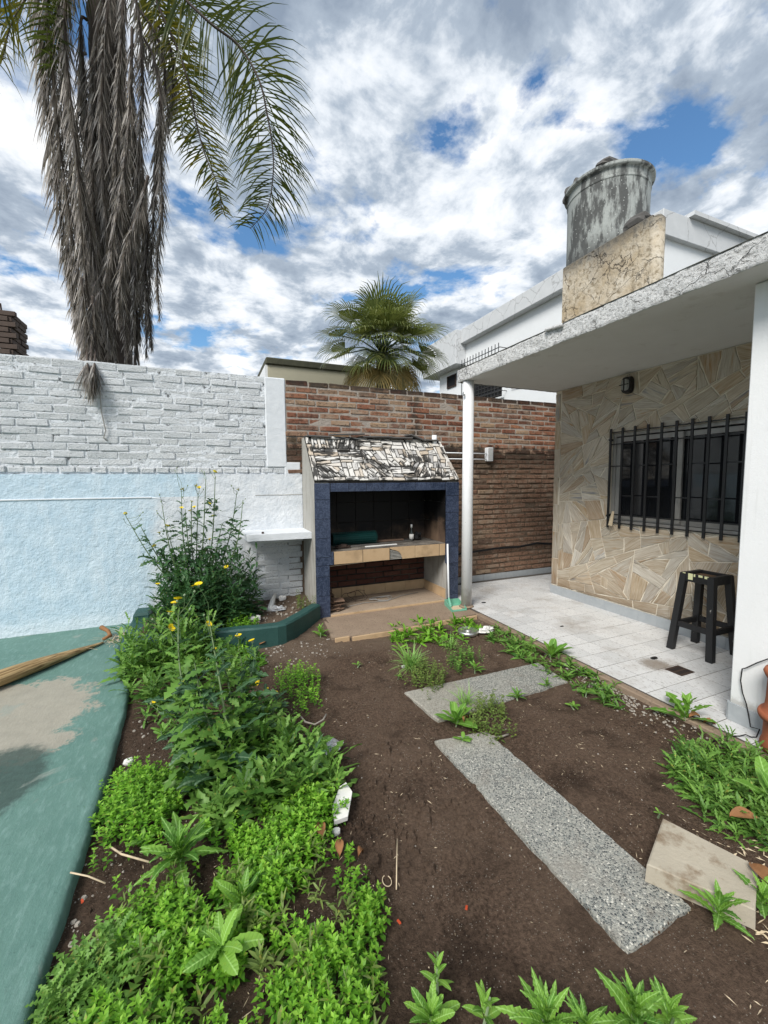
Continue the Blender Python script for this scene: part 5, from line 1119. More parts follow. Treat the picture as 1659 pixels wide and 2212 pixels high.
for k in range(9):
    w = rnd.uniform(0.10, 0.15); m = MB(); m.cbox((-w / 2, -0.07, 0), (w / 2, 0.07, 0.008), 0.001)
    o = tag(link('loose_tile', m.mesh('loose_tile', 'tile_shard')), ('bottom', 'second lowest', 'third lowest', 'fourth lowest', 'middle', 'fourth highest', 'third highest', 'second highest', 'topmost')[k] + ' broken tile of the front stack under the hearth', 'tile', 'tile stack in the lower barbecue bay'); o.location = (1.255 + rnd.gauss(0, 0.02), 4.36 + rnd.gauss(0, 0.02), zt); o.rotation_euler = (rnd.gauss(0, 0.02), rnd.gauss(0, 0.03), rnd.gauss(0, 0.3)); zt += 0.0135
for k in range(5):
    m = MB(); m.cbox((-0.055, -0.05, 0), (0.055, 0.05, 0.008), 0.001)
    o = tag(link('loose_tile', m.mesh('loose_tile', 'tile_shard')), ('bottom', 'second lowest', 'middle', 'second highest', 'topmost')[k] + ' broken tile of the rear pile in the lower barbecue bay', 'tile', 'rear tile pile in the lower barbecue bay'); o.location = (1.22 + rnd.gauss(0, 0.01), 4.62 + rnd.gauss(0, 0.02), 0.013 + k * 0.036); o.rotation_euler = (rnd.gauss(0, 0.1), rnd.gauss(0, 0.05), rnd.gauss(0, 0.3))
def wire_tangle(name, label, pts, r_, mat): m = MB(); m.tube(pts, r_, 5); return tag(link(name, m.mesh(name, mat, True)), label, 'wire')
wire_tangle('wire_loop', 'dark wire loop standing on the lower barbecue floor', [(1.45 + 0.09 * math.cos(a) * (1 + 0.3 * math.sin(2.3 * a)) + a * 0.012, 4.55 + 0.03 * math.sin(3 * a), 0.085 + 0.062 * math.sin(a) * (1 + 0.2 * math.cos(1.7 * a))) for a in np.linspace(0, 15, 70)], 0.003, 'rust_metal')
wire_tangle('wire_coil', 'grey wire coil lying in the middle of lower barbecue floor', [(1.85 + 0.12 * math.cos(a) + 0.03 * math.sin(2.7 * a), 4.52 + 0.07 * math.sin(a) + 0.02 * math.cos(3 * a), 0.018 + 0.010 * (1 + math.sin(2.1 * a))) for a in np.linspace(0, 17, 80)], 0.004, 'grey_cable')
wire_tangle('thin_cable', 'thin pale cable stretched along the lower barbecue floor', [(1.40, 4.40, 0.017), (1.6, 4.45, 0.02), (1.9, 4.42, 0.018), (2.15, 4.55, 0.022), (2.4, 4.60, 0.017)], 0.004, 'grey_cable')
bar('iron_rod', 'thin iron rod lying across the back of lower barbecue bay', (1.17, 4.70, 0.43), (2.58, 4.62, 0.50), 0.006, 'alu', 'rod')
# soil litter: cable, stick, dry leaves and chips
wire_tangle('white_cable', 'curved white cable piece on soil left of the path slab', [(0.478,2.499,-0.030), (0.489,2.412,-0.020), (0.535,2.366,-0.020), (0.592,2.385,-0.015), (0.623,2.427,-0.010)], 0.006, 'pale_stone')
wire_tangle('bone_twig', 'pale knobbly twig on soil below the slab weeds', [(1.457,1.869,-0.035), (1.490,1.837,-0.030), (1.551,1.839,-0.030)], 0.006, 'pale_stone')
wire_tangle('straw_stalk', 'long straight straw stalk standing out on the dark soil', [(0.664,1.455,-0.030), (0.618,1.360,-0.025), (0.572,1.263,-0.030)], 0.0025, 'straw')
wire_tangle('wire_ring', 'small thin wire ring lying on the dark soil', [((0.556,1.312,-0.035)[0] + 0.016 * math.cos(a), (0.556,1.312,-0.035)[1] + 0.022 * math.sin(a), -0.036) for a in np.linspace(0, 6.2, 20)], 0.0018, 'straw')
wire_tangle('dry_twig', 'long pale dry twig in soil beside the green path', [(-0.423,1.872,-0.020), (-0.370,1.800,-0.010), (-0.267,1.730,-0.020)], 0.004, 'straw')
wire_tangle('dry_twig', 'dry twig overhanging the green path edge lower left', [(-0.524,1.761,0.010), (-0.463,1.730,0.000), (-0.403,1.696,-0.020)], 0.003, 'straw')
def dry_leaf(label, c, L, rz, mat='dry_leaf'):
    V = []; F = []; n = 6
    for i in range(n + 1):
        f_ = i / n; w = L * 0.28 * math.sin(math.pi * min(1, f_ * 0.95 + 0.03)) ** 0.8; z = 0.012 + 0.02 * math.sin(f_ * 3.0)
        V += [(f_ * L - L / 2, -w, z + 0.012), (f_ * L - L / 2, 0, z), (f_ * L - L / 2, w, z + 0.016)]
    for i in range(n):
        for j in range(2): F.append((i * 3 + j, i * 3 + j + 1, i * 3 + 4 + j, i * 3 + 3 + j))
    o = tag(link('dry_leaf', make_mesh('dry_leaf', V, F, mat, True)), label, 'leaf', 'dry leaves on the soil'); o.location = c; o.rotation_euler = (rnd.gauss(0, 0.2), rnd.gauss(0, 0.2), rz); return o
for lab, c, L, rz in (('brown dry leaf upright at right edge of the ground cover', (0.373,1.561,0.000), 0.075, 1.4), ('reddish dry leaf at right of ground cover below the shard', (0.424,1.470,-0.010), 0.06, 1.2), ('small dry leaf below the reddish leaf by ground cover', (0.486,1.411,-0.020), 0.04, 0.7), ('tan dry leaf by the kerb foot near yellow flower', (0.391,3.732,-0.010), 0.07, 0.3), ('large tan dry leaf under the weeds at right', (2.029,0.925,0.000), 0.10, -0.6), ('dry leaf at far right beside the concrete block', (1.760,0.734,0.020), 0.10, 1.0), ('pale dry leaf on pebbles by the patio kerb', (2.673,1.415,-0.020), 0.07, -0.5), ('dry brown leaf lying flat on patio tiles by the kerb', (2.638,1.472,0.000), 0.06, -0.5), ('dry leaf inside weed clump on the cross slab', (1.379,1.998,-0.010), 0.05, 0.4)): dry_leaf(lab, c, L, rz)
for lab, c in (('small red plastic chip beside the green path', (-0.466,1.662,-0.030)), ('orange red chip on dark soil at bottom centre', (0.536,1.163,-0.035)), ('tiny red chip on soil left of the long slab', (0.771,1.112,-0.035))):
    m = MB(); m.cbox((-0.008, -0.0035, 0), (0.008, 0.004, 0.004), 0.001, 0.001, rnd); o = tag(link('plastic_chip', m.mesh('plastic_chip', 'red_chip')), lab, 'litter'); o.location = c; o.rotation_euler = (0, 0, rnd.uniform(0, 3))
for lab, c, s in (('dark crumb on the patio tiles near the middle', (3.149,2.979,0.002), 0.02), ('black scrap lying beside the drain stain', (3.257,2.135,0.002), 0.035), ('small dark debris left of post on patio', (2.925,3.936,0.002), 0.03)):
    rock('debris', lab, c, (s, s * 0.5, s * 0.3), 'black_rubber', int(s * 1000), 'litter')
# straw bits and pebbles over the soil
def in_poly(poly, x, y):
    c = False; k = len(poly)
    for i in range(k):
        (x0, y0_), (x1, y1_) = poly[i][:2], poly[(i + 1) % k][:2]
        if (y0_ > y) != (y1_ > y) and x < (x1 - x0) * (y - y0_) / (y1_ - y0_) + x0: c = not c
    return c
V = []; F = []
rl = random.Random(77)
for k in range(6500):
    x = rl.uniform(-0.45, 2.6); y = rl.uniform(0.5, 3.6); dens = 0.10 + 0.9 * max(0, fbm(x, y, 1.6)) + (1.2 if x > 1.75 + 0.1 * rl.random() and y < 1.05 else 0) + (0.5 if x > 2.35 else 0)
    if rl.random() > dens: continue
    z = hgt(x, y) + 0.004; a = rl.uniform(0, 6.3); l = rl.choice((0.008, 0.012, 0.016, 0.022, 0.03)) * rl.uniform(0.7, 1.2); w = rl.uniform(0.0006, 0.0020); e = Vector((math.cos(a), math.sin(a), rl.uniform(-0.08, 0.12))) * l; s_ = Vector((-math.sin(a), math.cos(a), 0)) * w
    c = Vector((x, y, z)); k0 = len(V); V += [c - s_ * 0.3, c + e * 0.4 - s_, c + e, c + e * 0.4 + s_ + Vector((0, 0, 0.001))]; F.append((k0, k0 + 1, k0 + 2, k0 + 3))
for k in range(900):
    x = rl.uniform(1.55, 2.5); y = rl.uniform(0.45, 0.98) - 0.15 * (2.5 - x)
    if rl.random() > 0.25 + 0.75 * max(0, mnoise.noise(Vector((x * 6, y * 6, 0))) + 0.3): continue
    z = hgt(x, y) + rl.uniform(0.003, 0.012); a = rl.gauss(-0.7, 0.6); l = rl.uniform(0.015, 0.05); w = rl.uniform(0.0015, 0.004); e = Vector((math.cos(a), math.sin(a), rl.uniform(-0.1, 0.15))) * l; s_ = Vector((-math.sin(a), math.cos(a), 0)) * w
    c = Vector((x, y, z)); k0 = len(V); V += [c - s_ * 0.3, c + e * 0.4 - s_, c + e, c + e * 0.4 + s_ + Vector((0, 0, 0.001))]; F.append((k0, k0 + 1, k0 + 2, k0 + 3))
tag(link('straw_litter', make_mesh('straw_litter', V, F, 'straw')), 'bits of straw and husk scattered over the soil', 'litter', kind='stuff')
def pebbles(name, label, pts, mat):
    V = []; F = []
    for x, y, z, s in pts:
        k0 = len(V); ring = [(math.cos(a) * s * rl.uniform(0.7, 1.2), math.sin(a) * s * rl.uniform(0.7, 1.2)) for a in np.linspace(0, 5.2, 6)]
        V += [(x + a, y + b, z - 0.3 * s) for a, b in ring] + [(x + a * 0.6, y + b * 0.6, z + s * rl.uniform(0.3, 0.6)) for a, b in ring]
        F += [(k0 + i, k0 + (i + 1) % 6, k0 + 6 + (i + 1) % 6, k0 + 6 + i) for i in range(6)] + [tuple(k0 + 6 + i for i in range(6))]
    return tag(link(name, make_mesh(name, V, F, mat)), label, 'gravel', kind='stuff')
pts = []
for k in range(340):
    x = 2.61 - abs(rl.gauss(0, 0.09)); y = rl.gauss(1.95, 0.28); pts.append((x, y, hgt(x, y) + 0.004, rl.uniform(0.003, 0.010)))
for k in range(260):
    x = rl.uniform(-0.5, -0.1); y = rl.uniform(1.3, 3.2); pts.append((x, y, hgt(x, y), rl.choice((0.003, 0.004, 0.006, 0.012))))
for k in range(110):
    x = rl.uniform(0.3, 1.0); y = rl.uniform(3.3, 3.75); pts.append((x, y, hgt(x, y), rl.choice((0.003, 0.005, 0.009, 0.014))))
for k in range(260):
    x = rl.uniform(-0.4, 2.55); y = rl.uniform(0.6, 3.5); pts.append((x, y, hgt(x, y), rl.choice((0.003, 0.003, 0.004, 0.006))))
for k in range(120):
    x = rl.uniform(0.3, 0.95); y = rl.uniform(4.0, 4.6)
    if y > kerb_y(x) + 0.14: pts.append((x, y, 0.09 + 0.03 * fbm(x, y, 3.0) + 0.012 * fbm(x, y, 14), rl.choice((0.006, 0.01, 0.016))))
pebbles('pale_gravel', 'pale pebbles and crumbs scattered on the soil', pts, 'pale_stone')
pts = []
for k in range(5200):
    x = rl.uniform(-0.45, 2.55); y = rl.uniform(0.6, 3.5)
    if rl.random() > 0.35 + 0.9 * mnoise.noise(Vector((x * 3, y * 3, 5))) + (0.5 if 0.3 < x < 0.9 and 1.3 < y < 1.9 else 0): continue
    if (1.13 < x < 1.53 and 0.78 < y < 2.02) or (1.2 < x < 2.47 and 2.15 < y < 2.58): continue
    pts.append((x, y, hgt(x, y) + 0.001, abs(rl.gauss(0, 0.006)) + 0.002))
for poly in ([(1.142, 2.0), (1.484, 1.96), (1.52, 0.82), (1.18, 0.81)], [(1.234, 2.55), (2.44, 2.53), (2.40, 2.21), (1.272, 2.17)]):
    for k in range(210):
        i = rl.randrange(4); a, b = poly[i], poly[(i + 1) % 4]; f_ = rl.random()
        if mnoise.noise(Vector((a[0] + (b[0] - a[0]) * f_ * 3, a[1] + (b[1] - a[1]) * f_ * 6, 1.0)) * 2.2) < -0.12: continue
        x = a[0] + (b[0] - a[0]) * f_ + rl.gauss(0, 0.009); y = a[1] + (b[1] - a[1]) * f_ + rl.gauss(0, 0.009); pts.append((x, y, -0.040, rl.uniform(0.002, 0.007)))
for k in range(260):
    a = rl.gauss(0, 0.22); b = rl.gauss(0, 0.2); x, y = 0.62 + a, 1.62 + b; pts.append((x, y, hgt(x, y) + 0.004, abs(rl.gauss(0, 0.012)) + 0.004))
pebbles('soil_clods', 'crumbly dark clods of soil over the bed', pts, 'soil')

# ================================================================== PLANTS
def catmull(P, n):
    P = [Vector(q) for q in P]; out = []
    for i in range(len(P) - 1):
        p0, p1, p2, p3 = P[max(i - 1, 0)], P[i], P[i + 1], P[min(i + 2, len(P) - 1)]
        for j in range(n):
            t_ = j / n; out.append(0.5 * ((2 * p1) + (p2 - p0) * t_ + (2 * p0 - 5 * p1 + 4 * p2 - p3) * t_ * t_ + (3 * p1 - p0 - 3 * p2 + p3) * t_ ** 3))
    out.append(P[-1]); return out
UP = Vector((0, 0, 1))
def frond_mesh(path, nl, L, w, r_, droop, spread=0.8, tone=(0.2, 0.7), limp=0.0, start=0.12, ragged=0.0, plume=0.9, fw=(0.30, 0.60), twist=0.0):
    """pinnate leaf: leaflets on both sides of the rachis, hanging under their weight"""
    pts = catmull(path, 10); seg = [0.0]
    for a, b in zip(pts, pts[1:]): seg.append(seg[-1] + (b - a).length)
    tot = seg[-1]; V = []; F = []; T = []
    ref = None
    for k in range(nl):
        f_ = start + (1 - start) * (k + r_.random() * 0.6) / nl; s = f_ * tot; i = 0
        while i < len(seg) - 2 and seg[i + 1] < s: i += 1
        q = pts[i].lerp(pts[i + 1], (s - seg[i]) / max(1e-6, seg[i + 1] - seg[i])); tg = (pts[i + 1] - pts[i]).normalized()
        sd_ = tg.cross(UP)
        if sd_.length < 0.25: sd_ = ref if ref is not None else Vector((1, 0, 0))
        sd_ = (sd_ - tg * sd_.dot(tg)).normalized(); ref = sd_
        sd0 = sd_
        up_ = sd_.cross(tg)
        ll = L * (0.55 + 0.45 * math.sin(math.pi * min(1, 0.25 + f_ * 0.72))) * (1 - 0.45 * max(0, f_ - 0.75) / 0.25)
        for sg in (-1, 1):
            if r_.random() < ragged: continue
            l_ = ll * r_.uniform(0.75, 1.1); th_ = twist + r_.gauss(0, plume); sd_ = sd0 * math.cos(th_) + sd0.cross(tg) * math.sin(th_); up_ = sd_.cross(tg)
            d = (tg * r_.uniform(*fw) + sd_ * sg * spread * r_.uniform(0.8, 1.1) + up_ * r_.uniform(-0.25, 0.45)).normalized()
            if limp: d = (d * (1 - limp) + Vector((r_.gauss(0, 0.15), r_.gauss(0, 0.15), -1)) * limp).normalized()
            c = q.copy(); n_ = 4; k0 = len(V); tn_ = r_.uniform(*tone)
            for j in range(n_ + 1):
                t_ = j / n_; ww = w * (0.55, 1.0, 0.9, 0.55, 0.06)[j]
                wd = d.cross(Vector((0.3, 0.2, 1))); wd = (wd.normalized() if wd.length > 0.05 else sd_) * ww
                V += [c - wd, c + wd]; T += [tn_, tn_]
                c = c + d * (l_ / n_); d = (d + Vector((r_.gauss(0, 0.05), r_.gauss(0, 0.05), -droop * (0.5 + t_)))).normalized()
            for j in range(n_): F.append((k0 + 2 * j, k0 + 2 * j + 1, k0 + 2 * j + 3, k0 + 2 * j + 2))
    return V, F, T, pts
qp = thing('queen_palm', 'tall palm with shaggy grey dead fronds hanging down behind the white wall', 'palm', (-0.98, 5.75, -0.2))
tr = [(-0.98, 5.75, -0.2), (-0.96, 5.72, 2.5), (-0.90, 5.68, 4.5), (-0.84, 5.62, 6.4), (-0.82, 5.60, 7.3)]
m = MB(); tp_ = catmull(tr, 14); m.tube([q + Vector((0.015 * mnoise.noise(Vector((k * 1.3, 0, 0))), 0.015 * mnoise.noise(Vector((0, k * 1.3, 0))), 0)) for k, q in enumerate(tp_)], [0.19 - 0.0005 * k + 0.012 * ((k % 3) == 0) for k in range(len(tp_))], 14); part('trunk', m.mesh('trunk', 'palm_bark', True), qp)
def add_frond(name, path, nl, L, w, r_, droop, mat, **kw):
    V, F, T, pts = frond_mesh(path, nl, L, w, r_, droop, **kw)
    me = np_mesh(name, [tuple(q) for q in V], F, mat, T); o = part(name, me, qp)
    m = MB(); k = len(pts); m.tube(pts, [0.017 - 0.0135 * i / k for i in range(k)], 5); part('rachis', m.mesh('rachis', 'palm_bark' if 'dead' in name else 'palm_bark', True), o); return o
rp = random.Random(3)
GREEN = [
 ([(-0.467,5.350,7.239),(-0.151,5.350,6.757)] + [(0.173,5.250,6.437),(0.479,5.250,6.309)] + [(0.673,5.150,5.941),(0.750,5.150,5.631)] + [(0.799,5.100,5.210),(0.791,5.100,4.885),(0.715,5.100,4.545),(0.525,5.100,4.287)], 85, 0.62, 0.30, (0.05, 0.55)),
 ([(-0.534,5.500,7.153),(-0.317,5.500,6.607),(-0.149,5.500,6.247),(-0.045,5.500,5.897)] + [(0.013,5.550,5.559),(0.100,5.550,5.230),(0.216,5.550,4.952),(0.257,5.550,4.638)], 80, 0.46, 0.25, (0.35, 0.95)),
 ([(-0.677,6.000,7.629),(-0.438,6.000,7.190),(-0.276,6.000,6.745),(-0.180,6.000,6.257),(-0.151,6.000,5.680)], 60, 0.5, 0.3, (0.55, 1.0)),
 ([(-0.905,5.500,7.159),(-1.265,5.500,6.950),(-1.580,5.500,6.559),(-1.820,5.500,6.089),(-1.954,5.500,5.586),(-2.056,5.500,5.056)], 75, 0.75, 0.35, (0.3, 0.9)),
 ([(-0.800,5.200,6.833),(-1.026,5.200,6.446),(-1.156,5.200,6.065),(-1.219,5.200,5.714),(-1.257,5.200,5.412)], 60, 0.5, 0.3, (0.0, 0.4)),
 ([(-0.702,5.900,7.699),(-1.027,5.900,7.317),(-1.468,5.900,6.805),(-1.731,5.900,6.337),(-1.854,5.900,5.886)], 60, 0.6, 0.35, (0.5, 1.0)),
]
for gi, (path, nl, L, dr_, tn_) in enumerate(GREEN): add_frond('frond', path, int(nl * (1.7 if gi < 2 else 1.3)), L * (1.25 if gi == 0 else 0.95), 0.0085, rp, dr_ * (1.5 if gi == 0 else 1.0), 'palm_green', tone=(min(1, tn_[0] + 0.1), min(1, tn_[1] + 0.2)), spread=1.0, fw=(0.25, 0.5), plume=0.38 if gi < 3 else 0.6, twist=1.57 if gi < 3 else 0.6)
for k in range(9):   # fronds above the picture
    a = k / 9 * 6.283 + 0.3; e = rp.uniform(0.95, 1.35); c0 = Vector((-0.82, 5.60, 7.35)); dr_ = Vector((math.cos(a) * math.cos(e), math.sin(a) * math.cos(e), math.sin(e)))
    path = [c0, c0 + dr_ * 0.9, c0 + dr_ * 1.7 - UP * 0.15, c0 + dr_ * 2.3 - UP * 0.7, c0 + dr_ * 2.6 - UP * 1.5]
    add_frond('frond', path, 55, 0.55, 0.013, rp, 0.3, 'palm_green', tone=(0.1, 0.7))
DEAD = [
 ([(-1.085,5.350,6.743),(-1.361,5.350,6.294),(-1.357,5.350,5.715),(-1.343,5.350,5.039),(-1.300,5.350,4.307),(-1.250,5.350,3.641),(-1.213,5.350,2.997)], 110, 0.5),
 ([(-1.039,5.300,6.669),(-1.268,5.300,6.200),(-1.279,5.300,5.531),(-1.256,5.300,4.856),(-1.212,5.300,4.121),(-1.150,5.300,3.361),(-1.125,5.300,2.757)], 110, 0.5),
 ([(-1.029,5.450,6.834),(-1.204,5.450,6.291),(-1.219,5.450,5.594),(-1.204,5.450,4.844),(-1.165,5.450,4.076),(-1.090,5.450,3.286),(-1.056,5.450,2.707)], 110, 0.5),
 ([(-0.976,5.150,6.455),(-1.113,5.150,5.953),(-1.116,5.150,5.212),(-1.081,5.150,4.458),(-1.079,5.150,3.760),(-1.053,5.150,3.045)] + [(-1.019,4.920,2.644), (-1.003,4.800,2.507), (-1.006,4.780,2.372)], 120, 0.42),
 ([(-0.519,5.500,6.526),(-0.373,5.500,6.352),(-0.307,5.500,6.094),(-0.303,5.500,5.763),(-0.395,5.500,5.301),(-0.445,5.500,4.654),(-0.517,5.500,3.945),(-0.585,5.500,3.227),(-0.610,5.500,2.866)], 110, 0.42),
 ([(-0.515,5.350,6.160),(-0.394,5.350,5.979),(-0.341,5.350,5.583),(-0.366,5.350,5.107),(-0.370,5.350,4.486),(-0.442,5.350,3.839),(-0.444,5.350,3.246)], 90, 0.40),
 ([(-0.485,5.600,6.589),(-0.331,5.600,6.508),(-0.223,5.600,6.308),(-0.234,5.600,5.816),(-0.357,5.600,5.335),(-0.449,5.600,4.813),(-0.488,5.600,4.453)], 70, 0.40),
 ([(-0.568,5.300,6.663),(-0.504,5.300,6.252),(-0.498,5.300,5.628),(-0.564,5.300,4.922),(-0.613,5.300,4.211),(-0.674,5.300,3.438),(-0.723,5.300,2.849)], 110, 0.42),
 ([(-0.682,5.250,6.648),(-0.800,5.250,6.003),(-0.867,5.250,5.287),(-0.894,5.250,4.571),(-0.877,5.250,3.849),(-0.870,5.250,3.151),(-0.870,5.250,2.723)], 120, 0.42),
 ([(-0.604,5.250,6.596),(-0.666,5.250,5.968),(-0.729,5.250,5.243),(-0.784,5.250,4.510),(-0.769,5.250,3.778),(-0.767,5.250,3.118),(-0.776,5.250,2.733)], 120, 0.42),
 ([(-0.761,5.350,6.632),(-0.895,5.350,5.929),(-0.949,5.350,5.250),(-1.006,5.350,4.515),(-0.986,5.350,3.783),(-0.944,5.350,3.128),(-0.951,5.350,2.716)], 110, 0.42),
 ([(-0.561,5.200,6.049),(-0.602,5.200,5.422),(-0.673,5.200,4.778),(-0.794,5.200,4.115),(-0.928,5.200,3.450),(-1.034,5.200,2.926)], 100, 0.42),
 ([(-1.099,5.200,4.702),(-1.049,5.200,4.191),(-0.995,5.200,3.711),(-0.937,5.200,3.264),(-0.898,5.200,2.802)], 80, 0.40),
 ([(-1.152,5.200,3.321),(-1.135,5.200,3.051),(-1.123,5.200,2.823)] + [(-1.059,4.950,2.661), (-1.024,4.800,2.526), (-1.011,4.780,2.415)], 70, 0.30),
 ([(-1.097,5.100,3.468),(-1.085,5.100,3.114),(-1.085,5.100,2.821)] + [(-1.058,4.950,2.670), (-1.025,4.800,2.522), (-1.012,4.780,2.389), (-1.007,4.780,2.286)], 60, 0.46),
 ([(-1.013,5.100,3.304),(-1.014,5.100,2.989),(-1.015,5.100,2.807)] + [(-0.994,4.950,2.668), (-0.972,4.800,2.535), (-0.980,4.780,2.439), (-0.993,4.780,2.339)], 50, 0.42),
 ([(-0.601,5.500,4.712),(-0.541,5.500,4.238),(-0.590,5.500,3.731),(-0.564,5.500,3.281),(-0.550,5.500,2.976)], 90, 0.40),
 ([(-1.287,5.400,3.932),(-1.227,5.400,3.575),(-1.214,5.400,3.202),(-1.213,5.400,2.918)], 80, 0.36),
 ([(-0.478,5.200,4.649),(-0.578,5.200,4.302),(-0.699,5.200,3.953),(-0.771,5.200,3.569),(-0.822,5.200,3.094)], 70, 0.40),
]
for path, nl, L in DEAD: add_frond('dead_frond', path, int(nl * 2.4), L * (0.70 if path[0][0] < -1.1 or path[0][0] > -0.72 else 0.92), 0.0058, rp, 0.3, 'palm_dead', tone=(0.0, 1.0), limp=0.70, spread=0.85, start=0.03, plume=1.2)
for k in range(16):   # the shag hugging the trunk all round
    a = k / 16 * 6.283 + rp.uniform(-0.2, 0.2); z1 = rp.uniform(4.6, 6.9); r0 = rp.uniform(0.16, 0.24); ln = rp.uniform(1.8, 2.6); cx, cy = -0.88, 5.66
    path = [(cx + math.cos(a) * 0.18, cy + math.sin(a) * 0.18, z1), (cx + math.cos(a) * (r0 + 0.08), cy + math.sin(a) * (r0 + 0.08), z1 - 0.15), (cx + math.cos(a) * (r0 + 0.06), cy + math.sin(a) * (r0 + 0.06), z1 - ln * 0.5), (cx - 0.04 + math.cos(a) * r0, cy + math.sin(a) * r0, z1 - ln)]
    add_frond('dead_frond', path, 170, 0.40, 0.0058, rp, 0.3, 'palm_dead', tone=(0.0, 0.9), limp=0.78, spread=0.6, start=0.03, plume=1.2)

# fan palm behind the brick wall
fp = thing('fan_palm', 'round-headed fan palm with drooping yellowed skirt beyond brick wall', 'palm', (3.15, 7.6, -0.2))
m = MB(); m.tube([(3.15, 7.6, -0.2), (3.17, 7.6, 2.0), (3.2, 7.6, 3.9)], [0.17, 0.14, 0.13], 12); part('trunk', m.mesh('trunk', 'palm_bark', True), fp)
CC = Vector((3.18, 7.6, 3.98))
rfp = random.Random(12)
def fan_leaf(az, el, pet, rad, dead):
    d = Vector((math.cos(az) * math.cos(el), math.sin(az) * math.cos(el), math.sin(el))); h = d.cross(UP).normalized()
    tipdir = (d - UP * (0.25 if not dead else 0.5)).normalized(); base = CC + d * pet; nrm = h.cross(tipdir).normalized()
    V = []; F = []; T = []; N_ = 40; A_ = R(112)
    for k in range(N_):
        a0 = -A_ + 2 * A_ * k / N_; a1 = -A_ + 2 * A_ * (k + 1) / N_; am = (a0 + a1) / 2; rr_ = rad * (0.78 + 0.22 * math.cos(am)) * rfp.uniform(0.92, 1.06); tn_ = rfp.uniform(0.0, 0.85)
        def dirv(a): return tipdir * math.cos(a) + h * math.sin(a)
        cup = nrm * 0.05
        p0 = base; pa = base + dirv(a0) * rr_ * 0.52 + cup * abs(math.sin(a0)); pb = base + dirv(a1) * rr_ * 0.52 + cup * abs(math.sin(a1)); pm = base + dirv(am) * rr_ * 0.53 + nrm * 0.022 + cup * abs(math.sin(am))
        q = pm.copy(); dd = dirv(am); k0 = len(V); V += [p0, pa, pm, pb]; T += [tn_] * 4; F.append((k0, k0 + 1, k0 + 2, k0 + 3))
        wv = (pb - pa) * 0.46; g_ = rfp.uniform(0.35, 1.5) * (1.5 if dead else 1.0); strip = []
        for j in range(4):
            ww = (1.0, 0.85, 0.55, 0.10)[j]; strip.append((q - wv * ww, q + wv * ww)); q = q + dd * rr_ * 0.23; dd = (dd - UP * g_ * (0.35 + 0.5 * j)).normalized()
        k0 = len(V)
        for a_, b_ in strip: V += [a_, b_]; T += [tn_, tn_]
        for j in range(3): F.append((k0 + 2 * j, k0 + 2 * j + 1, k0 + 2 * j + 3, k0 + 2 * j + 2))
    me = np_mesh('fan_leaf', [tuple(q) for q in V], F, 'fan_dead' if dead else 'fan_green', T); o = part('dead_leaf' if dead else 'fan_leaf', me, fp)
    m = MB(); m.tube([CC - UP * 0.1, CC + d * pet * 0.5 + UP * 0.03, base], [0.018, 0.012, 0.010], 5); part('petiole', m.mesh('petiole', 'stem_green', True), o)
for az, el, pet, rd in ((4.5, 1.40, 0.62, 0.78), (4.0, 1.02, 0.80, 0.60), (5.6, 0.95, 0.85, 0.66), (2.0, 1.0, 0.8, 0.6), (0.4, 0.72, 0.95, 0.62), (3.35, 0.62, 0.95, 0.62), (5.0, 0.95, 0.62, 0.60), (3.05, 0.22, 1.0, 0.58), (6.05, 0.42, 0.95, 0.66), (4.55, 0.55, 0.72, 0.60), (3.75, 0.10, 0.85, 0.62), (5.35, 0.22, 0.85, 0.64), (4.75, 0.0, 0.72, 0.62), (4.2, -0.12, 0.75, 0.60), (5.85, -0.05, 0.95, 0.60), (3.3, -0.25, 0.95, 0.60), (5.3, -0.32, 0.80, 0.60), (0.1, -0.15, 1.0, 0.6), (1.3, 0.2, 0.9, 0.6), (2.5, 0.0, 0.95, 0.6), (4.5, -0.48, 0.70, 0.58), (3.8, -0.50, 0.80, 0.58), (5.8, -0.5, 0.85, 0.58)):
    fan_leaf(az, el + rfp.gauss(0, 0.04), pet * 0.80, rd * 0.88 * rfp.uniform(0.95, 1.08), False)
for az, el in ((3.9, 0.7), (4.4, 0.35), (4.9, 0.6), (5.4, 0.4), (4.1, 0.05), (4.65, -0.2), (5.15, 0.0), (3.6, 0.35)):
    fan_leaf(az, el, rfp.uniform(0.32, 0.50), rfp.uniform(0.52, 0.62), False)
for az, el in ((3.4, -0.75), (4.05, -0.85), (4.6, -0.9), (5.15, -0.8), (5.9, -0.8), (0.4, -0.8), (2.6, -0.8)):
    fan_leaf(az, el, 0.62, 0.60, True)

# ---- leaf prototypes (along +X, length 1, face up)
def lobed(n, depth, width, arch, teeth=0.0, seed=0, tipw=1.0):
    r_ = random.Random(seed); V = []; F = []; st_n = 2 * n + 1
    for i in range(st_n + 1):
        t_ = i / st_n; env = math.sin(math.pi * min(1, (0.10 + 0.90 * t_))) ** 0.6 * (0.55 + 0.45 * t_) if tipw > 0.5 else math.sin(math.pi * min(1, 0.06 + 0.94 * t_)) ** 0.8
        w = width * env * (1.0 if i % 2 else depth); z = arch * (t_ - 1.6 * t_ * t_); sh = -0.03 if i % 2 else 0.015
        if i == st_n: w = 0.004
        V += [(t_ + sh, -w, z + 0.22 * w + r_.uniform(-0.02, 0.02)), (t_, 0, z), (t_ + sh, w, z + 0.22 * w + r_.uniform(-0.02, 0.02))]
    for i in range(st_n):
        for j in range(2): F.append((3 * i + j, 3 * i + 3 + j, 3 * i + 4 + j, 3 * i + 1 + j))
    return V, [tuple(reversed(f)) for f in F]
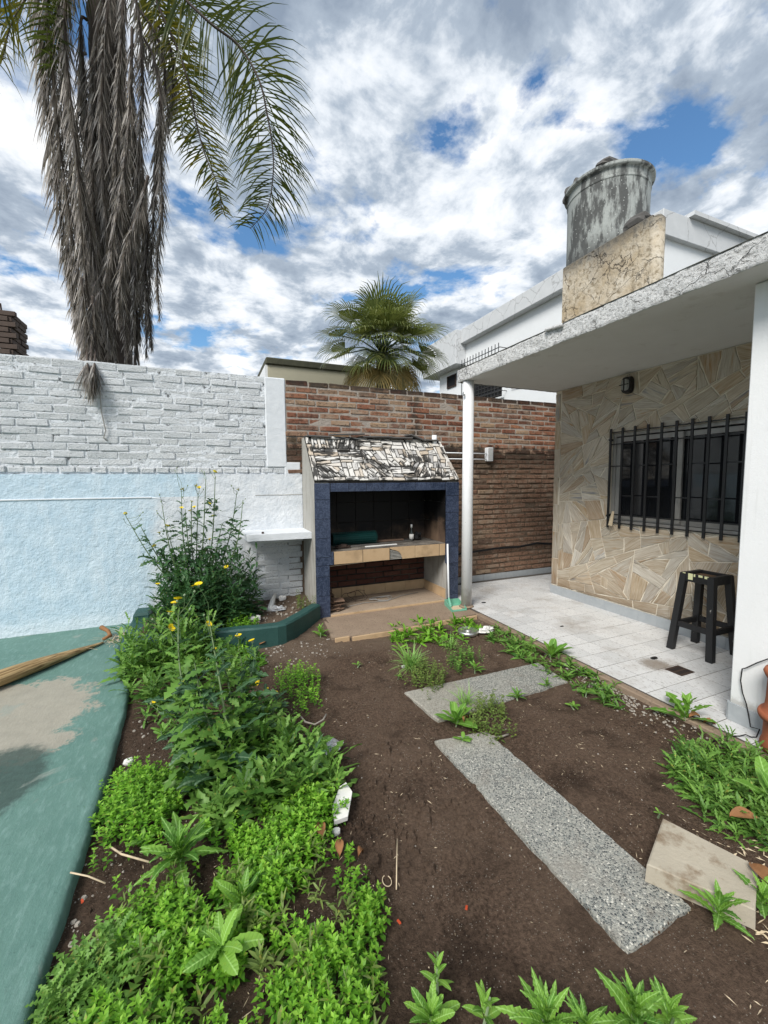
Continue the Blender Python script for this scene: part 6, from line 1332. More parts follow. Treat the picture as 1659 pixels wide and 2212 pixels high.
PROTO = {
 'thistle': [lobed(4, 0.38, 0.20, 0.25, 0, s) for s in range(3)],
 'lettuce': [lobed(5, 0.82, 0.19, 0.22, 0, s) for s in range(3)],
 'broad': [lobed(4, 0.93, 0.21, 0.15, 0, s) for s in range(3)],
 'lance': [lobed(3, 0.92, 0.12, 0.22, 0, s, 0.0) for s in range(3)],
 'toothed': [lobed(7, 0.62, 0.14, 0.30, 0, s, 0.0) for s in range(3)],
 'feather': [lobed(6, 0.10, 0.20, 0.25, 0, s, 0.0) for s in range(3)],
}
for L_ in ('blade',):
    PROTO['blade'] = []
    for s in range(3):
        V = []; F = []
        for i in range(6): t_ = i / 5; w = 0.020 * (1 - t_ ** 2) + 0.001; V += [(t_, -w, 0.9 * t_ * 0.3 - 0.45 * t_ * t_), (t_, w, 0.9 * t_ * 0.3 - 0.45 * t_ * t_)]
        for i in range(5): F.append((2 * i, 2 * i + 1, 2 * i + 3, 2 * i + 2))
        PROTO['blade'].append((V, F))
PM = {}
def proto_mesh(kind, v, mat):
    k = (kind, v, mat)
    if k not in PM: PM[k] = make_mesh('leaf', PROTO[kind][v][0], PROTO[kind][v][1], mat, True)
    return PM[k]
def leaf_rot(az, el, roll=0.0): return (Matrix.Rotation(az, 3, 'Z') @ Matrix.Rotation(-el, 3, 'Y') @ Matrix.Rotation(roll, 3, 'X'))
def rosette(name, label, cat, loc, n, L, kind, mat, seed, el=(0.15, 1.1), group=None, stem=0.0, wid=1.0):
    r_ = random.Random(seed); root = thing(name, label, cat, loc, 0, group)
    if stem > 0: m = MB(); m.tube([(0, 0, -0.02), (r_.gauss(0, 0.01), r_.gauss(0, 0.01), stem)], [0.005, 0.003], 6); part('stem', m.mesh('stem', 'stem_green'), root, False)
    for k in range(n):
        f_ = k / max(1, n - 1); az = k * 2.4 + r_.gauss(0, 0.25); e = el[0] + (el[1] - el[0]) * f_ + r_.gauss(0, 0.1); l_ = L * (1.0 - 0.40 * f_) * r_.uniform(0.8, 1.1)
        part('leaf', proto_mesh(kind, r_.randrange(3), mat), root, False, (0, 0, stem * f_ * r_.uniform(0.7, 1)), leaf_rot(az, e, r_.gauss(0, 0.2)), (l_, l_ * wid * r_.uniform(0.85, 1.15), l_))
    return root
# merged leaf masses
class Mass:
    def __init__(s): s.V = []; s.F = []; s.T = []; s.n = 0
    def add(s, P, Fq, tone): s.V.append(P); s.F.append(Fq + s.n); s.T.append(np.full(len(P), tone) if np.isscalar(tone) else tone); s.n += len(P)
    def build(s, name, mat): return np_mesh(name, np.concatenate(s.V), np.concatenate(s.F), mat, np.concatenate(s.T))
PN = {k: [(np.array(V), np.array(F)) for V, F in v] for k, v in PROTO.items()}
def rotm(az, el, roll): return np.array(leaf_rot(az, el, roll))
LEAF5 = np.array([(0, 0, 0), (0.42, -0.25, 0.07), (1, 0, -0.10), (0.42, 0.25, 0.07), (0.5, 0, -0.01)]); LEAF5F = np.array([(0, 1, 2, 4), (0, 4, 2, 3)])
def shoot(r_, h, L, levels):
    """upright shoot with crossed pairs of small ovate leaves"""
    Vs = []; Fs = []; Ts = []; n = 0; az = r_.uniform(0, 6.3); lean = np.array([r_.gauss(0, 0.15), r_.gauss(0, 0.15), 1.0])
    for k in range(levels):
        f_ = k / (levels - 1); zc = lean * h * (0.25 + 0.75 * f_); l_ = L * (1.05 - 0.45 * f_); el = -0.05 + 0.60 * f_ + r_.gauss(0, 0.16)
        for q in range(2 if k < levels - 1 else 4):
            a = az + k * 1.57 + q * (math.pi if k < levels - 1 else math.pi / 2) + r_.gauss(0, 0.25)
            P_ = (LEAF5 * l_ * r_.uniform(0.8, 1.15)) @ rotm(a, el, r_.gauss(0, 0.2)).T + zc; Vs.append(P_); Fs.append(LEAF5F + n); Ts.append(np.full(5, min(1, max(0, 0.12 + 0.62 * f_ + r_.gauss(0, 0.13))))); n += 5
    return np.concatenate(Vs), np.concatenate(Fs), np.concatenate(Ts)
rsn = random.Random(88)
SHOOTS = [shoot(rsn, rsn.uniform(0.045, 0.08), rsn.uniform(0.021, 0.030), 5) for _ in range(24)]
def edge_dist(poly, x, y):
    d = 9.0
    for i in range(len(poly)):
        ax_, ay_ = poly[i][:2]; bx_, by_ = poly[(i + 1) % len(poly)][:2]; ex, ey = bx_ - ax_, by_ - ay_; t_ = max(0, min(1, ((x - ax_) * ex + (y - ay_) * ey) / (ex * ex + ey * ey + 1e-9))); d = min(d, math.hypot(x - ax_ - ex * t_, y - ay_ - ey * t_))
    return d
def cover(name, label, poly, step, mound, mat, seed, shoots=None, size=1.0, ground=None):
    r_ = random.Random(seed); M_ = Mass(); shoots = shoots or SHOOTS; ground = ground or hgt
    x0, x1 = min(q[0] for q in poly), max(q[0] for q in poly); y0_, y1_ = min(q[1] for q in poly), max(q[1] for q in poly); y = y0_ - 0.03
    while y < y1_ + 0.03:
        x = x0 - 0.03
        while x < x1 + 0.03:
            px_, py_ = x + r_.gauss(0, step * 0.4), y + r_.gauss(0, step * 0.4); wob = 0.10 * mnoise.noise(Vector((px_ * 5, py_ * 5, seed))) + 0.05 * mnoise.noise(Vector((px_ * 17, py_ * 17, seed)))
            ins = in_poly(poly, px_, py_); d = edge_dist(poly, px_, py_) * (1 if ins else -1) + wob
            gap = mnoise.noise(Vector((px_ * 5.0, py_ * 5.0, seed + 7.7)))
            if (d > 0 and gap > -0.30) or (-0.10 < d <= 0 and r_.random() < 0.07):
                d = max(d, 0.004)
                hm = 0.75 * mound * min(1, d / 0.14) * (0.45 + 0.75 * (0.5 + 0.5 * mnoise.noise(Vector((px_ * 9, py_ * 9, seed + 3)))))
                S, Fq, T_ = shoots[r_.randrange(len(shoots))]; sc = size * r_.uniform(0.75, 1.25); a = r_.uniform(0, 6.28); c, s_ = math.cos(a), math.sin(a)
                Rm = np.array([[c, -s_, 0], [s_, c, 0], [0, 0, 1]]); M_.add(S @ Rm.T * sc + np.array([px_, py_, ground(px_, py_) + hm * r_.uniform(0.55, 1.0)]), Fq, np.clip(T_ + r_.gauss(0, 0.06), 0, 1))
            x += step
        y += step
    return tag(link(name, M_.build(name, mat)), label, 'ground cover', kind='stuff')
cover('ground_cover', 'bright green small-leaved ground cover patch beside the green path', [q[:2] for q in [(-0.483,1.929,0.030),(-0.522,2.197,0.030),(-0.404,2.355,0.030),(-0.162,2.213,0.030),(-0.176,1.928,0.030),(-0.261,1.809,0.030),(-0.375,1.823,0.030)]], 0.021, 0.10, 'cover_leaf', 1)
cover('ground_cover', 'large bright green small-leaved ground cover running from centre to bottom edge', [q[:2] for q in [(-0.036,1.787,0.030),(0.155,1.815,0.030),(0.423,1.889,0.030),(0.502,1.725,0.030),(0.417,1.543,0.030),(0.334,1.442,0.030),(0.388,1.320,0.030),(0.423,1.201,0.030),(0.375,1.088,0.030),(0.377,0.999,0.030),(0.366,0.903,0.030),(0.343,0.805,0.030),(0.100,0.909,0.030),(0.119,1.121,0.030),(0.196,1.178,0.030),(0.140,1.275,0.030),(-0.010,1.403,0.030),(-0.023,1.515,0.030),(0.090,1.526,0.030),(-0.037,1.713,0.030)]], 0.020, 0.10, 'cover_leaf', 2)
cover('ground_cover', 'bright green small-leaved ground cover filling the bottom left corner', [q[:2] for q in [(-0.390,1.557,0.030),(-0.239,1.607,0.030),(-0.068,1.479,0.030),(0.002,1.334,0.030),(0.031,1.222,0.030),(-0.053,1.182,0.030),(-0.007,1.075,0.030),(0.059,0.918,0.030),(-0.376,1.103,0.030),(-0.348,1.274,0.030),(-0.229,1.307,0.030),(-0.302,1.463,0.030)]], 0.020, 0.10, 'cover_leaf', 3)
cover('ground_cover', 'light green clump of small leaves inside the planter by kerb', [q[:2] for q in [(0.094,3.948,0.140),(0.164,4.436,0.140),(0.346,4.440,0.140),(0.355,3.969,0.140),(0.251,3.801,0.140)]], 0.03, 0.08, 'cover_leaf', 4, None, 1.0, lambda x, y: 0.09)
FINE = [shoot(rsn, rsn.uniform(0.07, 0.12), rsn.uniform(0.020, 0.028), 7) for _ in range(12)]
cover('small_weed', 'rounded fine-leaved weed clump on soil right of the thistles', [q[:2] for q in [(0.402,2.940,0.000),(0.560,3.068,0.000),(0.703,2.924,0.000),(0.631,2.633,0.000),(0.488,2.542,0.000),(0.407,2.763,0.000)]], 0.035, 0.05, 'cover_leaf', 5, FINE)
cover('small_weed', 'yellowish fine-leaved bush at the edge of cross slab, left', [q[:2] for q in [(1.274,2.567,-0.020),(1.437,2.774,-0.020),(1.631,2.647,-0.020),(1.532,2.455,-0.020),(1.348,2.395,-0.020)]], 0.032, 0.04, 'yellow_weed', 6, FINE)
cover('small_weed', 'yellowish bushy weed growing over the front of the cross slab', [q[:2] for q in [(1.366,1.980,-0.020),(1.509,2.137,-0.020),(1.694,2.117,-0.020),(1.658,1.959,-0.020),(1.486,1.832,-0.020),(1.388,1.874,-0.020)]], 0.030, 0.07, 'yellow_weed', 7, FINE)
cover('small_weed', 'small fine-leaved weed between grass tuft and cross slab', [q[:2] for q in [(1.750,2.772,-0.020),(1.901,2.902,-0.020),(2.017,2.800,-0.020),(1.856,2.635,-0.020),(1.734,2.645,-0.020)]], 0.032, 0.03, 'weed_leaf', 8, FINE)
cover('small_weed', 'tiny green weed tuft beside barbecue side wall in planter', [q[:2] for q in [(0.838,4.292,0.120),(0.934,4.587,0.120),(1.003,4.497,0.120),(0.938,4.213,0.120)]], 0.03, 0.03, 'yellow_weed', 9, FINE, 1.0, lambda x, y: 0.09)
def weeds(name, label, poly, n, kind, L, mat, seed, ground=None, leaves=9, el=(0.1, 1.0), stem=0.06, cat='weeds', wid=0.85):
    """a mass of lobed rosette weeds grown into one another"""
    r_ = random.Random(seed); M_ = Mass(); ground = ground or hgt; k = 0; tries = 0
    x0, x1 = min(q[0] for q in poly), max(q[0] for q in poly); y0_, y1_ = min(q[1] for q in poly), max(q[1] for q in poly)
    while k < n and tries < n * 30:
        tries += 1; x = r_.uniform(x0, x1); y = r_.uniform(y0_, y1_)
        if not in_poly(poly, x, y): continue
        k += 1; z = ground(x, y); sc = r_.uniform(0.6, 1.2); tb_ = r_.uniform(0.1, 0.75); st_h = stem * r_.uniform(0.2, 1.6)
        for q in range(leaves):
            f_ = q / leaves; V_, F_ = PN[kind][r_.randrange(3)]; l_ = L * sc * (1.05 - 0.45 * f_) * r_.uniform(0.7, 1.15)
            P_ = (V_ * np.array([l_, l_ * wid * r_.uniform(0.7, 1.2), l_])) @ rotm(q * 2.4 + r_.gauss(0, 0.4), el[0] + (el[1] - el[0]) * f_ + r_.gauss(0, 0.2), r_.gauss(0, 0.35)).T + np.array([x, y, z + st_h * f_]); M_.add(P_, F_, min(1, max(0, tb_ + r_.gauss(0, 0.12) + 0.2 * f_)))
    return tag(link(name, M_.build(name, mat)), label, cat, kind='stuff')
pl_ground = lambda x, y: 0.085 + 0.03 * fbm(x, y, 3.0) if y > kerb_y(x) + 0.05 else hgt(x, y)
weeds('weed_patch', 'tangle of lobed dark green weeds between the path corner and planter kerb', [q[:2] for q in [(-0.673,3.621,0.030),(-0.566,4.243,0.030),(-0.017,4.193,0.030),(0.331,3.461,0.030),(0.187,3.006,0.030),(-0.084,2.916,0.030),(-0.383,2.921,0.030),(-0.625,3.217,0.030)]], 120, 'thistle', 0.15, 'weed_leaf', 21, None, 11, (0.1, 1.1), 0.14)
weeds('weed_patch', 'tall leafy weeds hiding the left end of the planter kerb', [(-0.66, 3.42), (-0.05, 3.50), (0.02, 3.72), (-0.10, 3.86), (-0.60, 3.92), (-0.70, 3.70)], 75, 'thistle', 0.15, 'weed_leaf', 34, None, 13, (0.0, 1.1), 0.30, 'weeds', 1.0)
weeds('weed_patch', 'dense toothed thistle leaves massed in the middle of the bed', [q[:2] for q in [(-0.160,2.176,0.030),(-0.078,2.379,0.030),(0.171,2.460,0.030),(0.405,2.261,0.030),(0.508,2.041,0.030),(0.519,1.781,0.030),(0.311,1.777,0.030),(0.114,1.804,0.030),(-0.018,1.780,0.030),(-0.112,1.959,0.030)]], 110, 'thistle', 0.17, 'weed_leaf', 22, None, 11, (0.15, 1.2), 0.16)
weeds('weed_patch', 'small mixed weeds between the path and the flowering thistle', [q[:2] for q in [(-0.467,2.955,0.000),(-0.144,3.003,0.000),(-0.006,2.539,0.000),(-0.169,2.340,0.000),(-0.354,2.640,0.000)]], 34, 'toothed', 0.085, 'weed_leaf', 23, None, 8, (0.1, 0.9), 0.05)
weeds('weed_patch', 'low green weeds along the near edge of the concrete apron', [q[:2] for q in [(1.491,3.418,-0.020),(1.684,3.764,-0.020),(2.007,3.823,-0.020),(2.394,3.573,-0.020),(2.468,3.317,-0.020),(1.992,3.079,-0.020),(1.693,3.269,-0.020),(1.468,3.091,-0.020)]], 64, 'lettuce', 0.11, 'cover_leaf', 24, None, 8, (0.15, 1.0), 0.03)
weeds('weed_patch', 'strip of low weeds along the patio kerb past the cross slab', [q[:2] for q in [(2.340,3.107,-0.020),(2.636,3.315,-0.020),(2.617,2.923,-0.020),(2.619,2.302,-0.020),(2.606,1.917,-0.020),(2.392,1.754,-0.020),(2.304,1.980,-0.020),(2.361,2.329,-0.020),(2.296,2.729,-0.020)]], 90, 'toothed', 0.10, 'weed_leaf', 25, None, 8, (0.1, 0.9), 0.04)
weeds('weed_patch', 'thick jagged-leaved weeds at the right edge below the patio', [q[:2] for q in [(2.061,1.263,0.000),(2.378,1.367,0.000),(2.565,1.286,0.000),(2.653,1.045,0.000),(2.077,0.772,0.000),(1.952,0.895,0.000),(1.926,0.982,0.000),(2.003,1.120,0.000)]], 150, 'thistle', 0.085, 'weed_leaf', 26, None, 12, (0.0, 1.1), 0.10)
weeds('feathery_weed', 'feathery fern-leaved weed spreading over the path edge bottom left', [q[:2] for q in [(-0.482,1.269,0.000),(-0.463,1.419,0.000),(-0.396,1.486,0.000),(-0.273,1.434,0.000),(-0.207,1.310,0.000),(-0.312,1.249,0.000),(-0.351,1.147,0.000)]], 48, 'feather', 0.11, 'weed_leaf', 27, None, 9, (0.05, 0.9), 0.06)
weeds('weed_patch', 'sprawling leafy weeds under the shelf in the planter', [q[:2] for q in [(0.179,4.767,0.120),(0.467,6.630,0.120),(0.814,6.120,0.120),(0.737,5.160,0.120),(0.460,4.642,0.120)]], 30, 'toothed', 0.10, 'weed_leaf', 28, lambda x, y: 0.09, 10, (0.2, 1.3), 0.20)
weeds('weed_patch', 'broad-leaved nettle against the wall below the shelf', [q[:2] for q in [(0.765,5.347,0.120),(0.914,5.912,0.120),(1.156,5.647,0.120),(1.050,5.143,0.120)]], 9, 'broad', 0.11, 'weed_leaf', 29, lambda x, y: 0.09, 9, (0.2, 1.2), 0.14)
weeds('weed_patch', 'pale lobed weeds at foot of the planter kerb', [q[:2] for q in [(-0.125,3.452,0.000),(0.132,3.841,0.000),(0.349,3.635,0.000),(0.369,3.327,0.000),(0.101,3.187,0.000)]], 26, 'lettuce', 0.10, 'cover_leaf', 30, None, 8, (0.15, 1.0), 0.05)

weeds('mixed_sprigs', 'yellowish young sprigs scattered through the bottom ground cover', [q[:2] for q in [(-0.390,1.529,0.050),(-0.235,1.585,0.050),(0.024,1.493,0.050),(0.371,1.514,0.050),(0.424,1.181,0.050),(0.360,0.873,0.050),(0.107,0.953,0.050),(0.082,1.132,0.050),(-0.084,1.053,0.050),(-0.349,1.147,0.050)]], 70, 'lance', 0.05, 'yellow_weed', 33, lambda x, y: hgt(x, y) + 0.05, 9, (0.1, 1.2), 0.06)
ROS = 'rosette weeds in the bed'
for a in (
 ('big upright rosette of lance-shaped leaves above the lower ground cover', (-0.154,1.651,0.030), 22, 0.19, 'toothed', 'rosette_leaf', 1, (0.15, 1.35), 0.06, 1.0),
 ('medium lance-leaved rosette just right of the biggest one', (0.051,1.385,0.030), 15, 0.13, 'lance', 'rosette_leaf', 2, (0.2, 1.3), 0.03, 1.2),
 ('pale broad-leaved rosette at the lower centre of ground cover', (-0.016,1.249,0.060), 10, 0.13, 'lettuce', 'bright_leaf', 3, (0.1, 0.9), 0.02, 1.3),
 ('small lance-leaved rosette by the brown leaf in the cover', (0.179,1.437,0.040), 12, 0.12, 'lance', 'rosette_leaf', 4, (0.2, 1.2), 0.03, 1.1),
 ('spiky grey green thistle rosette at right of dense weeds', (0.443,1.998,0.000), 10, 0.20, 'thistle', 'thistle_leaf', 5, (0.3, 1.4), 0.05, 0.8),
 ('large toothed-leaf plant on the near end of cross slab', (1.329,2.048,-0.020), 13, 0.17, 'broad', 'rosette_leaf', 6, (0.05, 1.2), 0.03, 1.1),
 ('seedling with rounded leaves at the head of the long slab', (1.274,1.891,-0.020), 6, 0.07, 'broad', 'bright_leaf', 7, (0.05, 0.6), 0.02, 1.3),
 ('small dark rosette at right edge of the cross slab', (1.873,2.134,-0.020), 12, 0.085, 'lance', 'rosette_leaf', 8, (0.15, 1.2), 0.03, 1.2),
 ('small leafy weed on the far right corner of cross slab', (2.169,2.178,-0.020), 11, 0.075, 'toothed', 'rosette_leaf', 9, (0.15, 1.2), 0.03, 1.0),
 ('bright lance-leaved rosette behind cross slab beside grass tuft', (1.843,2.580,-0.020), 13, 0.10, 'lance', 'bright_leaf', 10, (0.15, 1.2), 0.04, 1.2),
 ('upright plant with large oval leaves at the patio kerb', (2.566,2.535,-0.030), 11, 0.20, 'broad', 'bright_leaf', 11, (0.35, 1.35), 0.04, 1.15),
 ('jagged lettuce-like plant leaning over the patio kerb', (2.623,1.509,-0.020), 12, 0.22, 'thistle', 'bright_leaf', 12, (0.1, 1.45), 0.07, 1.25),
 ('young groundsel plant in front of the concrete block', (1.527,0.746,-0.030), 13, 0.12, 'toothed', 'rosette_leaf', 13, (0.2, 1.35), 0.05, 1.15),
 ('young groundsel at right edge beside the concrete block', (1.697,0.706,-0.030), 12, 0.13, 'toothed', 'rosette_leaf', 14, (0.2, 1.3), 0.05, 1.15),
 ('broad round-leaved plant at bottom edge left of centre', (0.503,0.889,-0.020), 20, 0.089, 'lettuce', 'bright_leaf', 15, (0.3, 1.35), 0.03, 1.05),
 ('large toothed plant at the bottom edge right of centre', (0.779,0.751,-0.020), 24, 0.128, 'toothed', 'bright_leaf', 16, (0.35, 1.35), 0.05, 0.95),
 ('second toothed plant at bottom edge beside the largest one', (0.864,0.700,-0.020), 21, 0.106, 'toothed', 'rosette_leaf', 17, (0.35, 1.3), 0.04, 0.95),
 ('tall toothed plant at bottom edge below slab corner', (1.004,0.666,-0.020), 24, 0.136, 'toothed', 'rosette_leaf', 18, (0.4, 1.4), 0.06, 0.9),
 ('small toothed weed at the bottom right by the husks', (1.094,0.632,-0.020), 14, 0.093, 'toothed', 'bright_leaf', 19, (0.3, 1.3), 0.05, 1.2),
 ('slim leafy seedling at bottom edge left of toothed plants', (0.643,0.840,-0.020), 10, 0.08, 'lance', 'bright_leaf', 20, (0.2, 1.2), 0.07, 1.3),
 ('slender seedling above the round-leaved plant at bottom', (0.564,0.956,-0.030), 10, 0.06, 'lance', 'bright_leaf', 21, (0.2, 1.2), 0.09, 1.4),
 ('lance-leaved weed growing at the foot of blue tiled column', (0.922,3.762,0.000), 15, 0.12, 'lance', 'bright_leaf', 22, (0.2, 1.35), 0.07, 1.1),
 ('tiny seedling alone on bare soil near the grass tuft', (1.042,3.041,-0.030), 6, 0.05, 'broad', 'bright_leaf', 23, (0.1, 0.6), 0.01, 1.2),
 ('tiny two-leaved seedling left of the cross slab corner', (1.259,2.733,-0.030), 6, 0.045, 'broad', 'bright_leaf', 24, (0.05, 0.5), 0.01, 1.2),
 ('small seedling on bare soil right of the cross slab', (2.135,1.902,-0.030), 7, 0.06, 'broad', 'rosette_leaf', 25, (0.05, 0.6), 0.01, 1.2),
 ('little weed by the kerb strip right of cross slab', (2.335,1.987,-0.030), 8, 0.07, 'toothed', 'bright_leaf', 26, (0.05, 0.8), 0.02, 1.1),
 ('tiny round seedling behind the concrete block corner', (1.780,1.117,-0.040), 4, 0.03, 'broad', 'bright_leaf', 27, (0.05, 0.5), 0.01, 1.5),
 ('wide broad leaf plant at the right picture edge below pipe', (2.237,0.922,0.050), 7, 0.22, 'broad', 'bright_leaf', 28, (0.3, 1.1), 0.03, 1.2),
 ('small leafy rosette left of the first flowering thistle foot', (-0.301,2.628,-0.020), 10, 0.10, 'lance', 'bright_leaf', 29, (0.15, 1.1), 0.03, 1.3),
 ('flat broad rosette at the tip of left cover patch', (-0.300,1.850,-0.010), 8, 0.09, 'broad', 'rosette_leaf', 30, (0.05, 0.6), 0.01, 1.2),
):
    lab, loc, n, L, kind, mat, seed, el, stm, wid = a
    rosette('rosette_weed', lab, 'weed', (loc[0], loc[1], max(hgt(loc[0], loc[1]), -0.03) if loc[2] < 0.02 else loc[2] - 0.03), n, L, kind, mat, seed, el, ROS, stm, wid)
# grass-like tufts
def tuft(label, c, n, L, seed, mat='rosette_leaf'):
    r_ = random.Random(seed); root = thing('grass_tuft', label, 'grass tuft', c)
    for k in range(n): part('blade', proto_mesh('blade', r_.randrange(3), mat), root, False, (r_.gauss(0, 0.02), r_.gauss(0, 0.02), 0), leaf_rot(r_.uniform(0, 6.3), r_.uniform(0.1, 1.4), 0), (L * r_.uniform(0.7, 1.1),) * 3)
tuft('dense dark grassy tuft between the apron and cross slab', (1.421,2.848,-0.030), 110, 0.20, 1)
tuft('smaller grassy tuft right of the dense tuft near pot lid', (1.911,3.051,-0.030), 60, 0.13, 2)
tuft('wispy grassy tuft behind the plant on cross slab', (1.499,2.201,-0.020), 50, 0.14, 3)

# ---- flowering sow thistles
def flower_mesh():
    V = []; F = []; n = 16
    for ring, (r_, z) in enumerate(((0.004, 0.010), (0.012, 0.012))):
        for k in range(n):
            a = 2 * math.pi * (k + ring * 0.5) / n; k0 = len(V); w = 0.0022; t_ = Vector((math.cos(a), math.sin(a), 0)); s_ = Vector((-math.sin(a), math.cos(a), 0)); L = 0.016 if ring else 0.010
            V += [t_ * 0.002 + UP * z * 0.6, t_ * L * 0.7 - s_ * w + UP * z, t_ * L + UP * z, t_ * L * 0.7 + s_ * w + UP * z]; F.append((k0, k0 + 1, k0 + 2, k0 + 3))
    return make_mesh('flower', V, F, 'flower_yellow')
FLM = flower_mesh(); m = MB(); m.lathe([(0.0015, -0.002), (0.006, 0.003), (0.0055, 0.009), (0.002, 0.013)], 8); BUD = m.mesh('bud', 'stem_green', True)
def sow_thistle(label, base, stems, flowers, buds, nleaf, L, seed, fol):
    r_ = random.Random(seed); root = thing('sow_thistle', label, 'flowering weed', base); B = Vector(base); paths = []
    for tip in stems:
        tip = Vector(tip); mid = B.lerp(tip, 0.5) + Vector(((tip.x - B.x) * 0.12 + r_.gauss(0, 0.03), r_.gauss(0, 0.04), 0.06)); pth = catmull([B + Vector((r_.gauss(0, 0.03), r_.gauss(0, 0.03), 0)), mid, tip], 10); paths.append(pth)
        m = MB(); k = len(pth); m.tube(pth, [0.0085 - 0.0062 * i / k for i in range(k)], 6); part('stem', m.mesh('stem', 'stem_green', True), root)
    for c in flowers + buds:
        c = Vector(c); best = min((q for pth in paths for q in pth[8:]), key=lambda q: (q - c).length + (9 if q.z > c.z - 0.05 else 0)); isf = tuple(c) in [tuple(Vector(q)) for q in flowers]
        m = MB(); m.tube(catmull([best, best.lerp(c, 0.5) + Vector((r_.gauss(0, 0.01), r_.gauss(0, 0.01), -0.01)), c], 4), 0.0016, 5); part('stalk', m.mesh('stalk', 'stem_green'), root)
        part('bud', BUD, root, True, c, (r_.gauss(0, 0.3), r_.gauss(0, 0.3), 0), 1.3 if isf else r_.uniform(0.8, 1.2))
        if isf: part('flower', FLM, root, True, c + UP * 0.004, (0.35 + r_.gauss(0, 0.3), r_.gauss(0, 0.3), r_.uniform(0, 6)), r_.uniform(1.2, 1.6))
    for k in range(nleaf):
        pth = r_.choice(paths); f_ = r_.random() ** 1.25; q = pth[int(f_ * (len(pth) - 1) * 0.9)]; l_ = L * (1.2 - 0.85 * f_) * r_.uniform(0.7, 1.2)
        off = Vector((r_.gauss(0, 1), r_.gauss(0, 1), r_.gauss(0, 0.3))) * 0.05 * (1 - f_)
        part('leaf', proto_mesh('thistle', r_.randrange(3), 'thistle_leaf'), root, True, q + off, leaf_rot(r_.uniform(0, 6.3), r_.uniform(-0.1, 0.8), r_.gauss(0, 0.4)), (l_, l_ * r_.uniform(0.9, 1.5), l_))
    M_ = Mass()
    for k in range(int(nleaf * 2.2)):
        pth = r_.choice(paths); f_ = 0.06 + 0.72 * r_.random() ** 1.3; q = pth[int(f_ * (len(pth) - 1))]; V_, F_ = PN['thistle'][r_.randrange(3)]; l_ = L * (0.95 - 0.6 * f_) * r_.uniform(0.5, 1.1); off = np.array([r_.gauss(0, 1), r_.gauss(0, 1), r_.gauss(0, 0.4)]) * 0.075 * (1 - f_)
        P_ = (V_ * np.array([l_, l_ * r_.uniform(0.9, 1.5), l_])) @ rotm(r_.uniform(0, 6.3), r_.uniform(-0.3, 0.8), r_.gauss(0, 0.5)).T + np.array(q) - np.array(base) + off; M_.add(P_, F_, min(1, max(0, r_.gauss(0.45, 0.2))))
    part('small_foliage', M_.build('small_foliage', fol), root, False, kind='stuff')
    return root
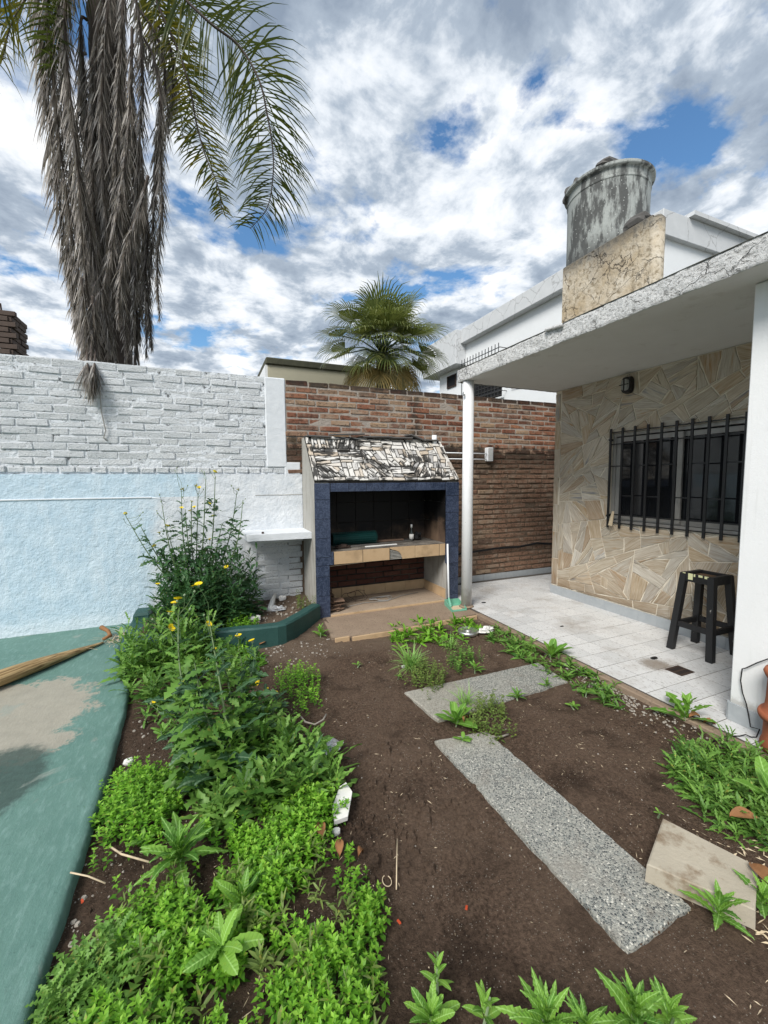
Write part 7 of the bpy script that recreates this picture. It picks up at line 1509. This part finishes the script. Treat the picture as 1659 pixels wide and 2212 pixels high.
sow_thistle('tall dark sow thistle with yellow flowers in the planter against wall', (-0.140,4.420,0.137),
 [(-0.251,4.450,1.347),(-0.104,4.450,1.345),(-0.166,4.450,1.228),(0.256,4.450,1.339),(-0.724,4.450,1.128),(-0.387,4.450,0.958),(-0.423,4.450,1.227)] + [(-0.027,4.300,1.488),(0.055,4.300,1.497),(0.301,4.300,1.260),(-0.601,4.300,1.071),(0.102,4.300,1.039),(-0.218,4.300,1.185),(-0.352,4.300,0.755)],
 [(-0.233,4.420,1.357),(-0.094,4.420,1.372),(-0.126,4.420,1.391),(-0.722,4.420,1.143),(-0.165,4.420,1.239),(-0.142,4.420,1.184),(-0.176,4.420,1.149),(0.049,4.420,1.525),(0.268,4.420,1.349),(-0.016,4.420,1.217),(-0.390,4.420,1.010),(-0.455,4.420,0.947),(-0.499,4.420,0.826),(-0.016,4.420,0.858),(0.030,4.420,1.091),(-0.256,4.420,1.179)] + [(0.125,4.150,0.619),(-0.458,4.150,0.515),(-0.169,4.150,0.463)],
 [(-0.280,4.420,1.569),(-0.297,4.420,1.543),(-0.063,4.420,1.543),(-0.038,4.420,1.534),(0.016,4.420,1.535),(-0.436,4.420,1.316),(-0.427,4.420,1.250),(-0.608,4.420,1.125),(-0.584,4.420,1.155),(-0.598,4.420,1.095),(0.204,4.420,1.396),(0.332,4.420,1.263),(0.313,4.420,1.217),(0.225,4.420,1.373),(-0.195,4.420,1.401),(-0.113,4.420,1.409),(-0.053,4.420,1.363),(0.049,4.420,1.261),(-0.462,4.420,1.142),(-0.469,4.420,1.168),(-0.240,4.420,1.290),(0.005,4.420,1.216),(-0.735,4.420,1.100)],
 296, 0.19, 61, 'dark_weed')
sow_thistle('leaning sow thistle with yellow flowers in the middle of bed', (0.047,2.035,-0.030),
 [(-0.032,2.550,0.672),(-0.188,2.550,0.693),(0.010,2.550,0.472),(-0.323,2.550,0.208)] + [(0.264,2.750,0.369),(0.374,2.750,0.014),(0.301,2.750,0.077),(0.147,2.750,0.311)] + [(-0.109,2.400,0.472),(-0.028,2.400,0.112)],
 [(-0.187,2.550,0.773),(-0.202,2.550,0.754),(-0.231,2.550,0.704),(-0.233,2.550,0.620),(-0.075,2.550,0.846),(-0.039,2.550,0.613),(-0.342,2.550,0.206)] + [(-0.003,2.750,0.374),(0.140,2.750,0.441),(0.221,2.750,0.394),(0.170,2.750,0.126),(0.257,2.750,0.109),(0.176,2.750,0.034),(0.306,2.750,0.047),(0.356,2.750,0.011),(0.365,2.750,-0.098),(0.304,2.750,-0.116),(0.321,2.750,-0.162)] + [(-0.043,2.400,-0.025),(-0.158,2.400,0.070),(-0.087,2.400,-0.083)],
 [(-0.153,2.550,0.801),(-0.100,2.550,0.816),(-0.128,2.550,0.717),(-0.057,2.550,0.675),(-0.314,2.550,0.684),(-0.188,2.550,0.634),(0.120,2.550,0.533),(0.232,2.550,-0.035)],
 260, 0.20, 62, 'weed_leaf')
# dense understorey of the wall thistle
weeds('weed_patch', 'dark leafy understorey round the foot of the wall thistle', [(-0.50, 4.02), (-0.1, 3.93), (0.30, 3.98), (0.42, 4.25), (0.36, 4.60), (-0.1, 4.72), (-0.45, 4.62)], 170, 'thistle', 0.16, 'dark_weed', 31, lambda x, y: 0.09, 16, (0.0, 1.0), 0.46, 'weeds', 1.0)
